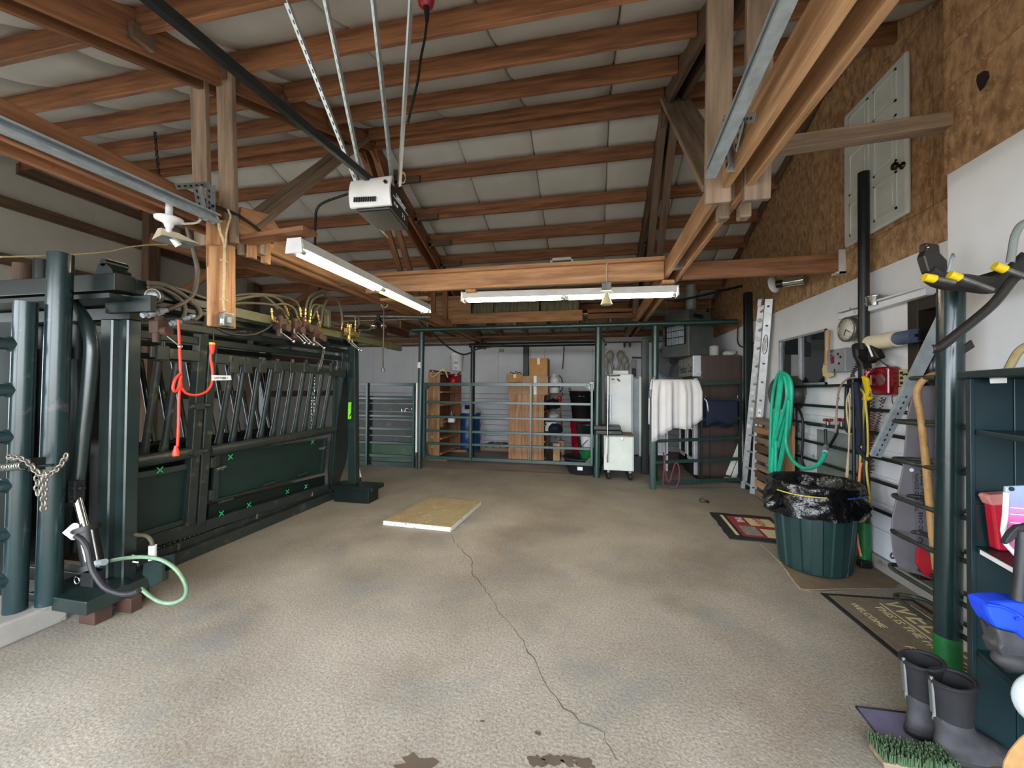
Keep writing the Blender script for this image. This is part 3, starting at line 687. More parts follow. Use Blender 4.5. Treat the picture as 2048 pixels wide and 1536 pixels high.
lc = P(699, 815, Y=4.72); obj('lime_tape', MB().prism([P(x, y, Y=4.735) for x, y in ((697, 805), (703, 804), (702, 826), (697, 836), (703, 830), (702, 838), (696, 838))], (0, -.004, 0)), LIME, ch)
rc = P(713, 930, Y=5.0); obj('rear_cylinder', MB().cyl(P(710, 918, Y=5.0), P(719, 955, Y=5.0), .03, n=12), LABEL, ch); obj('rear_rod', MB().cyl(P(719, 955, Y=5.0), P(722, 972, Y=5.0), .018, n=10), BLACK, ch)
# foot under the front posts
f0 = P(222, 1152, Y=2.13)
fz = f0.z
obj('front_foot', MB().box((-3.52, 1.84, fz - .085), (-3.02, 2.32, fz)), GREEN, ch, bevel=.006)
obj('foot_block', MB().box((-3.18, 1.90, 0), (-3.05, 2.0, fz - .085)).box((-3.1, 2.05, 0), (-2.98, 2.12, fz - .085)).box((-3.3, 2.1, 0), (-3.1, 2.25, fz - .085)), RUST, ch, bevel=.006)
obj('foot_bracket', MB().prism(PP([(287, 1128), (300, 1122), (324, 1127), (324, 1162), (300, 1175), (296, 1158), (285, 1150)], Y=2.10), (0, .02, 0)).prism(PP([(313, 1116), (345, 1109), (345, 1138), (318, 1146)], Y=2.16), (0, .015, 0)), GREEN, ch)
vc = P(278, 1117, Y=2.18); obj('foot_valve', MB().cbox(vc, (.13, .1, .07)).cyl(vc + V((-.07, -.02, .01)), vc + V((.06, -.02, .01)), .03, n=10), BLACK, ch, bevel=.008)
obj('valve_label', MB().cbox(P(271, 1113, Y=2.12), (.06, .003, .018)).cbox(P(271, 1124, Y=2.12), (.05, .003, .01)), LABEL, ch)
# hydraulic ram that works the head gate
ram = empty('hydraulic_ram', P(188, 1165, Y=1.93), 'black hydraulic ram with chrome rod in front of the chute front posts', 'hydraulic ram')
obj('rod', MB().cyl(P(155, 996, Y=1.93), P(171, 1058, Y=1.93), .022, n=14), CHROME, ram)
obj('barrel', MB().cyl(P(173, 1058, Y=1.93), P(187, 1132, Y=1.93), .052, n=18), BLACK, ram)
obj('end_cap', MB().cyl(P(171, 1052, Y=1.93), P(173, 1062, Y=1.93), .07, n=18).cyl(P(186, 1126, Y=1.93), P(188, 1136, Y=1.93), .07, n=18), BLACK, ram)
for dx in (-.045, .045): obj('tie_rod', MB().cyl(P(173, 1058, Y=1.9) + V((dx, 0, 0)), P(187, 1132, Y=1.9) + V((dx, 0, 0)), .007, n=6), STEEL, ram)
obj('barrel_label', MB().prism(PP([(161, 1088), (171, 1086), (180, 1122), (170, 1124)], Y=1.872), (0, .003, 0)), LABEL, ram)
c = P(153, 985, Y=1.93); mb = MB()
for dx in (-.035, .025): mb.cbox(c + V((dx, 0, .01)), (.012, .05, .13))
mb.cbox(c + V((-.005, 0, -.05)), (.07, .05, .02)).cyl(c + V((-.08, 0, .03)), c + V((.06, 0, .03)), .014, n=8)
obj('clevis', mb, BLACK, ram); obj('clevis_pin', MB().tube([c + V((-.08 + .02 * math.cos(k), 0, .03 + .02 * math.sin(k))) for k in [i * .7 for i in range(9)]], .004, 5, closed=True), CHROME, ram)
c = P(186, 1155, Y=1.93); obj('base_clevis', MB().cbox(c, (.1, .07, .09)).cyl(c + V((-.08, 0, -.02)), c + V((.07, 0, -.02)), .013, n=8), BLACK, ram, bevel=.01)
obj('split_pin', MB().tube([c + V((-.10 + .022 * math.cos(k * .7), -.02, -.02 + .022 * math.sin(k * .7))) for k in range(9)], .004, 5, closed=True), CHROME, ram)
obj('fitting', MB().tube(PP([(150, 1052), (134, 1064), (150, 1074)], Y=1.87), .021, 8), LABEL, ram)
obj('fitting', MB().cyl(P(192, 1127, Y=1.87), P(210, 1124, Y=1.87), .02, n=8), GALV, ram)
def hose(name, px, r, m, label, sp=6, group=None, **k):
    return tubeo(name, PP(px, **k), r, m, None, 10, sp, label=label, cat='hose', group=group)
hose('hydraulic_hose', [(152, 1072), (164, 1080), (175, 1100), (181, 1130), (190, 1150), (210, 1175), (240, 1187), (264, 1187), (278, 1181)], .015, HOSE_DK, 'thick black hose curling down from the ram to the front foot', Y=1.8)
hose('hydraulic_hose', [(210, 1124), (245, 1117), (285, 1114), (320, 1119), (348, 1135), (366, 1158), (373, 1180), (366, 1197), (345, 1206), (322, 1204), (300, 1192), (282, 1177)], .012, HOSE_GR, 'green sheathed hose looping out over the floor from the ram', Y=2.0)
hose('hydraulic_hose', [(262, 1068), (278, 1070), (293, 1072), (303, 1083), (306, 1100), (306, 1116)], .013, HOSE, 'short grey hose rising behind the front posts to the foot valve', Y=2.2)
c = P(305, 1105, Y=2.2); obj('hose_collar', MB().cyl(c + V((0, 0, -.05)), c + V((0, 0, .05)), .024, n=10), LABEL, ch)

# ---- pipe gate with rungs at the left edge, pipe post, spring and chain
ag = empty('alley_gate', P(30, 1228, Z=.135), 'worn green pipe gate with rungs at the far left edge, standing on the curb', 'gate')
b0 = P(30, 1222, Z=.135); t0 = P(52, 604, Y=b0.y)
obj('upright', MB().tube([b0, t0], .052, 16), GREEN_PIPE, ag)
for y in (690, 780, 872, 968, 1065, 1155):
    c = b0 + (t0 - b0) * ((b0.z - P(40, y, Y=b0.y).z) / (b0.z - t0.z))
    obj('rung', MB().tube([c, c + V((-.25, -1.1, 0))], .036, 12), GREEN_PIPE, ag)
    obj('weld', MB().ball(c + V((-.02, -.045, 0)), .045, 7, (.9, .9, 1.1)), GREEN_PIPE, ag)
pp = empty('pipe_post', P(97, 1208, Z=.135), 'tall worn green pipe post on the curb beside the chute front', 'post')
b1 = P(97, 1206, Z=.135); obj('pipe', MB().tube([b1, P(122, 508, Y=b1.y)], .060, 20), GREEN_PIPE, pp)
obj('cap', MB().ball(P(122, 510, Y=b1.y), .058, 8, (1, 1, .3)), GREEN_DARK, pp)
obj('gate_sheet', MB().box((b0.x - .75, .55, .2), (b0.x - .70, b0.y - .1, 1.95)), GREEN_DARK, ag)
obj('gate_sheet', MB().box((b0.x - 1.9, b0.y + .02, .2), (b0.x - .08, b0.y + .04, 1.9)), GREEN_DARK, ag)
sp_ = empty('coil_spring', P(30, 935, Y=1.62), 'coil spring on a rod hooked across the pipe gate', 'spring')
a, b = P(-60, 941, Y=1.62), P(74, 928, Y=1.62); mb = MB(); hel = []
for i in range(200):
    t = i / 199; c = a + (b - a) * t * .82; an = i * .75; hel.append(c + V((0, math.cos(an), math.sin(an))) * .022)
obj('coil', MB().tube(hel, .005, 5), STEEL, sp_); obj('rod', MB().cyl(a, b + V((.12, 0, 0)), .008, n=8).cbox(b, (.02, .06, .07)), BLACK_PIPE, sp_)
lkc = empty('lock_chain', P(88, 950, Y=1.55), 'steel chain draped between the pipe gate and the pipe post', 'chain')
dr = spline(PP([(18, 914), (45, 918), (62, 930), (76, 946), (92, 950), (112, 940), (126, 924), (134, 908)], Y=1.56), 6)
CHN = mat('chain_steel', '#9b948a', col2='#6f675d', rough=.4, metal=.6, scale=30)
obj('links', chain_links(dr, .024, .0125, .0042), CHN, lkc, kind='stuff')
obj('hanging_links', chain_links(PP([(76, 946), (76, 992)], Y=1.56), .026, .014, .0045), CHN, lkc, kind='stuff')
obj('hanging_links', chain_links(PP([(90, 950), (87, 1025)], Y=1.55), .025, .0125, .0045), CHN, lkc, kind='stuff')

# ---- hydraulic control bank on the olive channel above the chute
vb = empty('valve_bank', (-3.05, 3.8, 2.14), 'olive steel channel with rusty hydraulic valves and chrome ball levers above the chute', 'valve bank')
beam('channel', (-3.12, 2.45, 2.165), (-3.12, 5.98, 2.165), .05, .085, OLIVE, vb)
beam('channel_tip', (-3.12, 5.6, 2.165), (-3.12, 5.99, 2.165), .06, .10, OLIVE, vb)
for y in (2.7, 4.75): beam('channel_post', (-3.16, y, 2.1), (-3.3, y + .1, 1.95), .04, .05, OLIVE, vb)
def fit(a, b, r=.014, m=BRASS):
    a, b = V(a), V(b); mb = MB(); n = 5
    for i in range(n):
        p, q = a + (b - a) * (i / n), a + (b - a) * ((i + .8) / n); mb.cyl(p, q, r * (1.25 if i % 2 else .85), n=7)
    return mb
def valve(px, py, levers, body=RUST, X=-3.02, s=1.0):
    c = P(px, py, X=X); o = obj('valve_body', MB().cbox(c, (.09 * s, .09 * s, .10 * s)).cyl(c + V((-.04, 0, -.03)) * s, c + V((.1, 0, -.03)) * s, .036 * s, n=12).cyl(c + V((.02, -.03, -.05)) * s, c + V((.02, -.03, -.12)) * s, .028 * s, n=10).cyl(c + V((0, 0, .05)) * s, c + V((0, 0, .09)) * s, .03 * s, n=10), body, vb, bevel=.008)
    for bx, by, lx, ly in levers:
        p, q = P(bx, by, X=X + .05), P(lx, ly, X=X + .13)
        l = obj('lever', MB().tube([p, p + (q - p) * .5, q], [.005, .008, .005], 7), STEEL, vb)
        obj('knob', MB().ball(q, .017, 8), CHROME, l)
        obj('clevis', MB().cyl(p + V((0, 0, .035)), p - V((0, 0, .012)), .012, n=8), STEEL, l)
    return c
valve(318, 655, [(330, 668, 360, 693)], s=.9, X=-2.98)
valve(560, 650, [(562, 664, 587, 683)]); valve(590, 655, [(588, 664, 609, 686)]); valve(607, 652, [(596, 665, 618, 687)]); valve(628, 668, [(605, 668, 627, 689)]); valve(634, 672, [(628, 681, 648, 696)])
valve(698, 664, [(698, 684, 717, 700), (704, 684, 722, 701)], BRASS)
g = P(303, 592, X=-2.98); obj('pressure_gauge', MB().lathe(g + V((0, .03, 0)), [(.005, 0), (.05, 0), (.052, .01), (.052, .04), (.044, .045), (.042, .038), (.004, .038)], 20, (.45, -.9, 0)), STEEL, vb)
obj('gauge_stem', MB().cyl(g - V((0, 0, .05)), g - V((0, 0, .11)), .016, n=8), BRASS, vb)
obj('fitting', fit(P(284, 631, X=-2.95), P(335, 620, X=-2.95), .022, GALV), GALV, vb); obj('fitting', fit(P(340, 648, X=-2.93), P(363, 643, X=-2.93), .018, GALV), GALV, vb); obj('fitting', fit(P(368, 638, X=-2.93), P(390, 631, X=-2.93), .015, GALV), GALV, vb)
for a, b in (((543, 617), (545, 640)), ((545, 640), (556, 645)), ((570, 612), (578, 632)), ((571, 630), (581, 650)), ((594, 632), (603, 650)), ((600, 615), (602, 634)), ((611, 617), (610, 655)), ((618, 640), (612, 652)), ((622, 620), (618, 654)), ((634, 622), (641, 655)), ((634, 647), (640, 664)), ((684, 646), (682, 660)), ((711, 640), (709, 674)), ((720, 662), (714, 675)), ((695, 648), (695, 655)), ((702, 648), (702, 655))):
    obj('fitting', fit(P(*a, X=-3.0), P(*b, X=-3.0), .012), BRASS, vb)
hl = [([(296, 575), (320, 576), (350, 590), (366, 605), (371, 622), (363, 640)], .014, HOSE), ([(296, 566), (330, 570), (370, 592), (396, 615), (400, 630), (388, 640)], .016, HOSE),
      ([(372, 430), (376, 460), (388, 505), (395, 545), (388, 585), (368, 605), (336, 619)], .017, HOSE), ([(300, 567), (360, 578), (420, 598), (480, 596), (520, 590), (545, 605), (555, 618)], .012, HOSE),
      ([(460, 604), (500, 594), (540, 592), (562, 602), (571, 614)], .012, HOSE), ([(440, 596), (500, 588), (560, 592), (590, 602), (600, 616)], .012, HOSE), ([(452, 608), (500, 606), (545, 610), (565, 620), (572, 632)], .012, HOSE),
      ([(545, 610), (570, 608), (588, 617), (595, 632)], .011, OLIVE), ([(611, 618), (618, 596), (634, 584), (650, 583), (658, 594)], .012, HOSE), ([(618, 636), (622, 606), (634, 594), (646, 590)], .011, OLIVE),
      ([(621, 620), (628, 610), (640, 611), (650, 622)], .011, OLIVE), ([(624, 638), (634, 618), (643, 610), (650, 620), (658, 632)], .011, OLIVE), ([(641, 648), (648, 612), (662, 595), (676, 602), (683, 625), (684, 648)], .014, HOSE),
      ([(656, 630), (656, 655)], .010, OLIVE), ([(711, 640), (710, 632), (716, 632), (718, 648), (712, 655)], .010, OLIVE), ([(712, 657), (722, 646), (736, 648), (743, 655), (736, 660), (718, 660)], .010, OLIVE), ([(646, 650), (684, 657)], .008, HOSE),
      ([(432, 656), (460, 668), (500, 670), (530, 660), (548, 645)], .010, HOSE_DK), ([(640, 666), (652, 680), (660, 690)], .007, HOSE_DK)]
for px, r, m in hl: tubeo('bank_hose', PP(px, X=-3.03), r, m, vb, 8, 6)
obj('hose_guard', MB().box(tuple(P(655, 655, X=-3.08) - V((.01, .05, 0))), tuple(P(655, 620, X=-3.08) + V((.01, .05, 0)))), OLIVE, vb)
wc = empty('tag_chain', P(640, 720, X=-2.9), 'thin chain hanging from the lowest ball lever of the valve bank', 'chain'); obj('links', chain_links(PP([(648, 698), (644, 720), (640, 735)], X=-2.9), .03, .012, .004), STEEL, wc, kind='stuff')
rc = empty('rail_chain', P(627, 830, X=-3.6), 'bright heavy chain hanging inside the chute near its rear end', 'chain'); obj('links', chain_links(PP([(627, 755), (625, 868)], X=-3.7), .045, .024, .009), CHROME, rc, kind='stuff')

# ---- orange cords at the chute
cd1 = empty('extension_cord', P(357, 760, X=-2.85), 'bright orange extension cord with a loop hanging beside the near valve', 'extension cord')
tubeo('cord', PP([(357, 640), (359, 690), (361, 740), (362, 770), (366, 780), (376, 788), (395, 790), (414, 782), (424, 765), (425, 742), (421, 715), (424, 700)], X=-2.85), .009, ORANGE_CORD, cd1, 8, 6)
tubeo('cord', PP([(362, 745), (351, 758), (346, 775), (350, 783), (357, 775), (362, 752), (358, 790), (357, 850), (355, 893)], X=-2.84), .009, ORANGE_CORD, cd1, 8, 6)
c = P(352, 903, X=-2.84); obj('plug', MB().lathe(c - V((0, 0, .03)), [(.02, 0), (.022, .02), (.014, .05), (.01, .07)], 10), ORANGE_CORD, cd1)
c = P(424, 697, X=-2.85); obj('plug', MB().lathe(c - V((0, 0, .04)), [(.01, 0), (.018, .03), (.02, .07)], 10), ORANGE_CORD, cd1); obj('plug_face', MB().cyl(c + V((0, 0, .03)), c + V((0, 0, .045)), .02, n=10), YELLOW, cd1)
a = P(423, 756, X=-2.83); obj('cord_tag', MB().prism(PP([(423, 750), (461, 751), (463, 760), (424, 761)], X=-2.82), (.002, 0, 0)), LABEL, cd1)
text('tag_text', 'I EXT KABEL 1', .018, P(443, 756, X=-2.815), P(461, 756, X=-2.815) - P(424, 756, X=-2.815), (0, 0, 1), INK, cd1)
tubeo('drop_cable', PP([(427, 655), (427, 690)], X=-2.86), .006, BLACK, cd1, 6)
# ================================================================ OVERHEAD FIXTURES
TUBE = emit('fluorescent_tube', '#fff0d0', 26.0)
TUBE_DIM = emit('warm_dim_tube', '#f3df86', 1.2)
FIX = mat('white_fixture_enamel', '#d5d6d4', col2='#c4c5c3', rough=.35)
def fluoro(name, p0, p1, label, dim=False):
    p0, p1 = V(p0), V(p1); d = (p1 - p0).normalized(); sd = d.cross(V((0, 0, 1))).normalized(); L = (p1 - p0).length
    r = empty(name, (p0 + p1) / 2, label, 'light fixture')
    mb = MB(); prof = [(-.072, .0), (-.058, .075), (.058, .075), (.072, .0), (.062, .0), (.05, .06), (-.05, .06), (-.062, .0)]
    mb.prism([p0 + sd * a + V((0, 0, b)) for a, b in prof], d * L); obj('housing', mb, FIX, r)
    for t in (0, 1):
        e = p0 + d * (L * t); obj('end_cap', MB().prism([e - d * (.006 - .012 * t) + sd * a + V((0, 0, b)) for a, b in ((-.075, -.035), (.075, -.035), (.06, .08), (-.06, .08))], d * .012 * (1 if t else -1)), WHITE_PL, r)
    for h in (0, 1):
        for s in (-1, 1):
            a = p0 + d * (.03 + h * (L / 2)) + sd * s * .036 - V((0, 0, .012)); b = a + d * (L / 2 - .05)
            t = obj('tube', MB().cyl(a, b, .019, n=12), TUBE_DIM if (dim and h and s < 0) else TUBE, r)
            obj('tube_cap', MB().cyl(a - d * .015, a + d * .02, .0205, n=12), ALU, t); obj('tube_cap', MB().cyl(b - d * .02, b + d * .012, .0205, n=12), ALU, t)
    m = (p0 + p1) / 2; obj('socket', MB().cbox(m + V((0, 0, -.005)), (.03, .11, .05) if abs(d.x) > .5 else (.11, .03, .05)), WHITE_PL, r, bevel=.006)
    return r
f1 = fluoro('fluorescent_light', (-2.2, 2.56, 2.545), (-2.2, 4.92, 2.55), 'long fluorescent light running away from the viewer beside the left truss', True)
f2 = fluoro('fluorescent_light', P(928, 599, Y=4.5), P(1352, 587, Y=4.5), 'long fluorescent light hung crosswise under the cross beam')
beam('mount_board', (-2.72, 2.60, 2.66), (-2.04, 2.52, 2.655), .14, .035, W_RED, f1)
beam('mount_board', (-2.72, 4.7, 2.655), (-2.05, 4.7, 2.655), .10, .035, W_ORANGE, f1)
for X in (-1.4, .78): obj('mount_bracket', MB().box((X - .06, 4.37, 2.63), (X + .06, 4.55, 2.66)), W_ORANGE, f2)
sf = empty('strip_light', P(288, 410, X=-5.0), 'short bare strip light high on the left seen below the truss chord', 'light fixture')
a, b = P(251, 400, X=-4.6), P(323, 420, X=-4.6); obj('tube', MB().cyl(a, b, .016, n=10), TUBE, sf); obj('housing', MB().bar(a + V((0, 0, .05)), b + V((0, 0, .05)), .09, .05), FIX, sf)
# two-part flood lamps
fl = empty('flood_light', P(338, 437, X=-2.72), 'white swivelling flood light hanging under the left truss chord', 'lamp')
c = P(338, 438, X=-2.74)
obj('canopy', MB().lathe(c + V((0, 0, -.03)), [(.02, -.03), (.03, 0), (.075, .02), (.078, .035), (.03, .05)], 20), WHITE_PL, fl)
obj('stem', MB().cyl(c + V((0, 0, .02)), c + V((0, 0, .11)), .02, n=12), WHITE_PL, fl)
obj('arm', MB().tube([c + V((0, 0, -.04)), c + V((.0, 0, -.10)), c + V((.02, .05, -.16))], [.018, .016, .024], 10), WHITE_PL, fl)
q = [P(303, 479, X=-2.9), P(322, 469, X=-2.72), P(401, 488, X=-2.60), P(378, 497, X=-2.78)]
top = [P(315, 456, X=-2.82), P(322, 455, X=-2.78), P(358, 466, X=-2.70), P(352, 468, X=-2.76)]
obj('lamp_hood', MB().hexa([q[0], q[1], q[2], q[3], top[0], top[1], top[2], top[3]]), mat('ivory_enamel', '#cfc3a8', col2='#b9ab8c', rough=.45), fl, bevel=.004)
obj('lens', MB().add([x - V((0, 0, .004)) for x in q], [(0, 1, 2, 3)]), mat('lamp_lens', '#8b8f8c', col2='#70746f', rough=.2), fl)
tubeo('lamp_cable', PP([(355, 438), (362, 446), (376, 447), (394, 445), (404, 436)], X=-2.70), .008, WHITE_PL, fl, 6, 5)
sl = empty('spot_lamp', P(1213, 585, Y=4.36), 'small cream spot lamp on a junction box in front of the crosswise light', 'lamp')
c = P(1213, 575, Y=4.3); obj('junction_box', MB().cbox(c + V((0, .0, .01)), (.10, .06, .09)), STEEL, sl, bevel=.006)
obj('lamp_arm', MB().cbox(c + V((0, -.01, -.05)), (.14, .05, .015)).cyl(c + V((0, -.01, -.05)), c + V((0, -.02, -.10)), .02, n=10), WHITE_PL, sl)
obj('lamp_shade', MB().lathe(c + V((0, -.03, -.19)), [(.062, 0), (.058, .012), (.03, .08), (.022, .11), (.018, .115)], 20), mat('cream_enamel', '#e3d9ac', col2='#cfc492', rough=.4), sl)
tubeo('box_cable', PP([(1213, 565), (1213, 540), (1216, 526), (1240, 523), (1290, 519), (1318, 515)], Y=4.33), .008, CREAM, sl, 6, 4)
tw = empty('twin_lamp_holder', P(752, 645, Y=5.4), 'twin clear bulb lamp holder hanging near the loft left end', 'lamp')
c = P(757, 640, Y=5.6); obj('holder', MB().cyl(c, c + V((0, 0, .08)), .03, n=10).cyl(c, c + V((-.06, 0, -.05)), .03, n=10).cyl(c, c + V((.06, 0, -.05)), .03, n=10), BLACK, tw)
for s in (-1, 1): obj('bulb', MB().ball(c + V((s * .085, 0, -.09)), .05, 8), CHROME, tw)
obj('rail_tube', MB().cyl(P(690, 632, Y=5.62), P(862, 634, Y=5.62), .03, n=10), STEEL, tw)
rl = empty('bulb_lamp', P(1580, 565, X=XR - .1), 'white disc bulb lamp with a bright metal shade on the osb wall above the ladder', 'lamp')
a = P(1549, 567, X=XR - .016)
obj('lamp_plate', MB().lathe(P(1547, 569, X=XR - .30), [(.02, -.01), (.10, 0), (.10, .012), (.02, .03)], 20, (.55, -.83, .1)), WHITE_PL, rl)
obj('lamp_socket', MB().cyl(P(1551, 569, X=XR - .28), P(1569, 566, X=XR - .2), .045, n=12), BLACK, rl)
obj('lamp_shade', MB().cyl(P(1569, 566, X=XR - .2), P(1611, 559, X=XR - .06), .05, .055, 14), CHROME, rl)

# door opener with its rail and perforated hangers
PERF = mat('perforated_steel', '#c3c9cd', col2='#aeb5ba', rough=.35, metal=.7, scale=16)
op = empty('garage_door_opener', P(757, 405, D=2.8), 'white and black garage door opener motor hung from the rafters on four perforated straps', 'door opener')
c = P(757, 405, D=2.8); cx, cy, cz = c
E_ = Matrix.Translation(c) @ Euler((0, 0, math.radians(8))).to_matrix().to_4x4()
body = [(-.15, -.10, .02), (.15, -.10, .02), (.15, .24, .02), (-.15, .24, .02)]
obj('motor_case', MB().hexa([E_ @ V(q) for q in ((-.11, -.11, -.115), (.13, -.11, -.10), (.13, .26, -.10), (-.11, .26, -.10), (-.135, -.12, .085), (.135, -.12, .085), (.135, .28, .085), (-.135, .28, .085))]), BLACK, op, bevel=.012)
g = []
for i in range(9):
    v = i / 8; r = []
    for j in range(11):
        u = j / 10; bulge = .055 * math.sin(math.pi * (.15 + .75 * v)) * (.75 + .35 * u) - .01
        r.append(E_ @ V((-.145 + .29 * u, -.122 - bulge, -.085 + .175 * v + .03 * u * v - .012 * (1 - u) * (1 - v))))
    g.append(r)
cov = obj('light_cover', MB().grid(g, .02, True, (0, 1, 0)), WHITE_PL, op, bevel=.003)
for i in range(10):
    u = .16 + i * .055; q = E_ @ V((-.145 + .29 * u, -.163 - .012 * u, -.055)); obj('cover_slot', MB().bar(q + V((.004, 0, .014)), q + V((-.004, .006, -.016)), .007, .012, (0, 1, 0)), BLACK, cov)
obj('cover_hole', MB().lathe(E_ @ V((.118, -.17, .055)), [(.012, -.006), (.012, .01)], 10, (0, -1, 0)), BLACK, cov)
rx = E_.to_3x3() @ V((0, 1, 0)); fc = E_ @ V((.1368, .09, .045))
text('brand_text', 'LiftMaster', .05, E_ @ V((.1352, .08, .035)), rx, (0, 0, 1), LABEL, op); text('model_text', '1/2 HP', .03, E_ @ V((.1345, -.02, -.03)), rx, (0, 0, 1), LABEL, op)
text('model_text', '7 5', .05, E_ @ V((.1345, .14, -.045)), rx, (0, 0, 1), LABEL, op)
obj('white_line', MB().box((.1355, -.08, .008), (.137, .24, .013), E_), LABEL, op)
ra, rb = E_ @ V((0, .05, .115)), P(268, -32, X=-1.5); rb = V((-1.42, YF + .05, 2.87))
ra = P(748, 366, D=2.75); d = (P(330, 22, X=-1.55) - ra).normalized()
beam('drive_rail', ra, ra + d * 3.4, .035, .05, BLACK_PIPE, op)
def angle_strip(name, a, b, wv, parent, up=(0, -1, 0)):
    a, b = V(a), V(b); d = (b - a).normalized(); sd = d.cross(V(up)).normalized(); n = sd.cross(d)
    o = obj(name, MB().bar(a, b, wv, .004, up), PERF, parent)
    hb = MB(); L = (b - a).length; k = int(L / .045)
    for i in range(k):
        q = a + d * (.02 + i * .045) - n * .0028
        for s in (n, ): hb.bar(q - d * .010, q + d * .010, wv * .28, .003, up); hb.bar(q - d * .010 + n * .0056, q + d * .010 + n * .0056, wv * .28, .003, up)
    obj('slot', hb, BLACK, o, kind='stuff')
    obj('flange', MB().bar(a + sd * wv / 2 + n * wv * .4, b + sd * wv / 2 + n * wv * .4, .004, wv * .8, up), PERF, o)
bl, br = P(716, 372, Y=2.5), P(791, 368, Y=2.62)
YT = 1.845
for i, (tx, bt) in enumerate(((563, bl), (642, bl + V((.03, .02, 0))), (739, br - V((.025, 0, 0))), (826, br + V((.02, .02, 0))))):
    t = P(tx, 24, Y=YT); t = V((t.x, YT, roofz(YT, .05))); angle_strip('hanger_strap', bt, t, .034, op)
tubeo('power_cord', PP([(708, 384), (680, 393), (648, 405), (634, 418), (631, 440), (630, 490)], Y=2.9), .010, BLACK, op, 7, 6)
tubeo('coil_wire', [P(806, 358, Y=2.75) + V((.02 * math.cos(k * .6), 0, .04 * math.sin(k * .6) + .0006 * k)) for k in range(26)], .003, CREAM, op, 5)
tubeo('pull_string', PP([(753, 443), (752, 450), (758, 458), (772, 470), (776, 476)], Y=2.75), .002, CREAM, op, 5, 4)
rp = empty('red_plug', P(852, 10, Y=2.3), 'red outlet plug with black cord dropping from the rafters at the top edge', 'plug')
c = P(852, 4, Y=2.2); obj('plug_body', MB().lathe(c - V((0, 0, .035)), [(.02, 0), (.045, .02), (.052, .05), (.04, .1), (.03, .14)], 14), RED, rp)
obj('boot', MB().cyl(P(853, 14, Y=2.2), P(854, 42, Y=2.2), .02, .012, 10), BLACK, rp)
tubeo('cord', PP([(854, 40), (850, 75), (842, 115), (836, 160), (825, 205), (816, 245)], Y=2.22), .008, BLACK, rp, 7, 5)
# garage door tracks with angle brackets
def track(name, a, b, label, side):
    r = empty(name, (V(a) + V(b)) / 2, label, 'door track'); a, b = V(a), V(b); d = (b - a).normalized()
    sd = d.cross(V((0, 0, 1))).normalized() * side; u = V((0, 0, 1))
    prof = [(0, -.03), (0, .03), (.055, .03), (.055, .018), (.05, .018), (.05, .025), (.006, .025), (.006, -.025), (.05, -.025), (.05, -.012), (.055, -.012), (.055, -.03)]
    obj('rail', MB().prism([a + sd * x + u * z for x, z in prof], b - a), GALV, r); return r
t1 = track('door_track', (-2.70, YF, 2.66), P(430, 439, X=-2.66), 'galvanised overhead door track along the left truss chord', 1)
t2 = track('door_track', P(1432, 345, X=.66), P(1600, -25, X=.66), 'galvanised overhead door track along the right truss chord', 1)
a = P(418, 440, X=-2.66); 
for q in ((391, 372), (418, 368)): angle_strip('track_bracket', a - V((0, .05 if q[0] < 400 else 0, .02)), P(*q, X=-2.70), .04, t1, (1, 0, 0))
angle_strip('track_bracket', P(352, 373, X=-2.72), P(420, 369, X=-2.72), .035, t1, (1, 0, 0))
a = P(1455, 335, X=.70); angle_strip('track_bracket', a, P(1448, 240, X=.71), .06, t2, (1, 0, 0)); angle_strip('track_bracket', P(1470, 300, X=.72), P(1485, 240, X=.72), .05, t2, (1, 0, 0))
angle_strip('track_bracket', P(1446, 240, X=.72), P(1510, 236, X=.74), .04, t2, (1, 0, 0))
# hanging switch post
hp = empty('switch_post', P(438, 655, X=-2.66), 'hanging wooden post of two planks with outlet box and rope cable at its foot', 'post')
a, b = P(438, 445, X=-2.66), P(438, 650, X=-2.66)
yc = a.y
obj('plank', MB().hexa([P(412, 533, X=-2.70), P(455, 533, X=-2.70), P(455, 533, X=-2.74), P(412, 533, X=-2.74), P(412, 440, X=-2.70), P(455, 440, X=-2.70), P(455, 440, X=-2.74), P(412, 440, X=-2.74)]), W_ORANGE['z'], hp)
obj('plank', MB().hexa([P(412, 562, X=-2.72), P(424, 562, X=-2.72), P(424, 562, X=-2.755), P(412, 562, X=-2.755), P(412, 535, X=-2.72), P(424, 535, X=-2.72), P(424, 535, X=-2.755), P(412, 535, X=-2.755)]), W_GREY['z'], hp)
A, B = P(421, 652, X=-2.68), P(464, 656, X=-2.68); T1, T2 = P(421, 490, X=-2.68), P(463, 490, X=-2.68)
obj('plank', MB().hexa([A, B, B - V((.04, 0, 0)), A - V((.04, 0, 0)), T1, T2, T2 - V((.04, 0, 0)), T1 - V((.04, 0, 0))]), W_ORANGE['z'], hp, bevel=.012)
obj('plank', MB().hexa([B + V((-.045, .0, 0)), B + V((-.005, .0, 0)), B + V((-.005, .04, 0)), B + V((-.045, .04, 0)), T2 + V((-.045, 0, 0)), T2 + V((-.005, 0, 0)), T2 + V((-.005, .04, 0)), T2 + V((-.045, .04, 0))]), W_ORANGE['z'], hp, bevel=.006)
c = P(453, 640, X=-2.64); obj('outlet_box', MB().cbox(c, (.055, .085, .10)), STEEL, hp, bevel=.005)
obj('box_label', MB().cbox(P(444, 642, X=-2.61), (.003, .025, .035)), LABEL, hp); obj('switch', MB().cbox(P(458, 640, X=-2.61), (.012, .03, .04)), GALV, hp)
tubeo('cable', PP([(424, 425), (432, 432), (437, 445), (440, 463), (447, 482), (449, 500), (448, 560), (447, 600), (449, 622)], X=-2.655), .010, CREAM, hp, 7, 5)
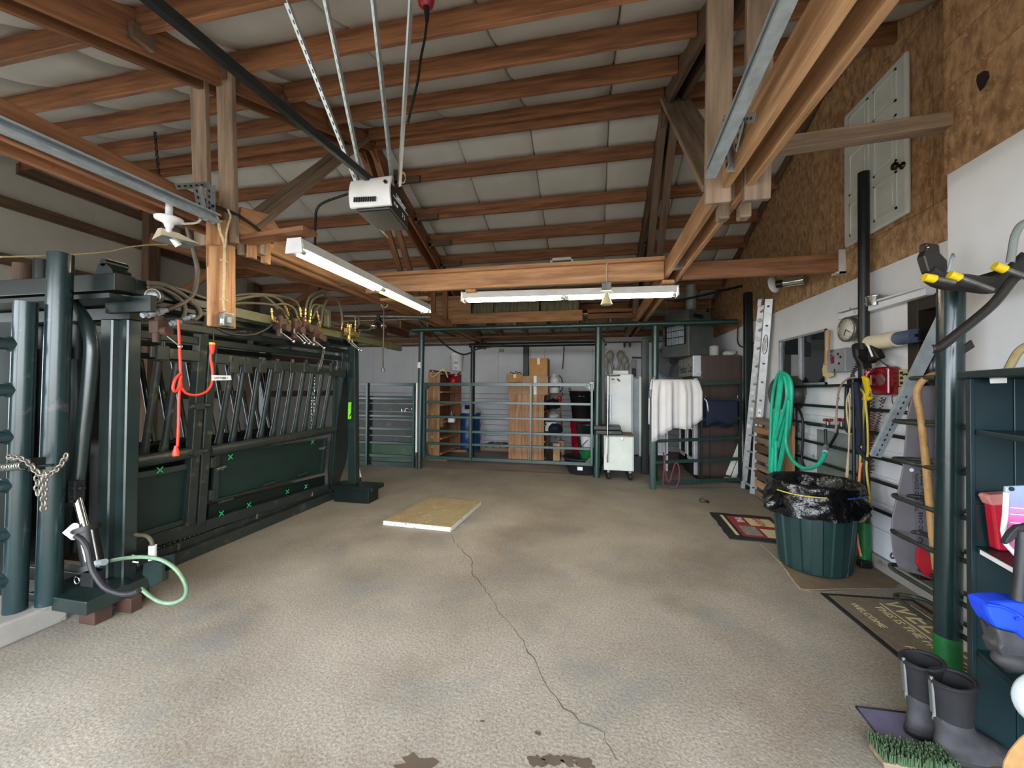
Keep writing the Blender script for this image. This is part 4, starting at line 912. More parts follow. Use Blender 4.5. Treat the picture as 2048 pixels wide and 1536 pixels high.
tubeo('cable', PP([(455, 418), (461, 433), (456, 450), (452, 470), (450, 495)], X=-2.65), .008, CREAM, hp, 6, 5)
for y in (440, 522, 600): c = P(448 if y > 500 else 436, y, X=-2.645); obj('cable_clip', MB().bar(c - V((0, .03, 0)), c + V((0, .03, 0)), .01, .008), CREAM, hp)
tubeo('pipe_hose', PP([(425, 412), (470, 428), (505, 450), (530, 472), (545, 486)], X=-2.66), .012, BLACK, hp, 7, 6)
# drop rod with tee at the loft left end, thin cables
dw = empty('water_drop_pipe', P(768, 740, Y=5.0), 'thin hanging pull rod with metal weight in front of the back wall', 'pull rod')
obj('rod', MB().cyl(P(768, 603, Y=5.0), P(766, 738, Y=5.0), .011, n=8), HOSE, dw); obj('weight', MB().cyl(P(766, 736, Y=5.0), P(766, 744, Y=5.0), .02, n=10), STEEL, dw)
obj('hook', MB().tube([P(769, 608, Y=5.0) + V((.05 * math.cos(k), 0, .05 * math.sin(k))) for k in [math.pi + i * .31 for i in range(11)]], .008, 6), CREAM, dw)
tubeo('wall_wire', PP([(0, 514), (90, 512), (170, 508), (220, 503), (262, 494), (300, 490), (335, 490)], X=-4.5), .008, CREAM, None, 6, 4, label='thin brown wire sagging across the left wall above the chute', cat='wire')
lc2 = empty('ceiling_chain', P(312, 260, Y=3.3), 'thin dark chain hanging from a purlin left of the truss struts', 'chain'); obj('links', chain_links(PP([(305, 170), (310, 270), (318, 352)], Y=3.4), .035, .013, .0045), BLACK_PIPE, lc2, kind='stuff')
# ================================================================ BACK AREA
def pbox(px0, py0, px1, py1, Y, depth, z0=None):
    """box whose front face fills a picture rectangle at depth Y"""
    a, b = P(px0, py1, Y=Y), P(px1, py0, Y=Y); return (a.x, Y, a.z if z0 is None else z0), (b.x, Y + depth, b.z)
# pipe frame with overhead rail
pf = empty('pipe_gantry', (-1.1, 6.88, 0), 'green pipe frame of three tall posts under a long overhead pipe', 'pipe frame')
FY = 6.87
for bx, tx in ((838, 844), (1193, 1197), (1308, 1311)):
    b = P(bx, 937, Y=FY); t = P(tx, 652, Y=FY); obj('post', MB().tube([(b.x, FY, 0), (t.x, FY, 2.56)], .055, 16), GATE, pf)
l, r = P(824, 660, Y=FY), P(1514, 641, Y=FY); obj('top_pipe', MB().tube([(l.x, FY, 2.60), (XR - .13, FY, 2.60)], .042, 12), GATE, pf)
obj('end_post', MB().box((XR - .12, 6.56, 0), (XR - .02, 6.66, 3.0)), GREEN_DARK, pf, bevel=.006)
# white notice on left post
c = P(838, 730, Y=FY - .062); obj('post_label', MB().cbox(c, (.06, .004, .11)), LABEL, pf)
# gate panels
def corral(name, x0, x1, Y, rails, zlo, zhi, label, ups, m=GATE, tilt=0.0, r=.024, frame_w=.05):
    g = empty(name, ((x0 + x1) / 2, Y, zlo), label, 'corral panel')
    f = lambda x: Y + (x - x0) * tilt
    for z in rails:
        big = z in (rails[0], rails[-1])
        beam('rail', (x0, f(x0), z), (x1, f(x1), z), .045 if big else .04, .06 if big else .045, m, g)
    for x in ups: beam('upright', (x, f(x) - .03, zlo), (x, f(x) - .03, zhi), .075, .04, m, g, up=(1, 0, 0))
    return g
def zr(px, ys, Y): return [P(px, y, Y=Y).z for y in ys]
xl, xr_ = P(850, 800, Y=FY).x, P(1186, 800, Y=FY).x
rails = zr(1000, (769, 806, 836, 865, 891, 920), FY)
gp = corral('corral_gate', xl, xr_, FY - .02, rails, rails[-1], rails[0] + .03, 'green steel gate closing off the back store between the posts', [xl + .02, P(944, 800, Y=FY).x, P(1063, 800, Y=FY).x, xr_ - .02])
for (x, s) in ((xl, 1), (xr_, -1)):
    for z, q in ((rails[0], -1), (rails[-1], 1)): obj('gusset', MB().prism([(x, FY - .04, z), (x + s * .16, FY - .04, z), (x, FY - .04, z + q * .16)], (0, .012, 0)), GREEN, gp)
c = P(1183, 766, Y=FY - .08); obj('latch', MB().cbox(c, (.08, .03, .035)).cbox(c + V((.03, 0, -.05)), (.02, .03, .10)), STEEL, gp, bevel=.006); tubeo('latch_wire', PP([(1172, 770), (1178, 780), (1183, 778)], Y=FY - .08), .006, STEEL, gp, 6, 3)
xl, xr_ = P(716, 800, Y=FY).x, P(832, 800, Y=FY).x
rails = zr(780, (769, 797, 832, 858, 886, 912), FY)
lp_ = corral('corral_fence', xl - .4, xr_, FY + .02, rails, .02, rails[0] + .03, 'green steel panel left of the tall post behind the chute', [P(736, 800, Y=FY).x, xr_ - .03])
obj('drop_sheet', MB().box((xl - .4, FY + .04, .10), (xr_, FY + .05, .42)), mat('mossy_green_sheet', '#3c5a41', col2='#293e2d', scale=6, rough=.6, wear='#7d8a72', wear_amt=.6, wear_scale=9, wear_edge=.2), lp_); obj('drop_sheet', MB().box((xl - .4, FY + .04, .0), (xr_, FY + .05, .085)), GREEN, lp_)
for k in range(6): z = .44 + k * .155; obj('slat', MB().box((xl - .4, FY + .05, z), (xr_, FY + .075, z + .135)), GREEN_DIRTY, lp_)
obj('edge_strip', MB().box((xr_ + .02, FY - .05, .25), (xr_ + .05, FY - .02, 1.6)), LABEL, lp_)
tubeo('snap_hook', PP([(803, 818), (805, 825), (810, 824), (811, 818), (816, 817), (821, 821), (824, 818), (821, 815)], Y=FY - .05), .010, CHROME, lp_, 6, 4)
c = P(838, 934, Y=FY); obj('hinge_rod', MB().cyl(P(833, 905, Y=FY - .07), P(833, 938, Y=FY - .07), .02, n=8), RUST, lp_)
# open gate swung towards the ladder
ga, gb = P(1304, 978, Z=0), V((2.22, 6.56, 0)); gdir = (gb - ga); 
og = empty('swing_gate', ga, 'open green swing gate on the right holding the white cloth and dark saddle pad', 'gate')
def gpt(t, z): return ga + gdir * t + V((0, 0, z))
zs = [1.565, 1.30, 1.02, .72, .40, .09]
for i, z in enumerate(zs): beam('rail', gpt(.02, z), gpt(1, z + .06), .045, .055 if i in (0, 5) else .045, GATE, og)
beam('hinge_upright', gpt(0, 0), gpt(0, 1.40), .06, .07, GATE, og, up=(0, 1, 0)); beam('upright', gpt(.02, 0.05), gpt(.02, 1.7), .045, .045, GATE, og, up=(0, 1, 0))
beam('upright', gpt(.55, .09), gpt(.55, 1.6), .03, .05, GREEN_DARK, og, up=(0, 1, 0)); beam('upright', gpt(.985, .12), gpt(.985, 1.62), .04, .05, GREEN_DARK, og, up=(0, 1, 0))
obj('hinge_box', MB().cbox(gpt(0, 1.44), (.09, .09, .12)), GREEN, og, bevel=.008)
# white cloth over the gate
def drape(name, t0, t1, ztop, front, back, m, label, cat, folds, amp, slant=0.0, bow=.0):
    d = gdir.normalized(); n = V((d.y, -d.x, 0)); g = []
    prof = [(-back, -.05)] + [(-back * k, -.05) for k in (.66, .33)] + [(-.03, -.045), (0, -.015), (0.0, .015), (-.03, .045)] + [(-front * k, .05) for k in (.15, .3, .45, .6, .75, .88, 1)]
    for k, (z, o) in enumerate(prof):
        r = []
        for j in range(41):
            s = j / 40; t = t0 + (t1 - t0) * s; h = min(1, abs(z) / .25)
            zz = z * (1 - (slant * s if o > 0 else slant * .3 * s) + .05 * math.sin(9 * s + 1) * h)
            f = amp * h * (math.sin(folds * s * 6.28 + .8 * math.sin(5 * s)) + .5 * math.sin(folds * 2.3 * s * 6.28 + 2)) * (1 if o > 0 else .4)
            spread = (s - .5) * bow * h * (t1 - t0)
            r.append(gpt(t + spread, ztop + zz) + n * (o + f + (.02 * h if o > 0 else 0)))
        g.append(r)
    return tag(obj(name, MB().grid(g, .004, True, n), m), label, cat)
drape('white_cloth', .0, .50, 1.66, .90, .66, CLOTH, 'white cloth sheet draped over the open gate', 'cloth', 3.3, .030, slant=.30, bow=.12)
sp2 = drape('saddle_pad', .58, .93, 1.36, .36, .42, NAVY, 'dark navy saddle pad folded over the open gate beside the ladder', 'saddle pad', .6, .006, slant=.0, bow=.0)
d = gdir.normalized(); n = V((d.y, -d.x, 0))
obj('white_piping', MB().tube(spline([gpt(.60, .98) + n * .062, gpt(.60, 1.2) + n * .064, gpt(.59, 1.32) + n * .06, gpt(.585, 1.37)], 5), .008, 6), LABEL, sp2)
hb = tubeo('pink_halter', PP([(1327, 905), (1329, 930), (1326, 965), (1332, 972), (1350, 975), (1358, 960), (1358, 935), (1352, 925), (1346, 940), (1338, 965), (1330, 940), (1331, 910)], Y=ga.y - .06), .011, mat('maroon_rope', '#7c3346', col2='#5e2434', rough=.8), None, 7, 5, label='maroon rope halter hanging below the white cloth on the gate', cat='halter')
# second frame (back) of dark pipe
bf = empty('storage_gantry', (-1, 8.3, 0), 'dark pipe goal frame standing in the back store behind the gate', 'pipe frame')
by = 8.3; L_, R_ = P(945, 800, Y=by).x, P(1198, 800, Y=by).x; zt = P(1000, 690, Y=by).z
obj('post', MB().tube([(L_, by, 0), (L_, by, zt)], .05, 12), GREEN_DARK, bf); obj('top_pipe', MB().tube([(L_ - .08, by, zt), (R_ + .15, by, zt)], .05, 12), GREEN_DARK, bf); obj('post', MB().tube([(R_, by, 0), (R_, by, zt)], .05, 12), GREEN_DARK, bf)
df = empty('steel_doorway', P(1250, 930, Z=0), 'black steel door frame behind the white freezer', 'door frame')
dy = 7.37; L_, R_ = P(1206, 800, Y=dy).x, P(1290, 800, Y=dy).x; zt = P(1250, 678, Y=dy).z
for x in (R_,): obj('post', MB().box((x - .06, dy - .05, 0), (x + .06, dy + .05, zt)), GREEN_DARK, df, bevel=.008)
obj('head', MB().box((L_, dy - .04, zt - .05), (R_ + .3, dy + .04, zt + .03)), BLACK_PIPE, df); obj('post', MB().box((L_ - .03, dy - .04, 0), (L_ + .03, dy + .04, zt)), GREEN_DARK, df, bevel=.006)

# open wooden shelf unit
SY = 7.75
ws_ = empty('shelf_unit', P(890, 915, Z=0), 'tall open wooden plank shelf unit in the back store', 'shelf unit')
x0, x1, x2 = P(856, 800, Y=SY).x, P(879, 800, Y=SY).x, P(925, 800, Y=SY + .8).x
zt = P(866, 744, Y=SY).z
# end panel faces the viewer, the shelves run away to the right and back
obj('end_board', MB().box((x0, SY, .06), (x1, SY + .045, zt)), W_ORANGE['z'], ws_, bevel=.004)
obj('back_board', MB().box((x0, SY + .045, .06), (x0 + .02, SY + 1.25, zt + .05)), W_RED, ws_)
xx = P(925, 800, Y=SY + 1.2).x
obj('end_board', MB().box((x0 + .03, SY + 1.22, .06), (x0 + .30, SY + 1.26, zt)), W_RED['z'], ws_)
for py in (750, 784, 810, 845, 878, 908):
    z = P(880, py, Y=SY).z; z = zt - .03 if py == 750 else z
    obj('shelf', MB().box((x0 + .03, SY + .045, max(.06, z - .02)), (x0 + .30, SY + 1.22, max(.06, z - .02) + .035)), W_ORANGE, ws_, bevel=.003)
obj('foot_plank', MB().box((x0 - .05, SY - .06, 0), (x0 + .45, SY + .06, .055)), W_PALE, ws_); obj('foot_plank', MB().box((x0 - .05, SY + 1.1, 0), (x0 + .5, SY + 1.22, .055)), W_PALE, ws_)
for py in (829, 874, 893): c = P(864, py, Y=SY - .01); obj('rope_hole', MB().lathe(c, [(.03, 0), (.032, .006), (.012, .008)], 12, (0, -1, 0)), CREAM, ws_)
rp2 = tubeo('rope_coil', PP([(866, 742), (862, 748), (865, 754), (875, 748), (884, 740), (892, 742), (880, 740), (889, 738), (893, 748), (896, 755)], Y=SY - .03), .014, CREAM, None, 7, 5, label='cream rope tied over the top of the wooden shelf unit', cat='rope')
def bucket(name, px, pyb, pyt, Y, rb, rt, m, label, cat='bucket', lid=None, handle=True, n=24, zb=None):
    c = P(px, pyb, Y=Y); h = P(px, pyt, Y=Y).z - c.z
    if zb is not None: h = c.z + h - zb; c.z = zb
    r = empty(name, c, label, cat)
    obj('body', MB().lathe(c, [(rb * .96, 0), (rb, .01), (rt * .98, h * .93), (rt * 1.05, h * .95), (rt * 1.05, h), (rt * .96, h), (rb * .9, .03)], n), m, r)
    if lid: obj('lid', MB().lathe(c + V((0, 0, h)), [(rt * 1.07, -.01), (rt * 1.07, .02), (rt * .9, .03), (.01, .03)], n), lid, r)
    if handle: obj('handle', MB().tube([c + V((rt * 1.06 * math.cos(a), -.3 * rt * math.sin(a) - .02, h * .9 - rt * .75 * math.sin(a))) for a in [i * math.pi / 12 for i in range(13)]], .005, 5), STEEL, r)
    return r
zs1 = P(880, 750, Y=SY).z
wbk = bucket('bucket', 914, 742, 709, SY + .75, .125, .155, WHITE_PL, 'white printed plastic bucket standing on top of the wooden shelf unit', lid=LABEL)
zz = zt + .01
wbk.location.z += 0
text('bucket_print', 'T', .09, P(912, 738, Y=SY + .61), (1, 0, 0), (0, 0, 1), INK, wbk); text('bucket_print', 'FEED', .05, P(912, 726, Y=SY + .60), (1, 0, 0), (0, 0, 1), GREEN_DARK, wbk)
gas = empty('gas_can', P(906, 766, Y=SY + .6), 'red fuel can on the top shelf of the wooden unit', 'fuel can')
c = P(908, 767, Y=SY + .6); obj('can', MB().lathe(c, [(.14, 0), (.15, .02), (.15, .10), (.11, .15), (.05, .16)], 20, sx=.8), RED, gas, bevel=.004); obj('spout', MB().tube([c + V((.06, -.02, .15)), c + V((.10, -.05, .21)), c + V((.18, -.06, .25))], .018, 8), RED, gas); obj('handle', MB().tube([c + V((-.07, 0, .14)), c + V((-.02, 0, .21)), c + V((.06, 0, .15))], .014, 6), RED, gas); obj('cap', MB().cyl(c + V((.05, -.05, .17)), c + V((.09, -.08, .19)), .018, n=8), LABEL, gas)
jug = empty('jug', P(903, 846, Y=SY + .5), 'white labelled steel jug on the middle shelf of the wooden unit', 'jug')
c = P(903, 846, Y=SY + .35); obj('body', MB().lathe(c, [(.07, 0), (.08, .01), (.08, .16), (.05, .20), (.045, .215), (.05, .22)], 18), STEEL, jug); obj('jug_label', MB().lathe(c + V((0, 0, .02)), [(.081, 0), (.081, .12)], 18, caps=False), LABEL, jug); obj('cap', MB().cyl(c + V((0, 0, .22)), c + V((0, 0, .25)), .03, n=12), STEEL, jug)
c = P(885, 853, Y=SY + .2); tag(obj('wood_block', MB().cbox(c + V((-.02, 0, .11)), (.08, .12, .24)), W_PALE), 'pale wood block on the middle shelf left of the jug', 'block')
# blue drum, sack, pallet
bd = empty('blue_drum', P(905, 905, Z=0), 'blue steel drum between the shelf unit and the pallet', 'drum')
c = V((P(937, 800, Y=9.38).x, 9.38, 0)); R = .30
prof = [(R * .97, 0), (R, .015)]
for i in range(1, 12): prof.append((R + (.014 if i in (4, 8) else 0), i * .074))
obj('body', MB().lathe(c, prof + [(R, .87), (R * 1.02, .88), (R * 1.02, .9), (R * .96, .9), (R * .95, .885), (.01, .885)], 32), BLUE_DRUM, bd); obj('rim', MB().tube([c + V((R * 1.01 * math.cos(k * .2618), R * 1.01 * math.sin(k * .2618), .9)) for k in range(24)], .012, 6, closed=True), STEEL, bd)
sk = empty('feed_sack', c + V((-.05, 0, .9)), 'white printed feed sack lying on top of the blue drum', 'sack')
g = [[c + V((-.25 + .5 * i / 8, -.22 + .44 * j / 6, .905 + .24 * (math.sin(math.pi * i / 8) * math.sin(math.pi * j / 6)) ** .5 + .015 * math.sin(i * 3 + j * 2))) for i in range(9)] for j in range(7)]
obj('sack_body', MB().grid(g, .02, True, (0, 0, -1)), WHITE_PL, sk); obj('sack_print', MB().box((c.x - .02, c.y - .235, 1.0), (c.x + .12, c.y - .228, 1.10)), NAVY, sk)
pal = empty('pallet', (-1.9, 9.35, 0), 'wooden pallet on the floor against the back wall', 'pallet')
px0, px1 = P(962, 900, Y=9.2).x, P(1090, 900, Y=9.2).x
for i in range(3): obj('bearer', MB().box((px0, 9.15 + i * .38, 0), (px1, 9.24 + i * .38, .09)), W_GREY, pal, bevel=.004)
for i in range(9): x = px0 + (px1 - px0) * i / 9; obj('deck_board', MB().box((x, 9.13, .09), (x + (px1 - px0) / 9 - .05, 10.02, .112)), W_PALE if i % 2 else W_GREY, pal, bevel=.003)
# cupboard with plank side
CYY = 8.05
cp = empty('plank_cupboard', P(1055, 918, Z=0), 'warm orange plank cupboard standing edge-on under the cardboard boxes', 'cupboard')
cx0, cx1 = P(1017, 850, Y=CYY).x, P(1088, 850, Y=CYY).x; cz = P(1050, 789, Y=CYY).z
cuts = [0, .19, .38, .55, .70, .84, 1.0]
for a, b in zip(cuts, cuts[1:]): obj('plank', MB().box((cx0 + (cx1 - cx0) * a + .002, CYY, .02), (cx0 + (cx1 - cx0) * b - .002, CYY + .022, cz)), W_ORANGE['z'], cp, bevel=.004)
obj('back_sheet', MB().box((cx0, CYY + .022, .02), (cx0 + .02, CYY + 1.2, cz)), W_PALE, cp); obj('end_sheet', MB().box((cx0, CYY + 1.2, .02), (cx1, CYY + 1.22, cz)), W_PALE['z'], cp)
for z in (.06, .40, .74, 1.02, cz - .03): obj('shelf', MB().box((cx0 + .02, CYY + .022, z), (cx1 + .02, CYY + 1.2, z + .022)), W_PALE, cp, bevel=.002)
def carton(name, r, Y, dep, m, label, tape=True, flaps=False, z0=None):
    a, b = pbox(*r, Y, dep, z0); c = empty(name, ((a[0] + b[0]) / 2, Y + dep / 2, a[2]), label, 'cardboard box', 'cardboard boxes on the cupboard')
    obj('carton', MB().box(a, b), m, c, bevel=.004); xm = (a[0] + b[0]) / 2
    if tape: obj('tape', MB().box((xm - .03, Y - .002, b[2] - (b[2] - a[2]) * tape), (xm + .03, Y, b[2] + .001)).box((xm - .03, Y - .002, b[2]), (xm + .03, Y + dep, b[2] + .002)), mat('packing_tape', '#c9b694', col2='#bfae8e', rough=.25) if tape < 1 else LABEL, c)
    obj('flap_seam', MB().box((a[0] + .005, Y + dep / 2 - .003, b[2]), (b[0] - .005, Y + dep / 2 + .003, b[2] + .001)), BLACK, c)
    return c
carton('carton', (1016, 765, 1062, 789), CYY + .05, .35, CARD2, 'low tan box at the bottom left of the box stack on the cupboard', 0, z0=cz)
carton('carton', (1045, 752, 1096, 789), CYY + .0, .55, CARD2, 'wide tan box with a white tape strip at the bottom right of the stack', 1.0, z0=cz)
carton('carton', (1013, 748, 1046, 764), CYY + .08, .3, CARD, 'small box with black cables on top at the left of the stack', .5)
carton('carton', (1059, 716, 1095, 753), CYY + .05, .45, CARD, 'tall square box on the very top of the stack', .35)
tubeo('cable_tangle', PP([(1020, 748), (1022, 744), (1028, 748), (1032, 743), (1036, 746), (1040, 745), (1043, 749), (1034, 748), (1026, 746)], Y=CYY + .15), .008, BLACK, None, 6, 5, label='black cable tangle on top of the small cardboard box', cat='cable')
# bits on the cupboard shelves
def lump(name, c, r, m, label, cat, sc=(1, 1, 1)):
    mb = MB().ball(c, r, 8, sc)
    mb.v = [p + V((noise.noise(p * 9), noise.noise(p * 9 + V((5, 0, 0))), noise.noise(p * 9 + V((0, 7, 0))))) * r * .35 for p in mb.v]
    return tag(obj(name, mb, m), label, cat)
YS = CYY + .35
xr1 = cx1 + .10
lump('black_bag', V((xr1 + .03, YS, 1.18)), .15, BLACK, 'black bag on the cupboard upper shelf', 'bag', (1, 1.2, .8)); lump('clear_bag', V((xr1 + .05, YS + .05, .93)), .12, VINYL, 'pale plastic bag on the second cupboard shelf', 'bag', (1, 1.2, .6))
lump('blue_bag', V((xr1 + .10, YS, .66)), .15, NAVY, 'dark blue bag on the third cupboard shelf', 'bag', (1, 1.3, .8)); lump('brown_sack', V((xr1 + .12, CYY + .15, .15)), .17, mat('brown_fabric', '#3a2a20', col2='#22180f', rough=.8), 'folded brown sack on the floor beside the cupboard', 'sack', (1, 1, .9))
a, b = pbox(1090, 845, 1112, 862, YS, .3); tag(obj('white_carton', MB().box(a, b), LABEL, bevel=.004), 'white box on the cupboard lower shelf', 'box')
a, b = pbox(1111, 840, 1123, 862, YS + .02, .3); tag(obj('brown_carton', MB().box(a, b), W_BROWN['z'], bevel=.004), 'narrow brown box right of the white box on the cupboard shelf', 'box')
a, b = pbox(1106, 887, 1120, 921, CYY - .1, .12, 0); tag(obj('wood_post_end', MB().box(a, b), W_PALE['z'], bevel=.004), 'upright pale timber offcut on the floor, left of the pair', 'timber offcut')
a, b = pbox(1117, 882, 1129, 921, CYY + .05, .12, 0); tag(obj('wood_post_end', MB().box(a, b), W_GREY['z'], bevel=.004), 'upright grey timber offcut on the floor, right of the pair', 'timber offcut')
spz = empty('garden_sprayer', P(1107, 785, Y=8.5), 'white pump sprayer with black strap standing behind the boxes', 'sprayer')
c = P(1108, 786, Y=8.5); obj('tank', MB().lathe(c, [(.11, 0), (.12, .02), (.12, .28), (.08, .34), (.045, .36), (.045, .40), (.03, .41)], 18), WHITE_PL, spz); obj('band', MB().lathe(c + V((0, 0, .12)), [(.122, 0), (.122, .06)], 18, caps=False), NAVY, spz); tubeo('strap', [c + V((.1, -.03, .38)), c + V((.17, -.05, .3)), c + V((.18, -.05, .1)), c + V((.13, -.04, .02))], .012, BLACK, spz, 6, 4)
lump('red_strap_bundle', P(1119, 797, Y=8.4), .05, RED, 'tangle of red straps below the pump sprayer', 'straps', (1, 1, 1.2))
obj('sprayer_stand', MB().box(tuple(c + V((-.16, -.05, -.06))), tuple(c + V((.18, .2, 0)))), W_BROWN, spz)
for dx in (-.14, .14): obj('sprayer_stand_leg', MB().box((c.x + dx - .02, c.y + .05, 0), (c.x + dx + .02, c.y + .1, c.z - .06)), W_BROWN, spz)
# bins by the right post
def tapered(name, px, pyb, pyt, Y, rb, rt, m, label, cat='bin', ribs=True, zb=0.0):
    c = P(px, pyb, Y=Y); zt_ = P(px, pyt, Y=Y).z; c.z = zb; h = zt_ - zb
    r = empty(name, c, label, cat); prof = [(rb * .95, 0), (rb, .02), (rb + (rt - rb) * .8, h * .8)] + ([(rb + (rt - rb) * .8 + .015, h * .81)] if ribs else []) + [(rt, h * .96), (rt * 1.05, h * .965), (rt * 1.05, h), (rt * .97, h), (rb * .9, .04)]
    obj('body', MB().lathe(c, prof, 28), m, r)
    return r, c, h
rbn, rc_, rh = tapered('red_bin', 1165, 915, 839, 8.55, .21, .26, RED, 'red plastic bin beneath the black bin near the right gate post')
bbn, c, h = tapered('black_bin', 1165, 838, 782, 8.55, .215, .28, BLACK, 'tall black plastic bin stacked on the red bin', zb=rh + .002)
for a in (-1, 1): obj('bin_handle', MB().cbox(c + V((a * .27, -.05, h + .02)), (.05, .08, .09)), BLACK, bbn, bevel=.01)
obj('grip_slot', MB().cbox(c + V((-.02, -.265, h * .82)), (.14, .03, .03)), BLACK, bbn, bevel=.008)
gbn, c, h = tapered('green_bin', 1178, 890, 847, 7.75, .20, .25, GREEN, 'dark green tub with a white bucket in front, left of the post', zb=.28)
obj('stand', MB().box((c.x - .18, c.y - .18, 0), (c.x + .18, c.y + .18, .28)), BLACK, gbn)
wb2 = bucket('bucket', 1176, 897, 870, 7.2, .11, .135, WHITE_PL, 'white paint bucket with a stick behind the gate near the right post', zb=.30)
obj('stir_stick', MB().cyl(P(1163, 893, Y=7.05), P(1175, 880, Y=7.05), .007, n=6), BLACK, wb2)
gb2 = bucket('bucket', 1176, 925, 897, 7.2, .125, .14, GREEN_BRIGHT, 'green bucket standing in the black rubber tub', zb=.045, lid=GREEN)
tb2 = empty('rubber_tub', P(1165, 935, Z=0), 'wide shallow black rubber tub on the floor behind the gate', 'tub'); c = V((P(1168, 900, Y=7.22).x, 7.22, 0)); obj('tub_body', MB().lathe(c, [(.26, 0), (.28, .02), (.36, .26), (.385, .27), (.385, .29), (.35, .29), (.26, .04), (.01, .04)], 32), BLACK_RUB, tb2); obj('tub_label', MB().cbox(c + V((-.06, -.325, .13)), (.09, .006, .06), ), LABEL, tb2)

# mobile cabinet
mc = empty('castor_cabinet', P(1238, 950, Z=0), 'small pale cabinet on castors in front of the white freezer', 'cabinet')
cy = 6.72; cx0, cx1 = P(1208, 900, Y=cy).x, P(1268, 900, Y=cy).x; z0, z1 = P(1240, 942, Y=cy).z, P(1240, 873, Y=cy).z
obj('body', MB().box((cx0, cy + .02, z0), (cx1, cy + .54, z1)), PALE_CAB, mc, bevel=.006); obj('door', MB().box((cx0 + .01, cy, z0 + .01), (cx1 - .02, cy + .018, z1 - .01)), PALE_CAB, mc, bevel=.004)
obj('top', MB().box((cx0 - .01, cy - .01, z1), (cx1 + .01, cy + .56, z1 + .02)), W_GREY, mc, bevel=.004)
c = P(1244, 878, Y=cy - .005); obj('lock', MB().cbox(c, (.035, .02, .05)), CHROME, mc, bevel=.004); c = P(1241, 904, Y=cy - .003); obj('outlet_plate', MB().cbox(c, (.05, .008, .085)), WHITE_PL, mc, bevel=.003)
for x in (cx0 + .07, cx1 - .06):
    for y in (cy + .07, cy + .46):
        f = obj('castor', MB().prism([(x - .02, y - .02, z0), (x + .03, y - .02, z0), (x + .012, y - .02, .06), (x - .012, y - .02, .06)], (0, .045, 0)), CHROME, mc); obj('wheel', MB().lathe((x, y - .01, .058), [(.02, -.018), (.058, -.016), (.058, .016), (.02, .018)], 20, (1, .35, 0)), BLACK_RUB, f)
hd = empty('floor_squeegee', P(1214, 930, Y=6.6), 'tall slim chrome pole with a white sleeve leaning on the castor cabinet', 'pole'); obj('pole', MB().cyl(P(1215, 925, Y=6.68), P(1216, 752, Y=6.68), .012, n=8), CHROME, hd); obj('sleeve', MB().cyl(P(1212, 910, Y=6.66), P(1214, 875, Y=6.67), .028, n=10), WHITE_PL, hd); obj('cross_bar', MB().cyl(P(1208, 752, Y=6.68), P(1240, 751, Y=6.72), .014, n=8), CHROME, hd)
for i, (zz, dx) in enumerate(((0, 0), (.075, -.03))):
    a = P(1203, 865, Y=cy + .05); k = empty('tool_case', (cx0 + .05, cy + .2, z1 + .02 + zz), ['flat black case lying on the castor cabinet, bottom one', 'flat black case lying on the castor cabinet, top one'][i], 'case', 'black cases on the castor cabinet')
    obj('shell', MB().box((cx0 - .14 + dx, cy + .02, z1 + .021 + zz), (cx0 + .30 + dx, cy + .36, z1 + .09 + zz)), BLACK, k, bevel=.01); obj('clip', MB().cbox((cx0 + .1 + dx, cy + .018, z1 + .055 + zz), (.04, .012, .03)), GREY_PAINT, k, bevel=.003)
# white upright freezer
fz_ = empty('upright_freezer', P(1242, 930, Z=0), 'white upright freezer with magnets behind the castor cabinet', 'freezer')
fy = 7.42; fx0, fx1 = P(1218, 800, Y=fy).x, P(1264, 800, Y=fy).x; zt = P(1240, 748, Y=fy).z
obj('body', MB().box((fx0, fy + .05, .05), (fx1 + .03, fy + .7, zt)), WHITE_EN, fz_, bevel=.02); obj('door', MB().box((fx0, fy, .08), (fx1 - .0, fy + .045, zt)), WHITE_EN, fz_, bevel=.018)
obj('handle', MB().box((fx0 + .01, fy - .04, .9), (fx0 + .04, fy, 1.4)), GALV, fz_, bevel=.006)
for (q, m) in (((1223, 757, 1229, 760), GREY_PAINT), ((1221, 762, 1231, 768), LABEL)): a, b = pbox(*q, fy - .006, .004); obj('magnet', MB().box(a, b), m, fz_)
obj('magnet', MB().prism(PP([(1233, 757), (1237, 757), (1241, 762), (1240, 764), (1235, 761)], Y=fy - .004), (0, .003, 0)), mat('ochre', '#6d5a28', col2='#3d3216'), fz_)
obj('foot', MB().box((fx0 + .05, fy + .06, 0), (fx1 - .02, fy + .65, .05)), BLACK, fz_)
a, b = pbox(1226, 741, 1257, 749, fy + .1, .3); tag(obj('tray', MB().box(a, b), PALE_CAB, bevel=.006), 'pale tray on top of the white freezer', 'tray')
pd = empty('cooler_door', P(1275, 915, Y=7.5), 'grey cooler door panel standing beside the white freezer', 'panel'); a, b = pbox(1265, 757, 1278, 909, 7.55, .06); obj('panel', MB().box(a, b), mat('blue_grey_panel', '#8d99a2', col2='#7a868f', rough=.4), pd, bevel=.005); a, b = pbox(1278, 753, 1285, 913, 7.5, .08); obj('edge_strip', MB().box(a, b), PALE_CAB, pd, bevel=.005)
obj('foot', MB().box((a[0] - .25, 7.52, 0), (b[0], 7.6, a[2])), BLACK, pd)
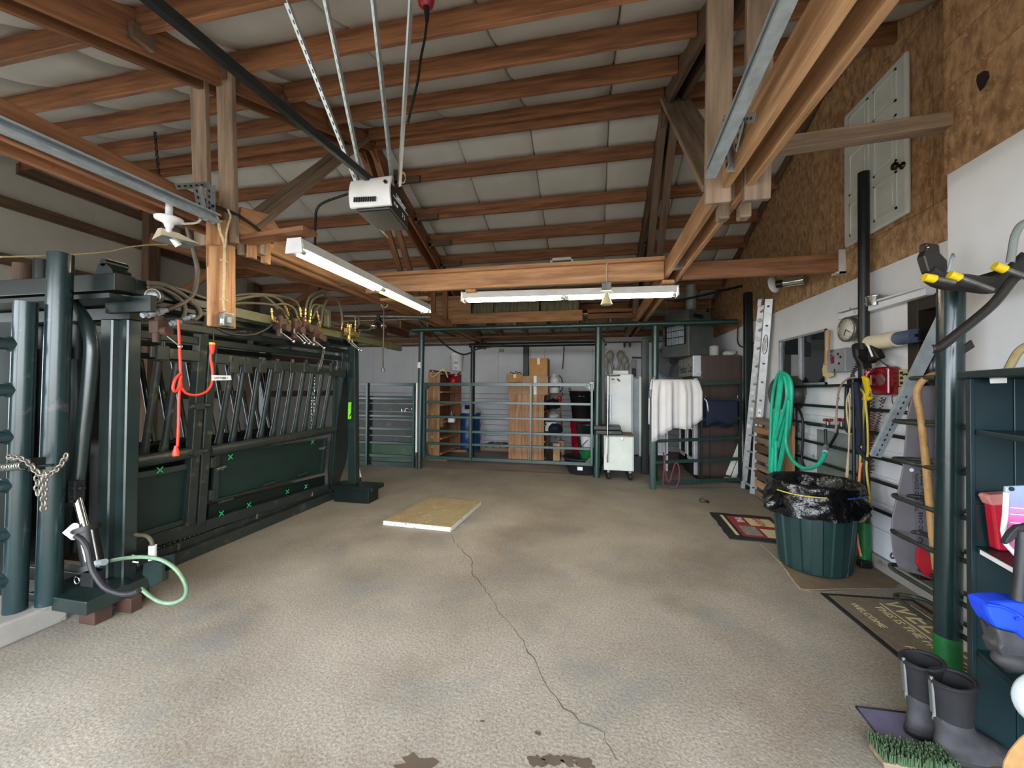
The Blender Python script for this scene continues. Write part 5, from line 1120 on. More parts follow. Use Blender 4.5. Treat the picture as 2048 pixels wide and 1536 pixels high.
# ladles (calf bottle racks) on the back wall
for i, (x, yt, w_, x2) in enumerate(((1211, 711, 6, 1215), (1219, 701, 8.5, 1226), (1242, 701, 8.5, 1236), (1250, 712, 7.5, 1245), (1254, 724, 5, 1251))):
    YW = YB - .13; r = (P(x + w_, yt, Y=YW) - P(x - w_, yt, Y=YW)).length / 2; c = P(x, yt + w_, Y=YW)
    o = empty('hoof_tool', c, ['leftmost small', 'tall left', 'tall middle', 'right middle-sized', 'smallest right'][i] + ' pale spoon-shaped rubber sleeve hung on the back wall', 'rubber sleeve', 'spoon-shaped sleeves on the back wall')
    s = -1 if x < x2 else 1
    pts = spline([c + V((s * r * .5, 0, r * .6)), c, P((x + x2) / 2, yt + 24, Y=YW), P(x2, yt + 38, Y=YW), P(x2, 752, Y=YW)], 5); n_ = len(pts)
    obj('sleeve', MB().tube(pts, [r * (.55 + .45 * math.sin(min(1, k / (n_ * .22)) * 1.57)) if k < n_ * .3 else r * max(.30, 1 - (k / n_ - .3) * 4) for k in range(n_)], 12), mat('translucent_rubber', '#b9b6aa', col2='#a09d90', rough=.35), o)
sb = empty('spray_holder', P(1270, 720, Y=YB - .05), 'black wall bracket with hanging bottles on the back wall beside the freezer', 'bracket'); a, b = P(1264, 715, Y=YB - .07), P(1285, 716, Y=YB - .07); obj('bar', MB().bar(a, b, .05, .04), BLACK, sb); a, b = pbox(1263, 719, 1272, 737, YB - .1, .06); obj('bottle', MB().box(a, b), VINYL, sb, bevel=.02); a, b = pbox(1264, 737, 1272, 753, YB - .1, .06); obj('holster', MB().box(a, b), BLACK, sb, bevel=.008)
fw = empty('wall_fan', P(1340, 735, Y=YB - .2), 'large grey round fan mounted on the back wall beside the heater', 'fan'); c = P(1345, 722, Y=YB - .12); obj('fan_ring', MB().tube([c + V((.42 * math.cos(k * .2618), 0, .42 * math.sin(k * .2618))) for k in range(24)], .03, 8, closed=True), GALV, fw); obj('hub', MB().lathe(c, [(.01, 0), (.08, 0), (.08, .05), (.02, .09)], 14, (0, -1, 0)), GREY_PAINT, fw)
for k in range(3): obj('blade', MB().bar(c, c + V((.38 * math.cos(k * 2.09 + .3), 0, .38 * math.sin(k * 2.09 + .3))), .01, .14, (0, 1, 0)), mat('grey_blade', '#8b8e90'), fw)
obj('wall_plate', MB().lathe(c + V((0, .1, 0)), [(.40, 0), (.40, .015)], 30, (0, -1, 0)), mat('grey_blade', '#8b8e90'), fw)
# baseboard radiator grille
rg = empty('wall_grille', P(1310, 905, Y=7.6), 'white slatted grille panel low behind the open gate', 'grille'); gy = 7.7; gx0, gx1 = P(1288, 900, Y=gy).x, P(1336, 900, Y=gy).x; z0, z1 = P(1310, 910, Y=gy).z, P(1310, 860, Y=gy).z
for A, B in (((gx0, z0), (gx1, z0 + .03)), ((gx0, z1 - .03), (gx1, z1)), ((gx0, z0), (gx0 + .03, z1)), ((gx1 - .03, z0), (gx1, z1))): obj('grille_frame', MB().box((A[0], gy, A[1]), (B[0], gy + .04, B[1])), WHITE_PL, rg)
for i in range(14): x = gx0 + .04 + i * (gx1 - gx0 - .08) / 14; obj('slat', MB().box((x, gy + .005, z0 + .03), (x + .018, gy + .03, z1 - .03)), WHITE_PL, rg)
obj('grille_foot', MB().box((gx0, gy, 0), (gx0 + .05, gy + .2, z0)).box((gx1 - .05, gy, 0), (gx1, gy + .2, z0)), WHITE_PL, rg); obj('grille_back', MB().box((gx0, gy + .06, z0), (gx1, gy + .07, z1)), GREY_PAINT, rg)

# big fridge against the right wall
fr = empty('display_fridge', (2.0, 7.3, 0), 'tall brown sided display fridge with glass front and light header beside the right wall', 'fridge')
X0, Y0, Y1, ZT = 1.64, 6.94, 8.1, 2.07
obj('cabinet', MB().box((X0 + .06, Y0 + .01, .09), (XR - .05, Y1, ZT)), BROWN_FR, fr, bevel=.006)
obj('base', MB().box((X0 + .08, Y0 + .05, 0), (XR - .05, Y1 - .05, .09)), BLACK, fr)
obj('corner_post', MB().box((X0, Y0, .10), (X0 + .06, Y0 + .05, 1.70)), ALU, fr, bevel=.01)
obj('header_box', MB().box((X0 - .02, Y0 - .005, 1.72), (X0 + .11, Y0 + .06, ZT)), ALU, fr, bevel=.008)
obj('header_panel', MB().box((X0 - .0, Y0 + .06, 1.74), (X0 + .05, Y1, ZT)), mat('header_plastic', '#a8a89f', col2='#96968c', rough=.4), fr)
text('header_text', 'Perfect Care', .21, (X0 - .002, 7.5, 1.87), (0, -1, 0), (0, 0, 1), mat('header_ink', '#2c2e2b'), fr)
for a, b in ((Y0 + .06, 7.50), (7.54, Y1)):
    d_ = obj('glass_door', MB().box((X0 + .015, a + .05, .35), (X0 + .03, b - .05, 1.62)), GLASS, fr)
    mb = MB()
    for A, B in (((a, .30), (b, .36)), ((a, 1.62), (b, 1.69)), ((a, .30), (a + .06, 1.69)), ((b - .06, .30), (b, 1.69))): mb.box((X0, A[0], A[1]), (X0 + .05, B[0], B[1]))
    obj('door_trim', mb, WHITE_PL, d_); obj('handle', MB().box((X0 - .05, b - .10, .8), (X0 - .02, b - .07, 1.3)), CHROME, d_, bevel=.006)
obj('bottom_grille', MB().box((X0, Y0 + .06, .1), (X0 + .05, Y1, .28)), BLACK, fr)
obj('side_seam', MB().box((X0 + .24, Y0 + .004, .1), (X0 + .25, Y0 + .0105, 1.7)), BLACK, fr)
for px in ((1403, 745), (1403, 755), (1411, 793), (1411, 829)): c = P(*px, Y=Y0); obj('rivet', MB().ball(c, .012, 6), GALV, fr)
c = P(1477, 794, Y=Y0 - .004); obj('sticker', MB().cbox(c, (.035, .004, .05)), LABEL, fr)
jr = empty('white_jug', P(1434, 700, Y=7.0), 'white jug with loose items on top of the brown fridge', 'jug'); c = V((P(1428, 700, Y=7.3).x, 7.3, ZT)); obj('jug_body', MB().lathe(c, [(.07, 0), (.075, .01), (.075, .17), (.06, .19), (.02, .2)], 16), VINYL, jr); 
lump('rag_heap', c + V((.22, -.1, .045)), .085, VINYL, 'crumpled pale rag beside the jug on the fridge', 'rag', (1.2, 1, .6))
# unit heater
ht = empty('unit_heater', P(1375, 712, Y=7.1), 'large grey gas unit heater hung from the loft above the fridge', 'heater')
A, B, C_ = P(1325, 710, Y=7.45), P(1378, 714, Y=6.95), P(1427, 708, Y=7.4); zb_, z2 = 2.07, 2.62
A, B, C_ = V((A.x, 7.45, 0)), V((B.x, 6.95, 0)), V((C_.x, 7.40, 0)); D_ = A + C_ - B
def lid(z): return [p + V((0, 0, z)) for p in (A, B, C_, D_)]
obj('cabinet', MB().hexa(lid(zb_) + lid(z2)), GREY_PAINT, ht, bevel=.012)
m_ = (A + C_) / 2; top = [p + (m_ - p) * .12 + V((0, 0, 2.86)) for p in (A, B, C_, D_)]
obj('hood', MB().hexa(lid(z2) + top), GREY_PAINT, ht, bevel=.012)
ab = B - A; bn = V((ab.y, -ab.x, 0)).normalized()
for i in range(10):
    t = .22 + i * .066; c = A + ab * t + bn * .012; obj('louvre', MB().bar(c + V((0, 0, 2.28)), c + V((0, 0, 2.60)), .034, .006, (1, .4, 0)), GALV, ht)
obj('louvre_recess', MB().hexa([A + ab * .10 + bn * .004 + V((0, 0, 2.27)), A + ab * .9 + bn * .004 + V((0, 0, 2.27)), A + ab * .9 - bn * .02 + V((0, 0, 2.27)), A + ab * .10 - bn * .02 + V((0, 0, 2.27)), A + ab * .10 + bn * .004 + V((0, 0, 2.61)), A + ab * .9 + bn * .004 + V((0, 0, 2.61)), A + ab * .9 - bn * .02 + V((0, 0, 2.61)), A + ab * .10 - bn * .02 + V((0, 0, 2.61))]), BLACK, ht)
for z in (2.40, 2.51): obj('louvre_bar', MB().bar(A + ab * .12 + bn * .02 + V((0, 0, z)), A + ab * .88 + bn * .02 + V((0, 0, z)), .012, .012), BLACK, ht)
bc = C_ - B; cn = V((bc.y, -bc.x, 0)).normalized(); c = B + bc * .3 + cn * .03; obj('vent_slot', MB().bar(c + V((0, 0, 2.74)) - bc * .18, c + V((0, 0, 2.74)) + bc * .18, .02, .06), BLACK, ht)
fc_ = m_ + V((.1, .2, 0)); obj('flue', MB().cyl(fc_ + V((0, 0, 2.8)), fc_ + V((0, 0, 3.4)), .09, n=18), GALV, ht)
for s in (A, C_): obj('hanger_rod', MB().cyl(s + (m_ - s) * .15 + V((0, 0, 2.8)), s + (m_ - s) * .15 + V((0, 0, 3.1)), .008, n=6), STEEL, ht)
tubeo('gas_pipe', PP([(1350, 602), (1400, 592), (1450, 580), (1520, 563)], Y=7.0), .02, BLACK_PIPE, None, 8, 3, label='thin black gas pipe running above the heater towards the right wall', cat='pipe')
tubeo('black_cable', PP([(833, 632), (845, 648), (865, 666), (885, 685), (905, 700), (925, 709), (940, 706), (955, 698), (985, 693), (1010, 690)], Y=7.2), .016, BLACK, None, 8, 5, label='thick black cable sagging from the loft across the back store', cat='cable')
tubeo('wall_cable', PP([(1476, 650), (1475, 680), (1480, 692), (1492, 694), (1500, 688), (1508, 686)], X=XR - .03), .01, BLACK, None, 6, 5, label='black cable loop on the right wall above the fridge', cat='cable')
bx = empty('wall_socket', P(1003, 701, Y=YB - .03), 'small grey socket box high on the back wall', 'socket'); a, b = pbox(998, 697, 1006, 704, YB - .06, .06); obj('box', MB().box(a, b), STEEL, bx, bevel=.004)
tubeo('hook_chain', PP([(1062, 692), (1061, 716)], Y=CYY + .2), .004, STEEL, None, 5, label='thin wire hanging above the top cardboard box', cat='wire')
tubeo('whip', PP([(1128, 692), (1127, 712), (1125, 738)], Y=YB - .06), .012, BLACK, None, 6, 3, label='thin dark strap hanging on the back wall right of the dark post', cat='strap')
# ================================================================ RIGHT SIDE
XW = XR - .012
# weighing plate on the floor
wp = empty('scale_platform', P(864, 1028, Z=0), 'dirty white edged square platform board lying on the concrete floor', 'platform')
q = [P(766, 1050, Z=0), P(902, 1064, Z=0), P(963, 1010, Z=0), P(862, 1001, Z=0)]
obj('slab', MB().hexa(q + [p + V((0, 0, .045)) for p in q]), mat('flaked_white_paint', '#dedcd6', col2='#cfccc4', rough=.7, wear='#3f3a33', wear_amt=.60, wear_scale=40), wp, bevel=.003)
m_ = sum(q, V((0, 0, 0))) / 4; q2 = [m_ + (p - m_) * .985 + V((0, 0, .046)) for p in q]
obj('wood_face', MB().hexa(q2 + [p + V((0, 0, .004)) for p in q2]), mat('muddy_plywood', '#a89a78', col2='#85714f', scale=9, rough=.85, contrast=.9, wear='#d8d4c6', wear_amt=.62, wear_scale=14, wear_edge=.1), wp)
bk = empty('floor_fitting', P(1405, 1000, Z=0), 'small chrome and black fitting lying on the floor near the ladder', 'fitting'); c = P(1404, 1001, Z=.025); obj('nut', MB().cyl(c - V((.03, 0, 0)), c + V((.03, .01, 0)), .024, n=8), CHROME, bk); obj('hose_tail', MB().cyl(c + V((.03, .01, 0)), c + V((.07, -.03, -.005)), .018, n=8), BLACK, bk)

# ladder
ld = empty('ladder', P(1497, 985, Z=0), 'aluminium extension ladder leaning against the right wall beside the pallet', 'ladder')
A0, A1 = P(1506, 988, Z=0), P(1538, 598, X=XR - .10); B0, B1 = P(1487, 977, Z=0), P(1522, 610, X=XR - .13)
def ch_rail(a, b, depth, flange, out):
    d = (b - a).normalized(); n = V(out).normalized(); n = (n - d * n.dot(d)).normalized(); s = d.cross(n); prof = [(-flange, -depth / 2), (0, -depth / 2), (0, depth / 2), (-flange, depth / 2), (-flange, depth / 2 - .006), (-.006, depth / 2 - .006), (-.006, -depth / 2 + .006), (-flange, -depth / 2 + .006)]
    return MB().prism([a + n * x + s * y for x, y in prof], b - a)
view = V((-.5, -.86, 0))
obj('rail', ch_rail(A0, A1, .088, .03, view), ALU, ld); obj('rail', ch_rail(B0, B1, .075, .03, view), ALU, ld)
for i in range(11):
    t = .035 + i * .093; a = A0 + (A1 - A0) * t; b = B0 + (B1 - B0) * t
    o = obj('rung', MB().tube([a + view * -.02, b + view * -.02 + (b - a) * .1], .018, 8), ALU, ld)
    nn = view.normalized(); obj('rung_end', MB().prism([a + nn * .001 + V((.0, 0, 0)) + (V((.86, -.5, 0)) * x) + V((0, 0, z)) for x, z in ((-.018, .012), (.018, .012), (.012, -.012), (-.012, -.012))], nn * .003), BLACK, o)
    if i < 10: e = B0 + (B1 - B0) * (t + .05); obj('rung_stub', MB().cyl(e + nn * .004, e + nn * .012, .032, n=10), STEEL, o)
c = A0 + (A1 - A0) * ((P(1528, 690, X=XR - .1).z) / A1.z) + view * .004
r_ = V((.86, -.5, 0)); up_ = (A1 - A0).normalized()
st = obj('oval_sticker', MB().prism([c + r_ * (.028 * math.cos(k * .314)) + up_ * (.13 * math.sin(k * .314)) for k in range(20)], view * .002), LABEL, ld)
obj('sticker_ring', MB().tube([c + view * .003 + r_ * (.028 * math.cos(k * .314)) + up_ * (.13 * math.sin(k * .314)) for k in range(20)], .004, 5, closed=True), INK, st)
text('sticker_text', 'WERNER', .042, c + view * .005, up_, r_ * -1, INK, ld)
c = A0 + (A1 - A0) * (P(1513, 825, X=XR - .1).z / A1.z) + view * .004; obj('warning_label', MB().prism([c + r_ * x + up_ * y for x, y in ((-.02, -.06), (.02, -.06), (.02, .06), (-.02, .06))], view * .002), LABEL, ld); text('label_text', 'A', .05, c + view * .004, r_, up_, INK, ld)
tp = empty('fly_end_cap', P(1521, 604, X=XR - .2), 'white plastic box sensor above the ladder top on the dark post', 'sensor'); c = P(1521, 604, X=XR - .15); obj('sensor_case', MB().cbox((0, 0, 0), (.05, .13, .10), Matrix.Translation(c) @ Euler((.35, .2, -.5)).to_matrix().to_4x4()), WHITE_PL, tp, bevel=.01)
# two white trim boards leaning behind the gate
for i, (b, t) in enumerate((((1452, 964), (1499, 845)), ((1465, 965), (1508, 850)))):
    p, q_ = P(*b, Z=0.003), P(*t, Y=6.66 - .02 * i); q_ = P(*t, Y=6.64)
    beam('trim_board', p + V((0, 0, .035)), q_, .075, .02, mat('white_trim_paint', '#e2e2da', col2='#d4d4ca', rough=.5), None, ['left one of two white trim boards leaning by the fridge', 'right one of two white trim boards leaning by the fridge'][i], 'board', 'white trim boards leaning by the fridge', up=(0, 1, 0))
# old pallet standing against the wall
pw = empty('wall_pallet', (XR - .1, 5.6, 0), 'weathered wooden pallet stood on edge along the right wall behind the green hose', 'pallet')
ya, yb = P(1514, 990, X=XR - .12).y, P(1580, 990, X=XR - .12).y; ya, yb = max(ya, yb), min(ya, yb)
for i in range(9): z = .03 + i * .125; obj('slat', MB().box((XR - .15, yb, z), (XR - .128, ya, z + (.095 if i % 3 else .075))), (W_GREY, W_BROWN, W_PALE)[(i * 2) % 3] if i % 4 else W_GREY, pw, bevel=.004)
for y in (yb, (ya + yb) / 2, ya - .04): obj('bearer', MB().box((XR - .125, y, .02), (XR - .04, y + .04, 1.13)), W_BROWN, pw, bevel=.004)
for i in range(5): z = .06 + i * .24; obj('slat', MB().box((XR - .04, yb, z), (XR - .02, ya, z + .09)), W_BROWN, pw)
c1, c2 = P(1567, 955, X=XR - .18), P(1585, 870, X=XR - .18); pbd = tag(obj('fresh_board', MB().box((XR - .18, P(1585, 950, X=XR - .18).y, .02), (XR - .155, P(1566, 950, X=XR - .18).y, 1.1)), W_PALE['z'], bevel=.003), 'fresh pale upright board in front of the weathered wall pallet', 'board')

# wall panel of long pipe rails with curved ends
wpn = empty('wall_rail_fence', (XR - .1, 4.4, .2), 'long black green pipe rail panel fixed along the right wall', 'rail panel')
y1 = P(1578, 800, X=XR - .09).y; y2 = P(1826, 800, X=XR - .09).y
for (px, py, qx, qy) in ((1560, 775, 1700, 768), (1590, 808, 1822, 826), (1590, 840, 1822, 880), (1590, 872, 1812, 935), (1590, 905, 1806, 985), (1680, 985, 1800, 1043)):
    a, b = P(px, py, X=XR - .09), P(qx, qy, X=XR - .09); z = (a.z + b.z) / 2
    obj('rail', MB().tube([(XR - .09, y1, z), (XR - .09, b.y + .06, z), (XR - .085, b.y + .02, z - .005), (XR - .06, b.y, z - .02)], .015, 10), GREEN_DARK, wpn)
for px in (1588,): y = P(px, 900, X=XR - .07).y; obj('upright', MB().tube([(XR - .06, y, .15), (XR - .06, y, 1.55)], .026, 10), GREEN_DARK, wpn)
yb_ = P(1828, 900, X=XR - .06).y; obj('upright', MB().box((XR - .07, yb_ - .06, .3), (XR - .03, yb_ + .02, 1.42)), GREEN_DARK, wpn, bevel=.012)
# thin white lower splash sheet and grey galvanised sheet behind the faucets
gs = tag(obj('galvanised_sheet', MB().box((XW - .02, P(1716, 900, X=XW).y, .30), (XW - .002, P(1638, 900, X=XW).y, P(1660, 862, X=XW).z)), mat('weathered_galv_sheet', '#9aa3a4', col2='#7e8788', scale=5, rough=.5, metal=.3, contrast=.9)), 'grey galvanised splash sheet on the wall below the red tap handles', 'sheet')
fc = empty('wall_taps', P(1668, 848, X=XR - .08), 'pair of brass taps with red handles on a wall bracket', 'taps')
for px in (1656, 1683):
    c = P(px, 846, X=XR - .10); t = obj('tap', MB().cyl(c - V((0, 0, .05)), c + V((0, 0, .01)), .02, n=8).cyl(c + V((-.05, 0, -.03)), c + V((.06, 0, -.03)), .014, n=8), STEEL, fc); mb = MB()
    for k in range(4): a = k * 1.571; mb.ball(c + V((.028 * math.cos(a), .028 * math.sin(a), .03)), .018, 5)
    obj('red_handle', mb.cyl(c + V((0, 0, .01)), c + V((0, 0, .04)), .012, n=7), RED_PHONE, t)
a, b = P(1618, 848, X=XR - .1), P(1700, 858, X=XR - .1); obj('tap_bracket', MB().bar(a, b, .05, .025), GREEN_DARK, fc)
tubeo('tap_pipe', PP([(1651, 858), (1652, 885), (1656, 895), (1672, 870), (1674, 858)], X=XR - .11), .013, BLACK, fc, 7, 4)
# green garden hose on a reel hanger
hr = empty('hose_hanger', P(1570, 780, X=XR - .12), 'round dark hose hanger dish on the right wall beside the ladder', 'hose hanger'); c = P(1577, 788, X=XR - .10)
obj('dish', MB().lathe(c + V((.07, 0, 0)), [(.02, 0), (.20, 0), (.205, .015), (.185, .02), (.12, .05), (.11, .15), (.19, .19), (.195, .20), (.18, .205), (.09, .17), (.02, .16)], 28, (-1, -.15, 0)), mat('dark_grey_reel', '#4b4e48', col2='#363933', rough=.5), hr)
gh = empty('garden_hose', P(1560, 900, X=XR - .25), 'coils of bright teal garden hose hung over the round hose hanger', 'hose')
loops = [[(1540, 940), (1542, 850), (1546, 790), (1556, 750), (1566, 746), (1574, 765), (1572, 820), (1560, 880), (1546, 930), (1539, 990)],
         [(1545, 944), (1549, 850), (1556, 790), (1562, 752), (1572, 748), (1580, 770), (1578, 830), (1566, 890), (1557, 940)],
         [(1551, 942), (1553, 860), (1560, 800), (1566, 756), (1574, 750), (1583, 772), (1580, 835), (1572, 880), (1562, 925), (1558, 944)],
         [(1541, 942), (1545, 900), (1556, 860), (1568, 820), (1574, 790), (1570, 756), (1562, 760), (1556, 800), (1548, 870), (1544, 944)],
         [(1578, 800), (1574, 850), (1572, 885), (1582, 915), (1598, 932), (1614, 937), (1632, 932), (1644, 920), (1650, 906)]]
for i, l in enumerate(loops): tubeo('hose_coil', PP(l, X=XR - .27 - .012 * i), .019, TEAL, gh, 10, 6)
c = P(1650, 904, X=XR - .3); obj('coupling', MB().cyl(c, P(1652, 893, X=XR - .2), .022, n=10), GALV, gh)
tubeo('black_hose', PP([(1590, 812), (1601, 825), (1606, 850), (1605, 890), (1604, 920), (1610, 935)], X=XR - .12), .014, BLACK, None, 8, 6, label='plain black hose hanging on the wall right of the teal hose', cat='hose')

# trash can with liner
tc_ = empty('trash_can', (1.86, 3.83, 0), 'dark green ribbed trash can with black bin liner', 'trash can'); c = V((1.86, 3.83, 0))
CAN = mat('dark_green_plastic', '#1c3a39', col2='#152d2c', scale=4, rough=.5, contrast=.8, wear='#56706e', wear_amt=.66, wear_scale=18, wear_edge=.15)
rings = []
for z, r in ((0, .232), (.012, .243), (.05, .246), (.35, .272), (.60, .292), (.66, .298), (.665, .312), (.70, .314), (.70, .29), (.1, .22)):
    ring = []
    for k in range(48):
        a = 2 * math.pi * k / 48; rib = .010 if (k % 8) in (0, 1) and .03 < z < .62 and r > .23 else 0
        ring.append(c + V(((r + rib) * math.cos(a), (r + rib) * math.sin(a), z)))
    rings.append(ring)
obj('can', MB().ring_tube(rings, caps=True), CAN, tc_)
for k in range(12):
    an = 2 * math.pi * (k + .3) / 12; u_ = V((math.cos(an), math.sin(an), 0)); s_ = V((-math.sin(an), math.cos(an), 0)); wv = .042
    p0, p1 = c + u_ * .238 + V((0, 0, .02)), c + u_ * .287 + V((0, 0, .58)); q0, q1 = p0 + u_ * .016, p1 + u_ * .016
    obj('rib', MB().hexa([p0 - s_ * wv, q0 - s_ * wv * .8, q0 + s_ * wv * .8, p0 + s_ * wv, p1 - s_ * wv, q1 - s_ * wv * .8, q1 + s_ * wv * .8, p1 + s_ * wv]), CAN, tc_)
LINER = mat('black_liner_film', '#101113', col2='#08090a', rough=.2, spec=.7, bump=.9, bscale=16)
def liner_ring(z, r, amp, ph): return [c + V(((r + amp * (.7 * math.sin(k * .61 + 2 * ph) + .5 * math.sin(k * 1.13 + ph) + 1.6 * noise.noise(V((5 * math.cos(2 * math.pi * k / 72), 5 * math.sin(2 * math.pi * k / 72), z * 7))))) * math.cos(2 * math.pi * k / 72), (r + amp * (.7 * math.sin(k * .61 + 2 * ph) + .5 * math.sin(k * 1.13 + ph) + 1.6 * noise.noise(V((5 * math.cos(2 * math.pi * k / 72), 5 * math.sin(2 * math.pi * k / 72), z * 7))))) * math.sin(2 * math.pi * k / 72), z + amp * 1.1 * noise.noise(V((k * .33, ph, 3))))) for k in range(72)]
sag = lambda k: .0
rs = []
for z, r, amp, ph in ((.30, .20, .01, 0), (.55, .25, .012, 1), (.70, .285, .01, 2), (.735, .30, .008, 3), (.745, .318, .007, 3.4), (.725, .335, .010, 4), (.68, .335, .008, 4.6), (.655, .328, .004, 5), (.63, .345, .013, 6), (.59, .362, .016, 7), (.545, .366, .018, 8), (.51, .358, .018, 9)):
    rg_ = liner_ring(z, r, amp, ph)
    if z < .66 and r > .3:
        rg_ = [p + V((0, 0, -.05 * (.5 + .5 * math.sin(2 * math.pi * k / 72 - 1.2)) * (.655 - z) / .14)) for k, p in enumerate(rg_)]
    rs.append(rg_)
obj('bin_liner', MB().ring_tube(rs, caps=False), LINER, tc_)
tail = [c + V(q) for q in ((-.30, -.1, .60), (-.36, -.14, .57), (-.41, -.16, .54), (-.43, -.17, .52))]
obj('liner_tail', MB().tube(tail, [.05, .062, .05, .02], 9), LINER, tc_)
for m, a0, a1, z in ((YEL_CORD, 3.5, 4.5, .672), (mat('blue_cord', '#2f57b8', col2='#254a9e', rough=.5), 4.9, 5.7, .664)):
    obj('drawstring', MB().tube([c + V((.352 * math.cos(a), .352 * math.sin(a), z - .012 * math.sin(a * 2))) for a in [a0 + (a1 - a0) * i / 12 for i in range(13)]], .005, 6), m, tc_)
# mats
rm = empty('red_mat', P(1500, 1055, Z=0), 'worn black edged mat with red and cream print behind the trash can', 'mat')
q = [P(x, y, Z=.001) for x, y in ((1438, 1027), (1476, 1083), (1570, 1093), (1640, 1060), (1600, 1037))]; q = [V((1.41, 5.21, .001)), V((1.36, 4.34, .001)), V((2.0, 4.28, .001)), V((2.05, 5.17, .001))]
wob = []
for a, b in zip(q, q[1:] + q[:1]):
    for i in range(8): p = a + (b - a) * (i / 8); wob.append(p + V((random.uniform(-.012, .012), random.uniform(-.012, .012), 0)))
obj('rubber_base', MB().prism(wob, (0, 0, .008)), BLACK_RUB, rm)
def quad_on(q, u0, u1, v0, v1, z): 
    f = lambda u, v: (q[0] * (1 - u) + q[3] * u) * (1 - v) + (q[1] * (1 - u) + q[2] * u) * v
    return [V((p.x, p.y, z)) for p in (f(u0, v0), f(u0, v1), f(u1, v1), f(u1, v0))]
MR = mat('mat_red', '#a03038', col2='#7c2730', rough=.9, scale=20); MC = mat('mat_cream', '#d9d0a6', col2='#c6bb8c', rough=.9, scale=30)
obj('red_print', MB().prism(quad_on(q, .24, .95, .12, .88, .0085), (0, 0, .0012)), MR, rm); obj('cream_strip', MB().prism(quad_on(q, .14, .19, .10, .86, .0085), (0, 0, .0012)), MC, rm)
obj('cream_print', MB().prism(quad_on(q, .52, .92, .15, .45, .0098), (0, 0, .001)), MC, rm); obj('cream_print', MB().prism(quad_on(q, .60, .92, .56, .85, .0098), (0, 0, .001)), MC, rm); obj('grey_print', MB().prism(quad_on(q, .30, .55, .50, .82, .0098), (0, 0, .001)), mat('mat_grey', '#9c9690', col2='#6e6a66', rough=.9, scale=40), rm)
text('mat_text', 'THE', .10, quad_on(q, .36, .4, .25, .3, .0102)[0] + V((.03, 0, 0)), (-.06, -1, 0), (1, -.06, 0), LABEL, rm); text('mat_text', 'BARN', .12, quad_on(q, .70, .7, .30, .3, .0112)[0], (-.06, -1, 0), (1, -.06, 0), MR, rm)
wm = empty('welcome_mat', P(1790, 1250, Z=0), 'ribbed brown rubber welcome mat with cream lettering on the floor by the thick pipe', 'mat')
q = [P(1640, 1187, Z=0), P(1805, 1313, Z=0), None, P(1800, 1193, Z=0)]; q = [V((1.655, 3.32, 0)), V((1.70, 2.36, 0)), V((2.28, 2.36, 0)), V((2.26, 3.36, 0))]
obj('rubber_base', MB().prism([p for p in q], (0, 0, .007)), BLACK_RUB, wm)
MATB = mat('mat_brown', '#8d8270', col2='#6a5f50', rough=.9, scale=18, contrast=.9)
obj('mat_field', MB().prism(quad_on(q, .05, .95, .03, .97, .0072), (0, 0, .001)), mat('mat_black_field', '#4b463f', col2='#3a362f', rough=.9), wm)
rb = MB()
for i in range(40): u = .06 + i * .0222; rb.prism(quad_on(q, u, u + .013, .035, .965, .0082), (0, 0, .002))
obj('ribs', rb, MATB, wm, kind='stuff')
dv = (q[1] - q[0]).normalized(); du = (q[3] - q[0]).normalized()
for u in (.53, .84): obj('cream_line', MB().prism(quad_on(q, u, u + .018, .10, .9, .0102), (0, 0, .001)), MC, wm)
def onmat(u, v): p = quad_on(q, u, u, v, v, .0108)[0]; return p
text('mat_text', 'WELCOME', .19, onmat(.70, .52), dv, du, MC, wm); text('mat_text', 'THIS IS THE HOME OF', .07, onmat(.46, .50), dv, du, MC, wm); text('mat_text', 'WELCOME', .06, onmat(.22, .28), dv, du, MC, wm); text('mat_text', 'FRIENDS', .07, onmat(.22, .75), dv, du, MC, wm)
pm = empty('purple_mat', P(1780, 1460, Z=0), 'thin purple plastic mat under the black boots', 'mat'); q = [P(1712, 1416, Z=0), P(1766, 1487, Z=0), P(1960, 1500, Z=0), P(1900, 1438, Z=0)]
obj('mat_sheet', MB().prism(q, (0, 0, .005)), mat('purple_plastic', '#75728f', col2='#625f7c', rough=.35, scale=5), pm); mm_ = sum(q, V((0, 0, 0))) / 4
obj('mat_edge', MB().tube([p + V((0, 0, .005)) for p in q], .005, 5, closed=True), BLACK_RUB, pm)
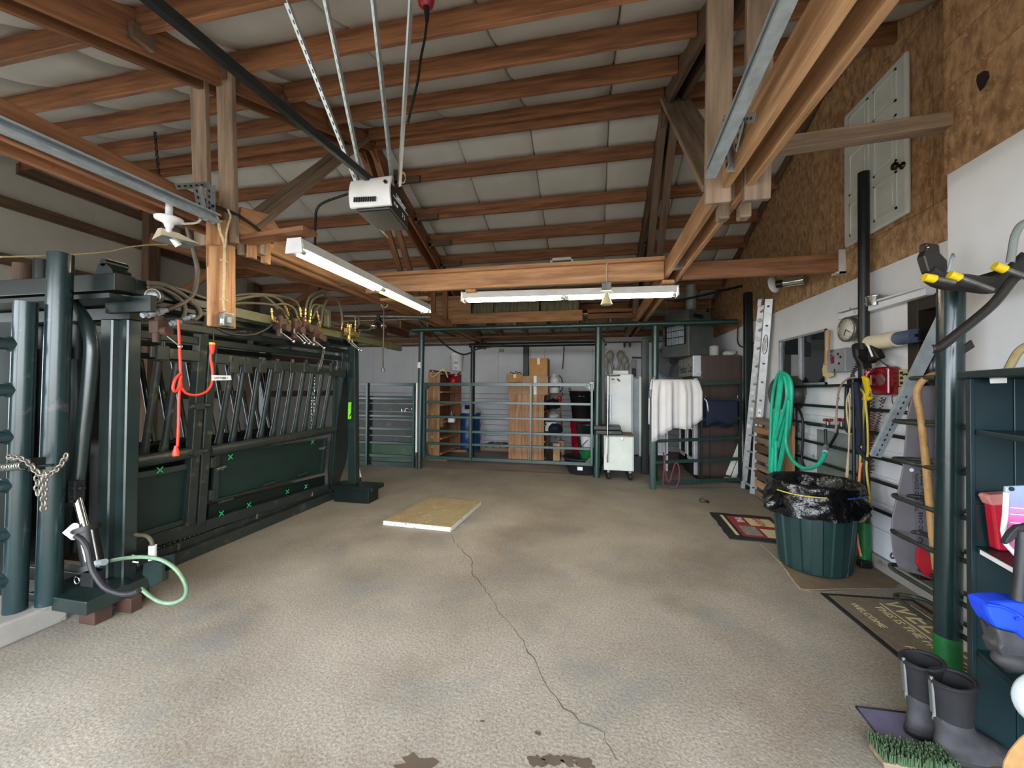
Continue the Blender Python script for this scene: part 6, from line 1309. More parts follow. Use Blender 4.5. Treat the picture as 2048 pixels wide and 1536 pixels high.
# boots
BOOT1, BOOT2 = P(1843, 1322, Z=.325), P(1901, 1360, Z=.325)
def boot(x, y, rot, label):
    b = empty('rubber_boot', (x, y, .006), label, 'boot', 'pair of black rubber boots'); M = Matrix.Translation((x, y, .006)) @ Euler((0, 0, rot)).to_matrix().to_4x4() @ Matrix.Diagonal((.92, 1, .92, 1))
    def sec(z, cx, rx, ry, n=20): return [M @ V((cx + rx * math.cos(2 * math.pi * k / n), ry * math.sin(2 * math.pi * k / n), z)) for k in range(n)]
    rub = mat('boot_rubber', '#454549', col2='#2c2c30', scale=12, rough=.6, wear='#6d6861', wear_amt=.58, wear_scale=9, wear_edge=.2); neo = mat('boot_neoprene', '#1e1f25', col2='#15161a', scale=30, rough=.8)
    obj('foot', MB().ring_tube([sec(.018, .05, .150, .052), sec(.05, .052, .152, .056), sec(.085, .035, .130, .054), sec(.115, .01, .098, .051), sec(.15, -.022, .070, .052), sec(.19, -.03, .062, .054)]), rub, b)
    obj('sole', MB().ring_tube([sec(0, .05, .148, .052), sec(.004, .05, .156, .058), sec(.03, .05, .156, .058), sec(.034, .05, .15, .054)]), BLACK_RUB, b)
    sh = obj('shaft', MB().ring_tube([sec(.185, -.03, .063, .055), sec(.24, -.032, .066, .060), sec(.31, -.034, .074, .064), sec(.345, -.034, .078, .066), sec(.35, -.034, .080, .068), sec(.35, -.034, .070, .058), sec(.28, -.034, .064, .054)], caps=False), neo, b)
    obj('topline', MB().tube([p + V((0, 0, .012 * math.cos(2 * math.pi * k / 20))) for k, p in enumerate(sec(.350, -.034, .077, .065))], .008, 6, closed=True), neo, sh)
    obj('lining', MB().ring_tube([sec(.26, -.034, .062, .052), sec(.262, -.034, .061, .051)]), mat('boot_lining', '#55565c', col2='#45464c', rough=.9), sh)
    obj('pull_stripe', MB().prism([M @ V(p) for p in ((-.108, -.006, .2), (-.108, .006, .2), (-.116, .006, .34), (-.116, -.006, .34))], M.to_3x3() @ V((-.003, 0, 0))), GREY_PAINT, b); obj('stripe', MB().tube([M @ V(p) for p in ((-.11, 0, .355), (-.10, 0, .19), (-.06, .05, .13))], .006, 5), mat('pale_stripe', '#8e8e90'), b)
    return b
boot(BOOT1.x + .032, BOOT1.y, .05, 'rear boot of the black pair, standing on the purple mat'); boot(BOOT2.x + .032, BOOT2.y, .06, 'front boot of the black pair, closest to the dark green cabinet')
# boot brush
br = empty('boot_brush', P(1830, 1515, Z=0), 'green bristle boot brush block on the floor at the bottom edge', 'brush'); a, b = P(1752, 1503, Z=.03), P(1905, 1532, Z=.03); d = (b - a).normalized(); s = d.cross(V((0, 0, 1)))
obj('wood_back', MB().bar(a - V((0, 0, .012)), b - V((0, 0, .012)), .095, .028), W_GREY, br, bevel=.006)
bm = MB()
for i in range(52):
    for j in range(9):
        p = a + (b - a) * ((i + .5) / 52) + s * ((j - 4) * .0115) + V((random.uniform(-.003, .003), random.uniform(-.003, .003), .0)); tip = p + V((random.uniform(-.006, .006), random.uniform(-.006, .006), random.uniform(.030, .046))); bm.tube([p, tip], [.0042, .003], 4)
obj('bristles', bm, mat('green_bristle', '#4c6344', col2='#31472c', rough=.8, scale=60, contrast=.9), br, kind='stuff')

# thin black pole, thick green pipe
tpz = empty('thin_pole', P(1728, 1120, Z=0), 'tall thin black pole with a bright green painted foot on the right', 'pole'); b0 = P(1728, 1122, Z=0); b0 = V((b0.x - .05, b0.y - .08, 0)); b0 = EYE + (P(1729, 1118, Z=0) - EYE) * .965
t0 = P(1727, 345, X=b0.x + .0); b0.z = 0; y_ = b0.y
obj('pole', MB().tube([(b0.x, y_, .36), (P(1727, 345, Y=y_).x, y_, P(1727, 345, Y=y_).z)], .040, 16), BLACK_PIPE, tpz); obj('foot', MB().tube([(b0.x, y_, 0), (b0.x, y_, .37)], .046, 16), GREEN_BRIGHT, tpz); obj('foot_shoe', MB().cbox((b0.x - .03, y_ - .05, .03), (.09, .06, .06)), BLACK, tpz, bevel=.01)
tkp = empty('thick_pipe', P(1900, 1338, Z=0), 'thick dark green pipe post in front of the near wall on the right', 'post'); b0 = P(1896, 1335, Z=0); ty = P(1902, 574, Y=b0.y)
obj('pipe', MB().tube([(b0.x, b0.y, .17), (ty.x, b0.y, ty.z)], .056, 24), GREEN_PIPE, tkp); obj('painted_foot', MB().tube([(b0.x, b0.y, 0), (b0.x, b0.y, .175)], .0565, 24), GREEN_BRIGHT, tkp)
ub = MB()
for (px, py) in ((1840, 757), (1806, 842), (1805, 917), (1804, 990), (1802, 1060), (1797, 1130), (1808, 1190)):
    e = P(px, py, X=b0.x + .06); z = e.z; X1, X2 = b0.x - .02, b0.x + .15; ye = e.y
    pts = [(X1, b0.y + .03, z), (X1, ye - .12, z), (X1 + .015, ye - .03, z), (X1 + .06, ye, z), (X2 - .04, ye - .02, z), (X2, ye - .10, z), (X2, b0.y - .2, z)]
    obj('hairpin_rail', MB().tube(spline(pts, 4), .013, 9), GREEN_DIRTY, tkp)
    e2 = P(1918, py + (py - 760) * .14, Y=b0.y); obj('rear_stub', MB().tube([(b0.x + .03, b0.y - .04, z), (b0.x - .02 - .06, 2.03, z)] if False else [(b0.x + .04, b0.y - .03, z), (b0.x + .03, 2.08, z)], .014, 8), GREEN_DIRTY, tkp)

# wall things between
ck = empty('wall_clock', P(1697, 658, X=XR - .05), 'round silver rimmed wall clock above the grey switch box', 'clock'); c = P(1697, 659, X=XR - .075); ax = V((-1, -.12, 0)).normalized()
obj('rim', MB().lathe(c - ax * .05, [(.10, 0), (.105, .01), (.105, .045), (.115, .05), (.115, .07), (.10, .078), (.095, .07)], 28, ax, caps=True), STEEL, ck); obj('face', MB().lathe(c - ax * .05, [(.001, .070), (.096, .070), (.096, .072), (.001, .0725)], 28, ax), mat('clock_face', '#c9c6ba', col2='#b8b5a9', rough=.5), ck)
e1 = V((ax.y, -ax.x, 0)); o_ = c + ax * .0245
obj('hour_hand', MB().bar(o_, o_ + e1 * .02 - V((0, 0, .055)), .008, .002, ax), INK, ck); obj('minute_hand', MB().bar(o_ + ax * .001, o_ - e1 * .055 - V((0, 0, .035)), .006, .002, ax), INK, ck)
for k in range(12): a = k * math.pi / 6; p = o_ + (e1 * math.cos(a) + V((0, 0, math.sin(a)))) * .08; obj('hour_mark', MB().bar(p, p + (e1 * math.cos(a) + V((0, 0, math.sin(a)))) * .010, .005, .001, ax), INK, ck)
sbx = empty('switch_box', P(1673, 720, X=XR - .05), 'grey electrical switch box with dark lettering beside the window', 'switch box'); a, b = P(1654, 745, X=XR - .11), P(1690, 695, X=XR - .11)
obj('box', MB().box((XR - .11, min(a.y, b.y), a.z), (XR - .0125, max(a.y, b.y), b.z)), GREY_PAINT if False else mat('light_grey_box', '#8f9396', col2='#7f8386', rough=.5, scale=5), sbx, bevel=.006)
text('box_text', 'GTE', .07, P(1664, 712, X=XR - .113), (0, 0, 1), (0, 1, 0), INK, sbx); obj('red_mark', MB().cbox(P(1665, 720, X=XR - .113), (.003, .05, .07)), RED_PHONE, sbx); obj('box_latch', MB().cbox(P(1669, 741, X=XR - .113), (.006, .012, .03)), INK, sbx)
for q_ in ((1676, 708), (1681, 714), (1678, 727)): obj('knockout', MB().lathe(P(*q_, X=XR - .112), [(.012, -.001), (.012, .004)], 10, (-1, 0, 0)), INK, sbx)
pdl = empty('wooden_paddle', P(1652, 745, X=XR - .05), 'long wooden paddle hanging beside the window', 'paddle'); obj('shaft', MB().tube([P(1656, 660, X=XR - .05), P(1653, 730, X=XR - .05)], .022, 8), W_PALE['z'], pdl)
g = PP([(1648, 722), (1656, 722), (1662, 738), (1664, 752), (1655, 756), (1645, 752), (1644, 738)], X=XR - .06); obj('blade', MB().prism(g, (.02, 0, 0)), mat('cream_paddle', '#d2c296', col2='#bfae80', rough=.5), pdl, bevel=.004)
tin = empty('steel_tin', P(1750, 610, X=XR - .08), 'small shiny steel tin standing on the white wall ledge', 'tin'); zz = P(1751, 612, X=XR - .07).z; c = P(1751, 612, X=XR - .07); obj('tin_body', MB().lathe(c, [(.06, 0), (.062, .004), (.068, .07), (.073, .075), (.073, .085), (.066, .085), (.06, .02)], 22), CHROME, tin)
pt = empty('paper_roll', P(1780, 680, X=XR - .12), 'roll of cream and blue paper on a wall holder by the doorway', 'paper roll'); a, b = P(1741, 686, X=XR - .11), P(1785, 679, X=XR - .11); b2 = P(1826, 670, X=XR - .11)
z = (a.z + b.z) / 2; obj('roll', MB().cyl((XR - .11, a.y, z), (XR - .11, b.y - .06, z + .0), .062, n=20), mat('cream_paper', '#ded6bf', col2='#cec5ab', rough=.8), pt); obj('blue_wrap', MB().cyl((XR - .11, b.y - .05, z), (XR - .11, b2.y - .03, z), .05, n=20), mat('blue_wrap', '#55647f', col2='#465570', rough=.6), pt); obj('holder_arm', MB().bar((XR - .11, a.y + .02, z), (XR - .11, b2.y - .04, z), .02, .02), BLACK_PIPE, pt); obj('holder_plate', MB().box((XR - .10, b2.y - .05, z - .04), (XR - .012, b2.y - .03, z + .04)), BLACK_PIPE, pt)
ph = empty('wall_phone', P(1760, 762, X=XR - .05), 'old dark red wall telephone with coiled cord', 'telephone'); ya_, yb_ = P(1741, 760, X=XR - .10).y, P(1776, 760, X=XR - .10).y; z0, z1 = P(1757, 790, X=XR - .10).z, P(1757, 734, X=XR - .10).z
obj('case', MB().box((XR - .10, yb_, z0), (XR - .012, ya_, z1)), RED_PHONE, ph, bevel=.02, seg=3)
hx = XR - .125; hy = ya_ - .035; obj('handset', MB().tube(spline([(hx, hy, z0 + .05), (hx - .02, hy, z0 + .08), (hx - .03, hy, (z0 + z1) / 2), (hx - .02, hy, z1 - .06), (hx, hy, z1 - .03)], 4), [.032, .03, .026, .022, .018, .017, .017, .017, .017, .017, .018, .018, .022, .026, .03, .032, .032][:17], 10), RED_PHONE, ph)
dc = V((XR - .102, (ya_ + yb_) / 2 - .03, (z0 + z1) / 2 + .01)); obj('dial', MB().lathe(dc, [(.05, 0), (.052, .006), (.045, .012), (.01, .014)], 20, (-1, 0, 0)), mat('dial_plastic', '#6d4a4c', col2='#5a3a3c', rough=.3), ph); obj('cradle_hook', MB().cbox((XR - .12, ya_ - .035, z1 - .012), (.03, .05, .012)), CHROME, ph, bevel=.004)
hel = []
cp_ = PP([(1744, 792), (1746, 830), (1742, 860), (1743, 890), (1745, 940)], X=XR - .08); sp__ = spline(cp_, 40)
for i, p in enumerate(sp__): hel.append(p + V((.012 * math.cos(i * .9), .014 * math.sin(i * .9), 0)))
obj('coil_cord', MB().tube(hel, .004, 5), mat('brown_cord', '#6b3d32', col2='#55302a', rough=.6), ph)
hel = []
for i, p in enumerate(spline(PP([(1765, 794), (1760, 830), (1750, 860), (1744, 880)], X=XR - .07), 40)): hel.append(p + V((.01 * math.cos(i * .9), .012 * math.sin(i * .9), 0)))
obj('coil_cord', MB().tube(hel, .004, 5), mat('brown_cord', '#6b3d32'), ph)
for l in ([(1772, 795), (1766, 806), (1758, 800)], [(1783, 740), (1787, 770), (1784, 800), (1789, 812)]): tubeo('thin_wire', PP(l, X=XR - .04), .003, BLACK, ph, 5, 5)
for i, (q_, lab) in enumerate((((1797, 738, 1814, 772), 'beige outlet strip with a black plug beside the doorway'), ((1791, 774, 1806, 792), 'blank beige wall plate below the outlet strip'))):
    a, b = P(q_[0], q_[3], X=XR - .03), P(q_[2], q_[1], X=XR - .03); o = empty('wall_plate', (XR - .02, (a.y + b.y) / 2, a.z), lab, 'wall plate'); obj('plate', MB().box((XR - .03, b.y, a.z), (XR - .013, a.y, b.z)), mat('beige_plate', '#c6b98f', col2='#b3a67c', rough=.5), o, bevel=.004)
    if i == 0:
        tubeo('plug_cord', PP([(1806, 750), (1812, 748), (1816, 755), (1815, 775)], X=XR - .05), .006, BLACK, o, 6, 4)
        for k in range(3): obj('outlet', MB().cbox(P(1803, 746 + k * 10, X=XR - .031), (.004, .03, .022)), INK, o)
lmp = empty('desk_lamp', P(1712, 715, X=XR - .2), 'black curved lamp shade clamped behind the thin black pole', 'lamp')
obj('shade', MB().prism(PP([(1701, 690), (1708, 686), (1722, 686), (1724, 700), (1713, 700), (1714, 712), (1722, 724), (1724, 738), (1712, 728), (1704, 712)], X=XR - .2), (.08, 0, 0)), BLACK, lmp, bevel=.012)
obj('shade', MB().prism(PP([(1734, 690), (1742, 690), (1753, 708), (1756, 716), (1740, 722), (1734, 728)], X=XR - .17), (.06, 0, 0)), BLACK, lmp, bevel=.012)
obj('arm', MB().tube(PP([(1736, 690), (1741, 703), (1745, 713)], X=XR - .18), .008, 7), LABEL, lmp); tubeo('lamp_wire', PP([(1752, 712), (1765, 725), (1778, 733), (1786, 738)], X=XR - .06), .006, STEEL, lmp, 6, 4)
hel = [p + V((.012 * math.cos(i * .8), .012 * math.sin(i * .8), 0)) for i, p in enumerate(spline(PP([(1718, 722), (1708, 742), (1702, 756), (1697, 762)], X=XR - .2), 36))]; obj('coiled_lead', MB().tube(hel, .004, 5), BLACK, lmp)
# hanging leads around the pole
HX = 2.22
yc_ = empty('yellow_clip', P(1731, 780, X=HX), 'bright yellow plastic cord clip hanging on the thin pole', 'clip'); obj('clip_body', MB().prism(PP([(1722, 753), (1728, 752), (1734, 757), (1735, 772), (1738, 779), (1733, 790), (1737, 796), (1742, 793), (1739, 799), (1730, 803), (1723, 800), (1724, 794), (1730, 786), (1728, 778), (1726, 770), (1724, 760)], X=HX), (.02, 0, 0)), YELLOW, yc_, bevel=.003)
leads = [('yellow_lead', [(1718, 776), (1727, 785), (1729, 800), (1726, 840), (1722, 890), (1720, 930), (1718, 980), (1714, 1020)], YEL_CORD, .009, 'yellow lead falling from the clip to the can, left strand'), ('yellow_lead', [(1731, 800), (1735, 850), (1736, 900), (1733, 935), (1738, 985), (1739, 1015), (1728, 1040), (1712, 1044), (1702, 1040)], YEL_CORD, .008, 'yellow lead looping down the thin pole, right strand'),
         ('orange_lead', [(1723, 925), (1720, 940), (1716, 985), (1711, 1010), (1712, 1050), (1716, 1085), (1722, 1113)], mat('pale_orange_cord', '#f0925f', col2='#dc7f4e', rough=.5), .009, 'pale orange lead dropping beside the green pole foot'),
         ('cream_lead', [(1712, 755), (1695, 758), (1680, 775), (1674, 810), (1673, 850), (1670, 865)], mat('tan_cord', '#a08a78', col2='#8a7666', rough=.6), .008, 'tan lead arching left from the pole to the taps'), ('cream_lead', [(1702, 780), (1694, 800), (1694, 830), (1698, 860), (1697, 900), (1695, 958), (1692, 958), (1697, 900), (1700, 830), (1697, 790)], CREAM, .007, 'doubled cream string hanging behind the trash can'),
         ('blue_lead', [(1717, 790), (1718, 830), (1720, 880), (1716, 895), (1728, 912), (1738, 920)], NAVY, .018, 'dark blue lead bundle on the thin pole'), ('black_lead', [(1706, 750), (1707, 820), (1708, 900), (1708, 1000), (1709, 1040)], BLACK, .014, 'straight black lead hanging left of the thin pole'), ('black_lead', [(1712, 765), (1716, 800), (1719, 850), (1718, 890)], NAVY, .022, 'thick navy strap bundle hanging close to the thin pole')]
for i, (nm, px, m, r, lab) in enumerate(leads): tubeo(nm, PP(px, X=HX - .015 * (i % 4)), r, m, None, 7, 5, label=lab, cat='lead')
bch = empty('black_strap', P(1697, 800, X=HX + .05), 'wide black strap looped on the rails left of the pole', 'strap'); tubeo('strap_loop', PP([(1704, 768), (1695, 772), (1693, 800), (1693, 850), (1696, 862), (1704, 862)], X=HX + .08), .018, BLACK, bch, 6, 5); obj('strap_hook', MB().cbox(P(1706, 762, X=HX), (.05, .1, .05)), BLACK, bch, bevel=.012)
bb_ = tubeo('brown_coil', [p + V((.014 * math.cos(i * .8), .02 * math.sin(i * .8), 0)) for i, p in enumerate(spline(PP([(1742, 870), (1738, 900), (1741, 945)], X=XR - .06), 50))], .005, RUST, None, 5, label='rusty brown coiled cord hanging beside the thin pole', cat='cord')
fx = empty('red_extinguisher', P(1697, 1095, X=2.3), 'narrow red fire tool standing behind the trash can', 'fire tool'); obj('red_body', MB().prism(PP([(1694, 1045), (1702, 1045), (1697, 1096), (1689, 1096)], X=2.26), (.05, 0, 0)), RED, fx, bevel=.006)
# strut channel leaning
gst = empty('strut_channel', P(1745, 915, Y=3.0), 'bright galvanised strut channel leaning across the doorway', 'strut'); a, b = P(1752, 914, Y=3.25), P(1893, 632, Y=2.72)
d = (b - a).normalized(); s = V((.97, -.2, 0)); s = (s - d * s.dot(d)).normalized(); n = d.cross(s)
obj('channel', MB().prism([a + s * x + n * y for x, y in ((-.03, 0), (.03, 0), (.03, .03), (.026, .03), (.026, .004), (-.026, .004), (-.026, .03), (-.03, .03))], b - a), GALV, gst)
slt = MB()
nn = n if n.y < 0 else -n
for i in range(12): p = a + (b - a) * (i / 24 + .02) + nn * .002; slt.bar(p - d * .008, p + d * .008, .006, .004, nn)
obj('slot_row', slt, BLACK, gst, kind='stuff')
# grey rubber sled sheet, cane, red scoop
SYZ = 2.98
sd_ = empty('rubber_sled', P(1835, 1130, Y=SYZ), 'worn grey plastic sled sheet with faint print standing behind the wooden cane', 'sled')
out = [(1800, 1140), (1788, 1110), (1783, 1070), (1786, 1030), (1795, 990), (1806, 940), (1812, 880), (1816, 830), (1830, 775), (1900, 765), (1915, 765), (1915, 1165), (1880, 1165), (1840, 1150)]
g = [P(x, y, Y=SYZ) for x, y in out]
obj('sheet', MB().prism(g, (0, .012, 0)), mat('grey_sled_plastic', '#7d7a80', col2='#5f5c63', scale=4, rough=.4, contrast=.9, wear='#8f826f', wear_amt=.56, wear_scale=4, wear_edge=.2), sd_, bevel=.004)
obj('sheet_print', MB().prism(PP([(1822, 925), (1848, 930), (1856, 1100), (1834, 1090)], Y=SYZ - .002), (0, .001, 0)), mat('sled_print', '#5a5760', col2='#6d6a72', scale=60, rough=.5, contrast=.9), sd_)
text('sheet_text', 'HIGH TEMP', .045, P(1848, 975, Y=SYZ - .004), (0, 0, 1), (-1, 0, 0), INK, sd_); text('sheet_text', 'THIS END DOWN', .03, P(1834, 985, Y=SYZ - .004), (0, 0, 1), (-1, 0, 0), INK, sd_); text('sheet_text', 'CALF SLED CARE', .03, P(1842, 1060, Y=SYZ - .004), (0, 0, 1), (-1, 0, 0), INK, sd_)
obj('punched_hole', MB().lathe(P(1823, 940, Y=SYZ - .003), [(.012, -.001), (.012, .002)], 10, (0, -1, 0)), LABEL, sd_)
rs_ = empty('red_scoop', P(1850, 1150, Y=2.9), 'red plastic scoop shovel standing behind the cane foot', 'shovel'); obj('blade', MB().prism(PP([(1838, 1082), (1872, 1128), (1890, 1135), (1890, 1172), (1848, 1150), (1834, 1128)], Y=2.9), (0, .015, 0)), RED, rs_, bevel=.003)
cn_ = empty('wooden_cane', P(1872, 1140, Y=2.74), 'bent wooden stock cane hooked over the rail beside the thick pipe', 'cane'); pts = spline(PP([(1893, 748), (1878, 748), (1860, 752), (1845, 762), (1835, 778), (1834, 795), (1840, 825), (1846, 870), (1853, 940), (1860, 1020), (1867, 1090), (1873, 1140)], Y=2.70), 5)
obj('stick', MB().tube(pts, [.0165 if i < 34 else .018 for i in range(len(pts))], 12), mat('cane_wood', '#bd945f', col2='#a07746', scale=14, rough=.55, wear='#7a522a', wear_amt=.62, wear_scale=30), cn_)
dkb = empty('black_bag', P(1870, 740, Y=3.0), 'dark plastic bag hanging in the doorway behind the thick pipe', 'bag'); mb = MB().ball(P(1872, 728, Y=2.95), .09, 9, (1, .7, 1.5)); mb.v = [p + V((noise.noise(p * 14), 0, noise.noise(p * 12))) * .03 for p in mb.v]; obj('bag_body', mb, mat('black_film', '#2a2827', col2='#1d1b1a', rough=.25), dkb)
wh = tubeo('wire_hook', PP([(1784, 1106), (1781, 1112), (1785, 1117), (1790, 1113), (1789, 1106)], X=XR - .02), .006, STEEL, None, 6, 4, label='small wire hook on the wall beside the sled sheet', cat='hook')
# strap rack with yellow tips above the thick pipe
TK = 2.35
sr = empty('strap_rack', P(1960, 560, Y=TK), 'steel rack arms with yellow rubber tips on the near wall', 'rack')
for (a, b) in (((1908, 552), (1985, 580)), ((1998, 535), (2070, 560)), ((1858, 556), (1885, 566))):
    p = P(*a, Y=TK - .12); q_ = P(*b, Y=TK - .12); q_.x = max(q_.x, p.x + .1); e = V((XN - .01, q_.y + .0, q_.z - .02)) if b[0] > 1900 else q_
    obj('arm', MB().tube([p, q_], .013, 10), STEEL, sr); obj('yellow_tip', MB().tube([p - (q_ - p).normalized() * .02, p + (q_ - p).normalized() * .025], .019, 10), YELLOW, sr)
obj('hook_end', MB().tube(PP([(1896, 545), (1902, 520), (1906, 508), (1909, 514)], Y=TK), .007, 6), GALV, sr)
obj('rack_back', MB().bar(P(1905, 575, Y=TK + .05), P(2090, 520, Y=TK + .05), .03, .04), BLACK_PIPE, sr)
def strap(name, px, wd, m, label, Y, th=.006, cat='strap'):
    pts = spline([P(x, y, Y=Y + (o[0] if o else 0)) for x, y, *o in px], 5); g = []
    for i, p in enumerate(pts):
        t = (pts[min(i + 1, len(pts) - 1)] - pts[max(i - 1, 0)]).normalized(); n = V((t.z, 0, -t.x)).normalized(); g.append([p + n * wd * (k - 2) / 4 + V((0, -.012 * math.sin(math.pi * k / 4), 0)) for k in range(5)])
    return tag(obj(name, MB().grid(g, th, True, (0, 1, 0)), m), label, cat)
strap('leather_girth', [(1856, 545), (1880, 560), (1930, 565), (1975, 570), (2010, 560), (2060, 515)], .085, LEATHER, 'wide dark leather girth lying across the rack arms', TK - .03)
strap('leather_strap', [(1862, 500), (1872, 525), (1882, 560), (1890, 600), (1888, 640)], .055, LEATHER, 'dark leather strap standing up behind the thick pipe top', TK + .25)
strap('long_strap', [(2030, 555), (1990, 605), (1950, 640), (1915, 668), (1880, 695), (1865, 698)], .042, LEATHER, 'long leather strap slanting down across the thick pipe', TK - .12)
bkl = empty('buckle_end', P(1870, 505, Y=TK + .2), 'black buckle block on top of the upright leather strap', 'buckle'); a, b = P(1848, 545, Y=TK + .2), P(1878, 484, Y=TK + .25); obj('buckle', MB().prism(PP([(1851, 484), (1880, 488), (1882, 505), (1896, 520), (1898, 548), (1856, 545), (1846, 512), (1851, 500)], Y=TK + .2), (0, .05, 0)), LEATHER, bkl, bevel=.01); obj('rivet', MB().ball(P(1856, 495, Y=TK + .19), .006, 6), CHROME, bkl)
tag(obj('strap_end', MB().prism(PP([(1930, 690), (1943, 680), (1950, 694), (1928, 708)], Y=2.4), (0, .01, 0)), BLACK), 'short black strap end sticking out behind the thick pipe', 'strap')
strap('tan_strap', [(2012, 752), (2025, 725), (2040, 702), (2062, 688)], .03, mat('tan_webbing', '#9c8a62', col2='#85744e', rough=.8, scale=30), 'tan webbing strap arching above the dark green cabinet', 1.99)
strap('grey_hose_strap', [(2022, 525), (2026, 500), (2032, 470), (2046, 448), (2070, 440)], .028, mat('grey_rubber_strip', '#7f8581', col2='#6b716d', rough=.6), 'grey curved rubber strip hanging on the near white wall', 2.0)

# ---- dark green open cabinet at the right edge
CT = mat('cabinet_green', '#122b30', col2='#0b1f22', scale=5, rough=.38, contrast=.8, wear='#9fb0ae', wear_amt=.735, wear_scale=40, bump=.04)
gc = empty('boot_cabinet', (1.7, 1.75, 0), 'dark green painted open cabinet at the right edge beside the thick pipe', 'cabinet')
Fp = V((1.553, 2.0, 0)); dn_ = V((-.232, -.973, 0)); dx = V((.985, -.06, 0)).normalized()
hz = P(1945, 757, Y=2.0).z
def cabx(u, v, z): return Fp + dn_ * u + dx * v + V((0, 0, z))
def cbx(u0, u1, v0, v1, z0, z1): return MB().hexa([cabx(u0, v0, z0), cabx(u1, v0, z0), cabx(u1, v1, z0), cabx(u0, v1, z0), cabx(u0, v0, z1), cabx(u1, v0, z1), cabx(u1, v1, z1), cabx(u0, v1, z1)])
obj('end_board', cbx(-.002, .02, 0, .128, .02, hz), CT, gc, bevel=.003); obj('end_board', cbx(-.002, .02, .130, .42, .02, hz), CT, gc, bevel=.003)
obj('back_board', cbx(.02, .62, .40, .42, .02, hz), CT, gc)
sz = [P(1950, y, Y=2.0).z for y in (858, 1088, 1292)] + [.045]
for z in sz: obj('shelf', cbx(.02, .62, 0, .40, z - .022, z), CT if z > .1 else W_BROWN, gc, bevel=.003)
obj('top', cbx(-.03, .65, -.03, .44, hz, hz + .03), CT, gc, bevel=.004); obj('front_stile', cbx(-.004, .03, -.016, 0, .02, hz), CT, gc, bevel=.002); obj('plinth', cbx(0, .62, .02, .4, 0, .022), CT, gc)
obj('white_strip', MB().hexa([cabx(.06, -.004, sz[1] - .02), cabx(.24, -.004, sz[1] - .02), cabx(.24, .0, sz[1] - .02), cabx(.06, 0, sz[1] - .02), cabx(.06, -.004, sz[1] - .003), cabx(.24, -.004, sz[1] - .003), cabx(.24, 0, sz[1] - .003), cabx(.06, 0, sz[1] - .003)]), LABEL, gc)
obj('white_strip', MB().hexa([cabx(-.034, .07, hz + .005), cabx(-.034, .13, hz + .005), cabx(-.03, .13, hz + .005), cabx(-.03, .07, hz + .005), cabx(-.034, .07, hz + .025), cabx(-.034, .13, hz + .025), cabx(-.03, .13, hz + .025), cabx(-.03, .07, hz + .025)]).prism(PP([(1981, 757), (2014, 756), (2014, 766), (1982, 767)], Y=1.93), (0, .004, 0)), LABEL, gc)
obj('divider_rail', cbx(.021, .026, .0, .40, sz[1] + .165, sz[1] + .17), CT, gc)
# things in the cabinet
zb1 = sz[1]
rbag = empty('red_bag', cabx(.1, .1, zb1), 'red feed bag with folded pink top on the second cabinet shelf', 'bag'); g = PP([(1985, 1010), (2052, 1000), (2055, 1100), (1996, 1094)], Y=1.93); obj('bag', MB().prism([g[0], g[1], V((g[2].x, g[2].y, zb1 + .002)), V((g[3].x, g[3].y, zb1 + .002))], (0, .04, 0)), mat('red_bag_film', '#c8213a', col2='#a5162c', rough=.35), rbag, bevel=.008); obj('folded_top', MB().prism(PP([(1975, 994), (1981, 990), (2052, 985), (2052, 1008), (1985, 1012)], Y=1.925), (0, .045, 0)), mat('pink_film', '#d98f8a', col2='#c67a78', rough=.4), rbag, bevel=.006)
zbag = empty('zip_pouch', cabx(.2, .0, zb1 + .02), 'clear zip pouch with blue to magenta print standing on the second cabinet shelf', 'pouch')
GR = bpy.data.materials.new('pouch_print'); GR.use_nodes = True; t_ = GR.node_tree; b_ = t_.nodes['Principled BSDF']; tc = t_.nodes.new('ShaderNodeTexCoord'); sx = t_.nodes.new('ShaderNodeSeparateXYZ'); rr = t_.nodes.new('ShaderNodeValToRGB'); t_.links.new(tc.outputs['Generated'], sx.inputs[0]); t_.links.new(sx.outputs[2], rr.inputs[0]); t_.links.new(rr.outputs[0], b_.inputs['Base Color']); b_.inputs['Roughness'].default_value = .2
e_ = rr.color_ramp.elements; e_[0].position = 0; e_[0].color = lin('#a06a92'); e_[1].position = 1; e_[1].color = lin('#8fa3b8'); n_ = e_.new(.55); n_.color = lin('#c45f9a'); n_ = e_.new(.75); n_.color = lin('#8a8fb8')
pz = [P(x, y, Y=1.78) for x, y in ((2012, 973), (2075, 970), (2075, 1125), (2040, 1112), (2016, 1090), (2008, 1065))]
obj('pouch', MB().prism(pz, (0, .012, 0)), GR, zbag, bevel=.004); obj('pouch_edge', MB().tube(PP([(2012, 985), (2010, 1030), (2006, 1062), (2012, 1088), (2030, 1108), (2060, 1125)], Y=1.776), .008, 6), LABEL, zbag); obj('hang_hole', MB().lathe(P(2023, 978, Y=1.778), [(.008, -.001), (.008, .002)], 10, (0, -1, 0)), INK, zbag)
for y0 in (1015, 1028, 1045, 1062): obj('print_line', MB().bar(P(2020, y0, Y=1.777), P(2060, y0 + 3, Y=1.777), .002, .003, (0, 1, 0)), LABEL, zbag)
ak = empty('black_tool', cabx(.3, -.04, sz[2]), 'black handled pick tool standing in front of the pouch', 'tool'); obj('tool_head', MB().prism(PP([(2010, 1085), (2022, 1066), (2036, 1053), (2062, 1048), (2062, 1062), (2040, 1070), (2024, 1084), (2012, 1090)], Y=1.70), (0, .02, 0)), BLACK_RUB, ak, bevel=.003); obj('tool_handle', MB().tube(PP([(2046, 1062), (2044, 1110), (2040, 1160), (2036, 1200)], Y=1.70), [.016, .017, .017, .018], 10), mat('scuffed_black', '#1d1c20', col2='#302f34', rough=.5, scale=20), ak)
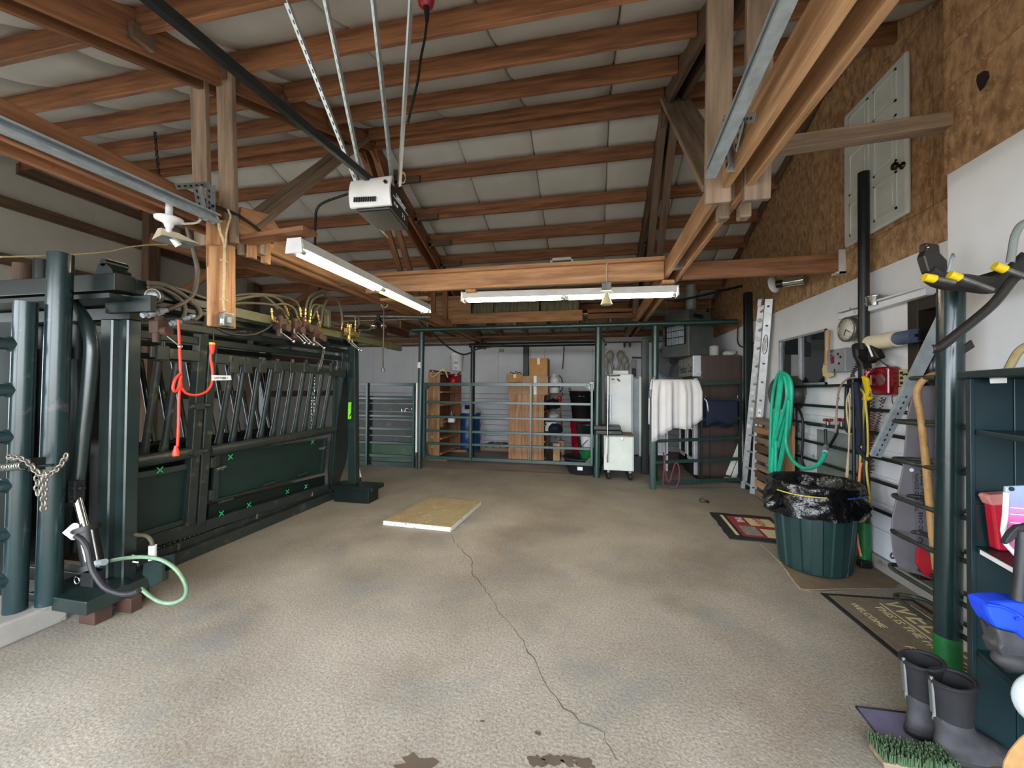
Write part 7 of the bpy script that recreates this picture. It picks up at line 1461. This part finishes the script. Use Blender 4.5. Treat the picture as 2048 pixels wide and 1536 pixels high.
bw = empty('blue_wader_boot', cabx(.2, .05, sz[2]), 'grey boot with bright blue fabric cuff on the third cabinet shelf', 'boot')
BLU = mat('bright_blue_fabric', '#1548e8', col2='#0d38c4', rough=.55, scale=6)
YB1 = 1.74
obj('blue_cuff', MB().prism(PP([(1970, 1208), (1990, 1205), (2030, 1204), (2065, 1208), (2065, 1290), (2046, 1278), (2035, 1268), (1994, 1258), (1980, 1235)], Y=YB1), (0, .08, 0)), BLU, bw, bevel=.012); obj('cuff_fold', MB().tube(PP([(1973, 1209), (2000, 1212), (2025, 1222), (2045, 1234), (2030, 1238)], Y=YB1 - .004), .006, 6), BLU, bw)
obj('boot_shaft', MB().prism(PP([(1994, 1258), (2035, 1268), (2062, 1285), (2065, 1345), (2030, 1340), (2008, 1318), (1998, 1296), (2003, 1290)], Y=YB1 + .01), (0, .07, 0)), mat('boot_rubber', '#4b4b4f'), bw, bevel=.014)
obj('boot_sole', MB().tube(PP([(1968, 1232), (1980, 1250), (1992, 1272), (2001, 1292), (1997, 1305), (1998, 1322), (2012, 1338), (2040, 1340)], Y=YB1 + .05), .012, 7), BLACK_RUB, bw)
obj('boot_toe', MB().ball(P(2025, 1320, Y=YB1 + .03), .05, 8, (1.2, .8, .7)), mat('boot_rubber', '#4b4b4f'), bw)
wbl = empty('white_salt_block', cabx(.45, .0, .046), 'round white block standing on its edge at the right picture edge', 'block'); obj('block', MB().lathe(P(2092, 1400, Y=1.52), [(.002, -.05), (.08, -.05), (.085, -.04), (.085, .0), (.08, .01), (.002, .01)], 28, (0, 1, 0)), mat('pale_blue_white', '#d3dde6', col2='#c2cdd8', rough=.8, bump=.1), wbl)
lg_ = empty('log_block', P(2050, 1530, Z=0), 'sawn tan wood block at the bottom right corner', 'wood block'); obj('log', MB().prism(PP([(2001, 1536), (2003, 1520), (2014, 1498), (2034, 1474), (2056, 1456), (2090, 1470), (2090, 1600), (2020, 1600)], Y=1.45), (0, -.08, 0)), mat('tan_end_grain', '#d9b07a', col2='#b98a54', scale=20, rough=.8, contrast=.9), lg_, bevel=.008)
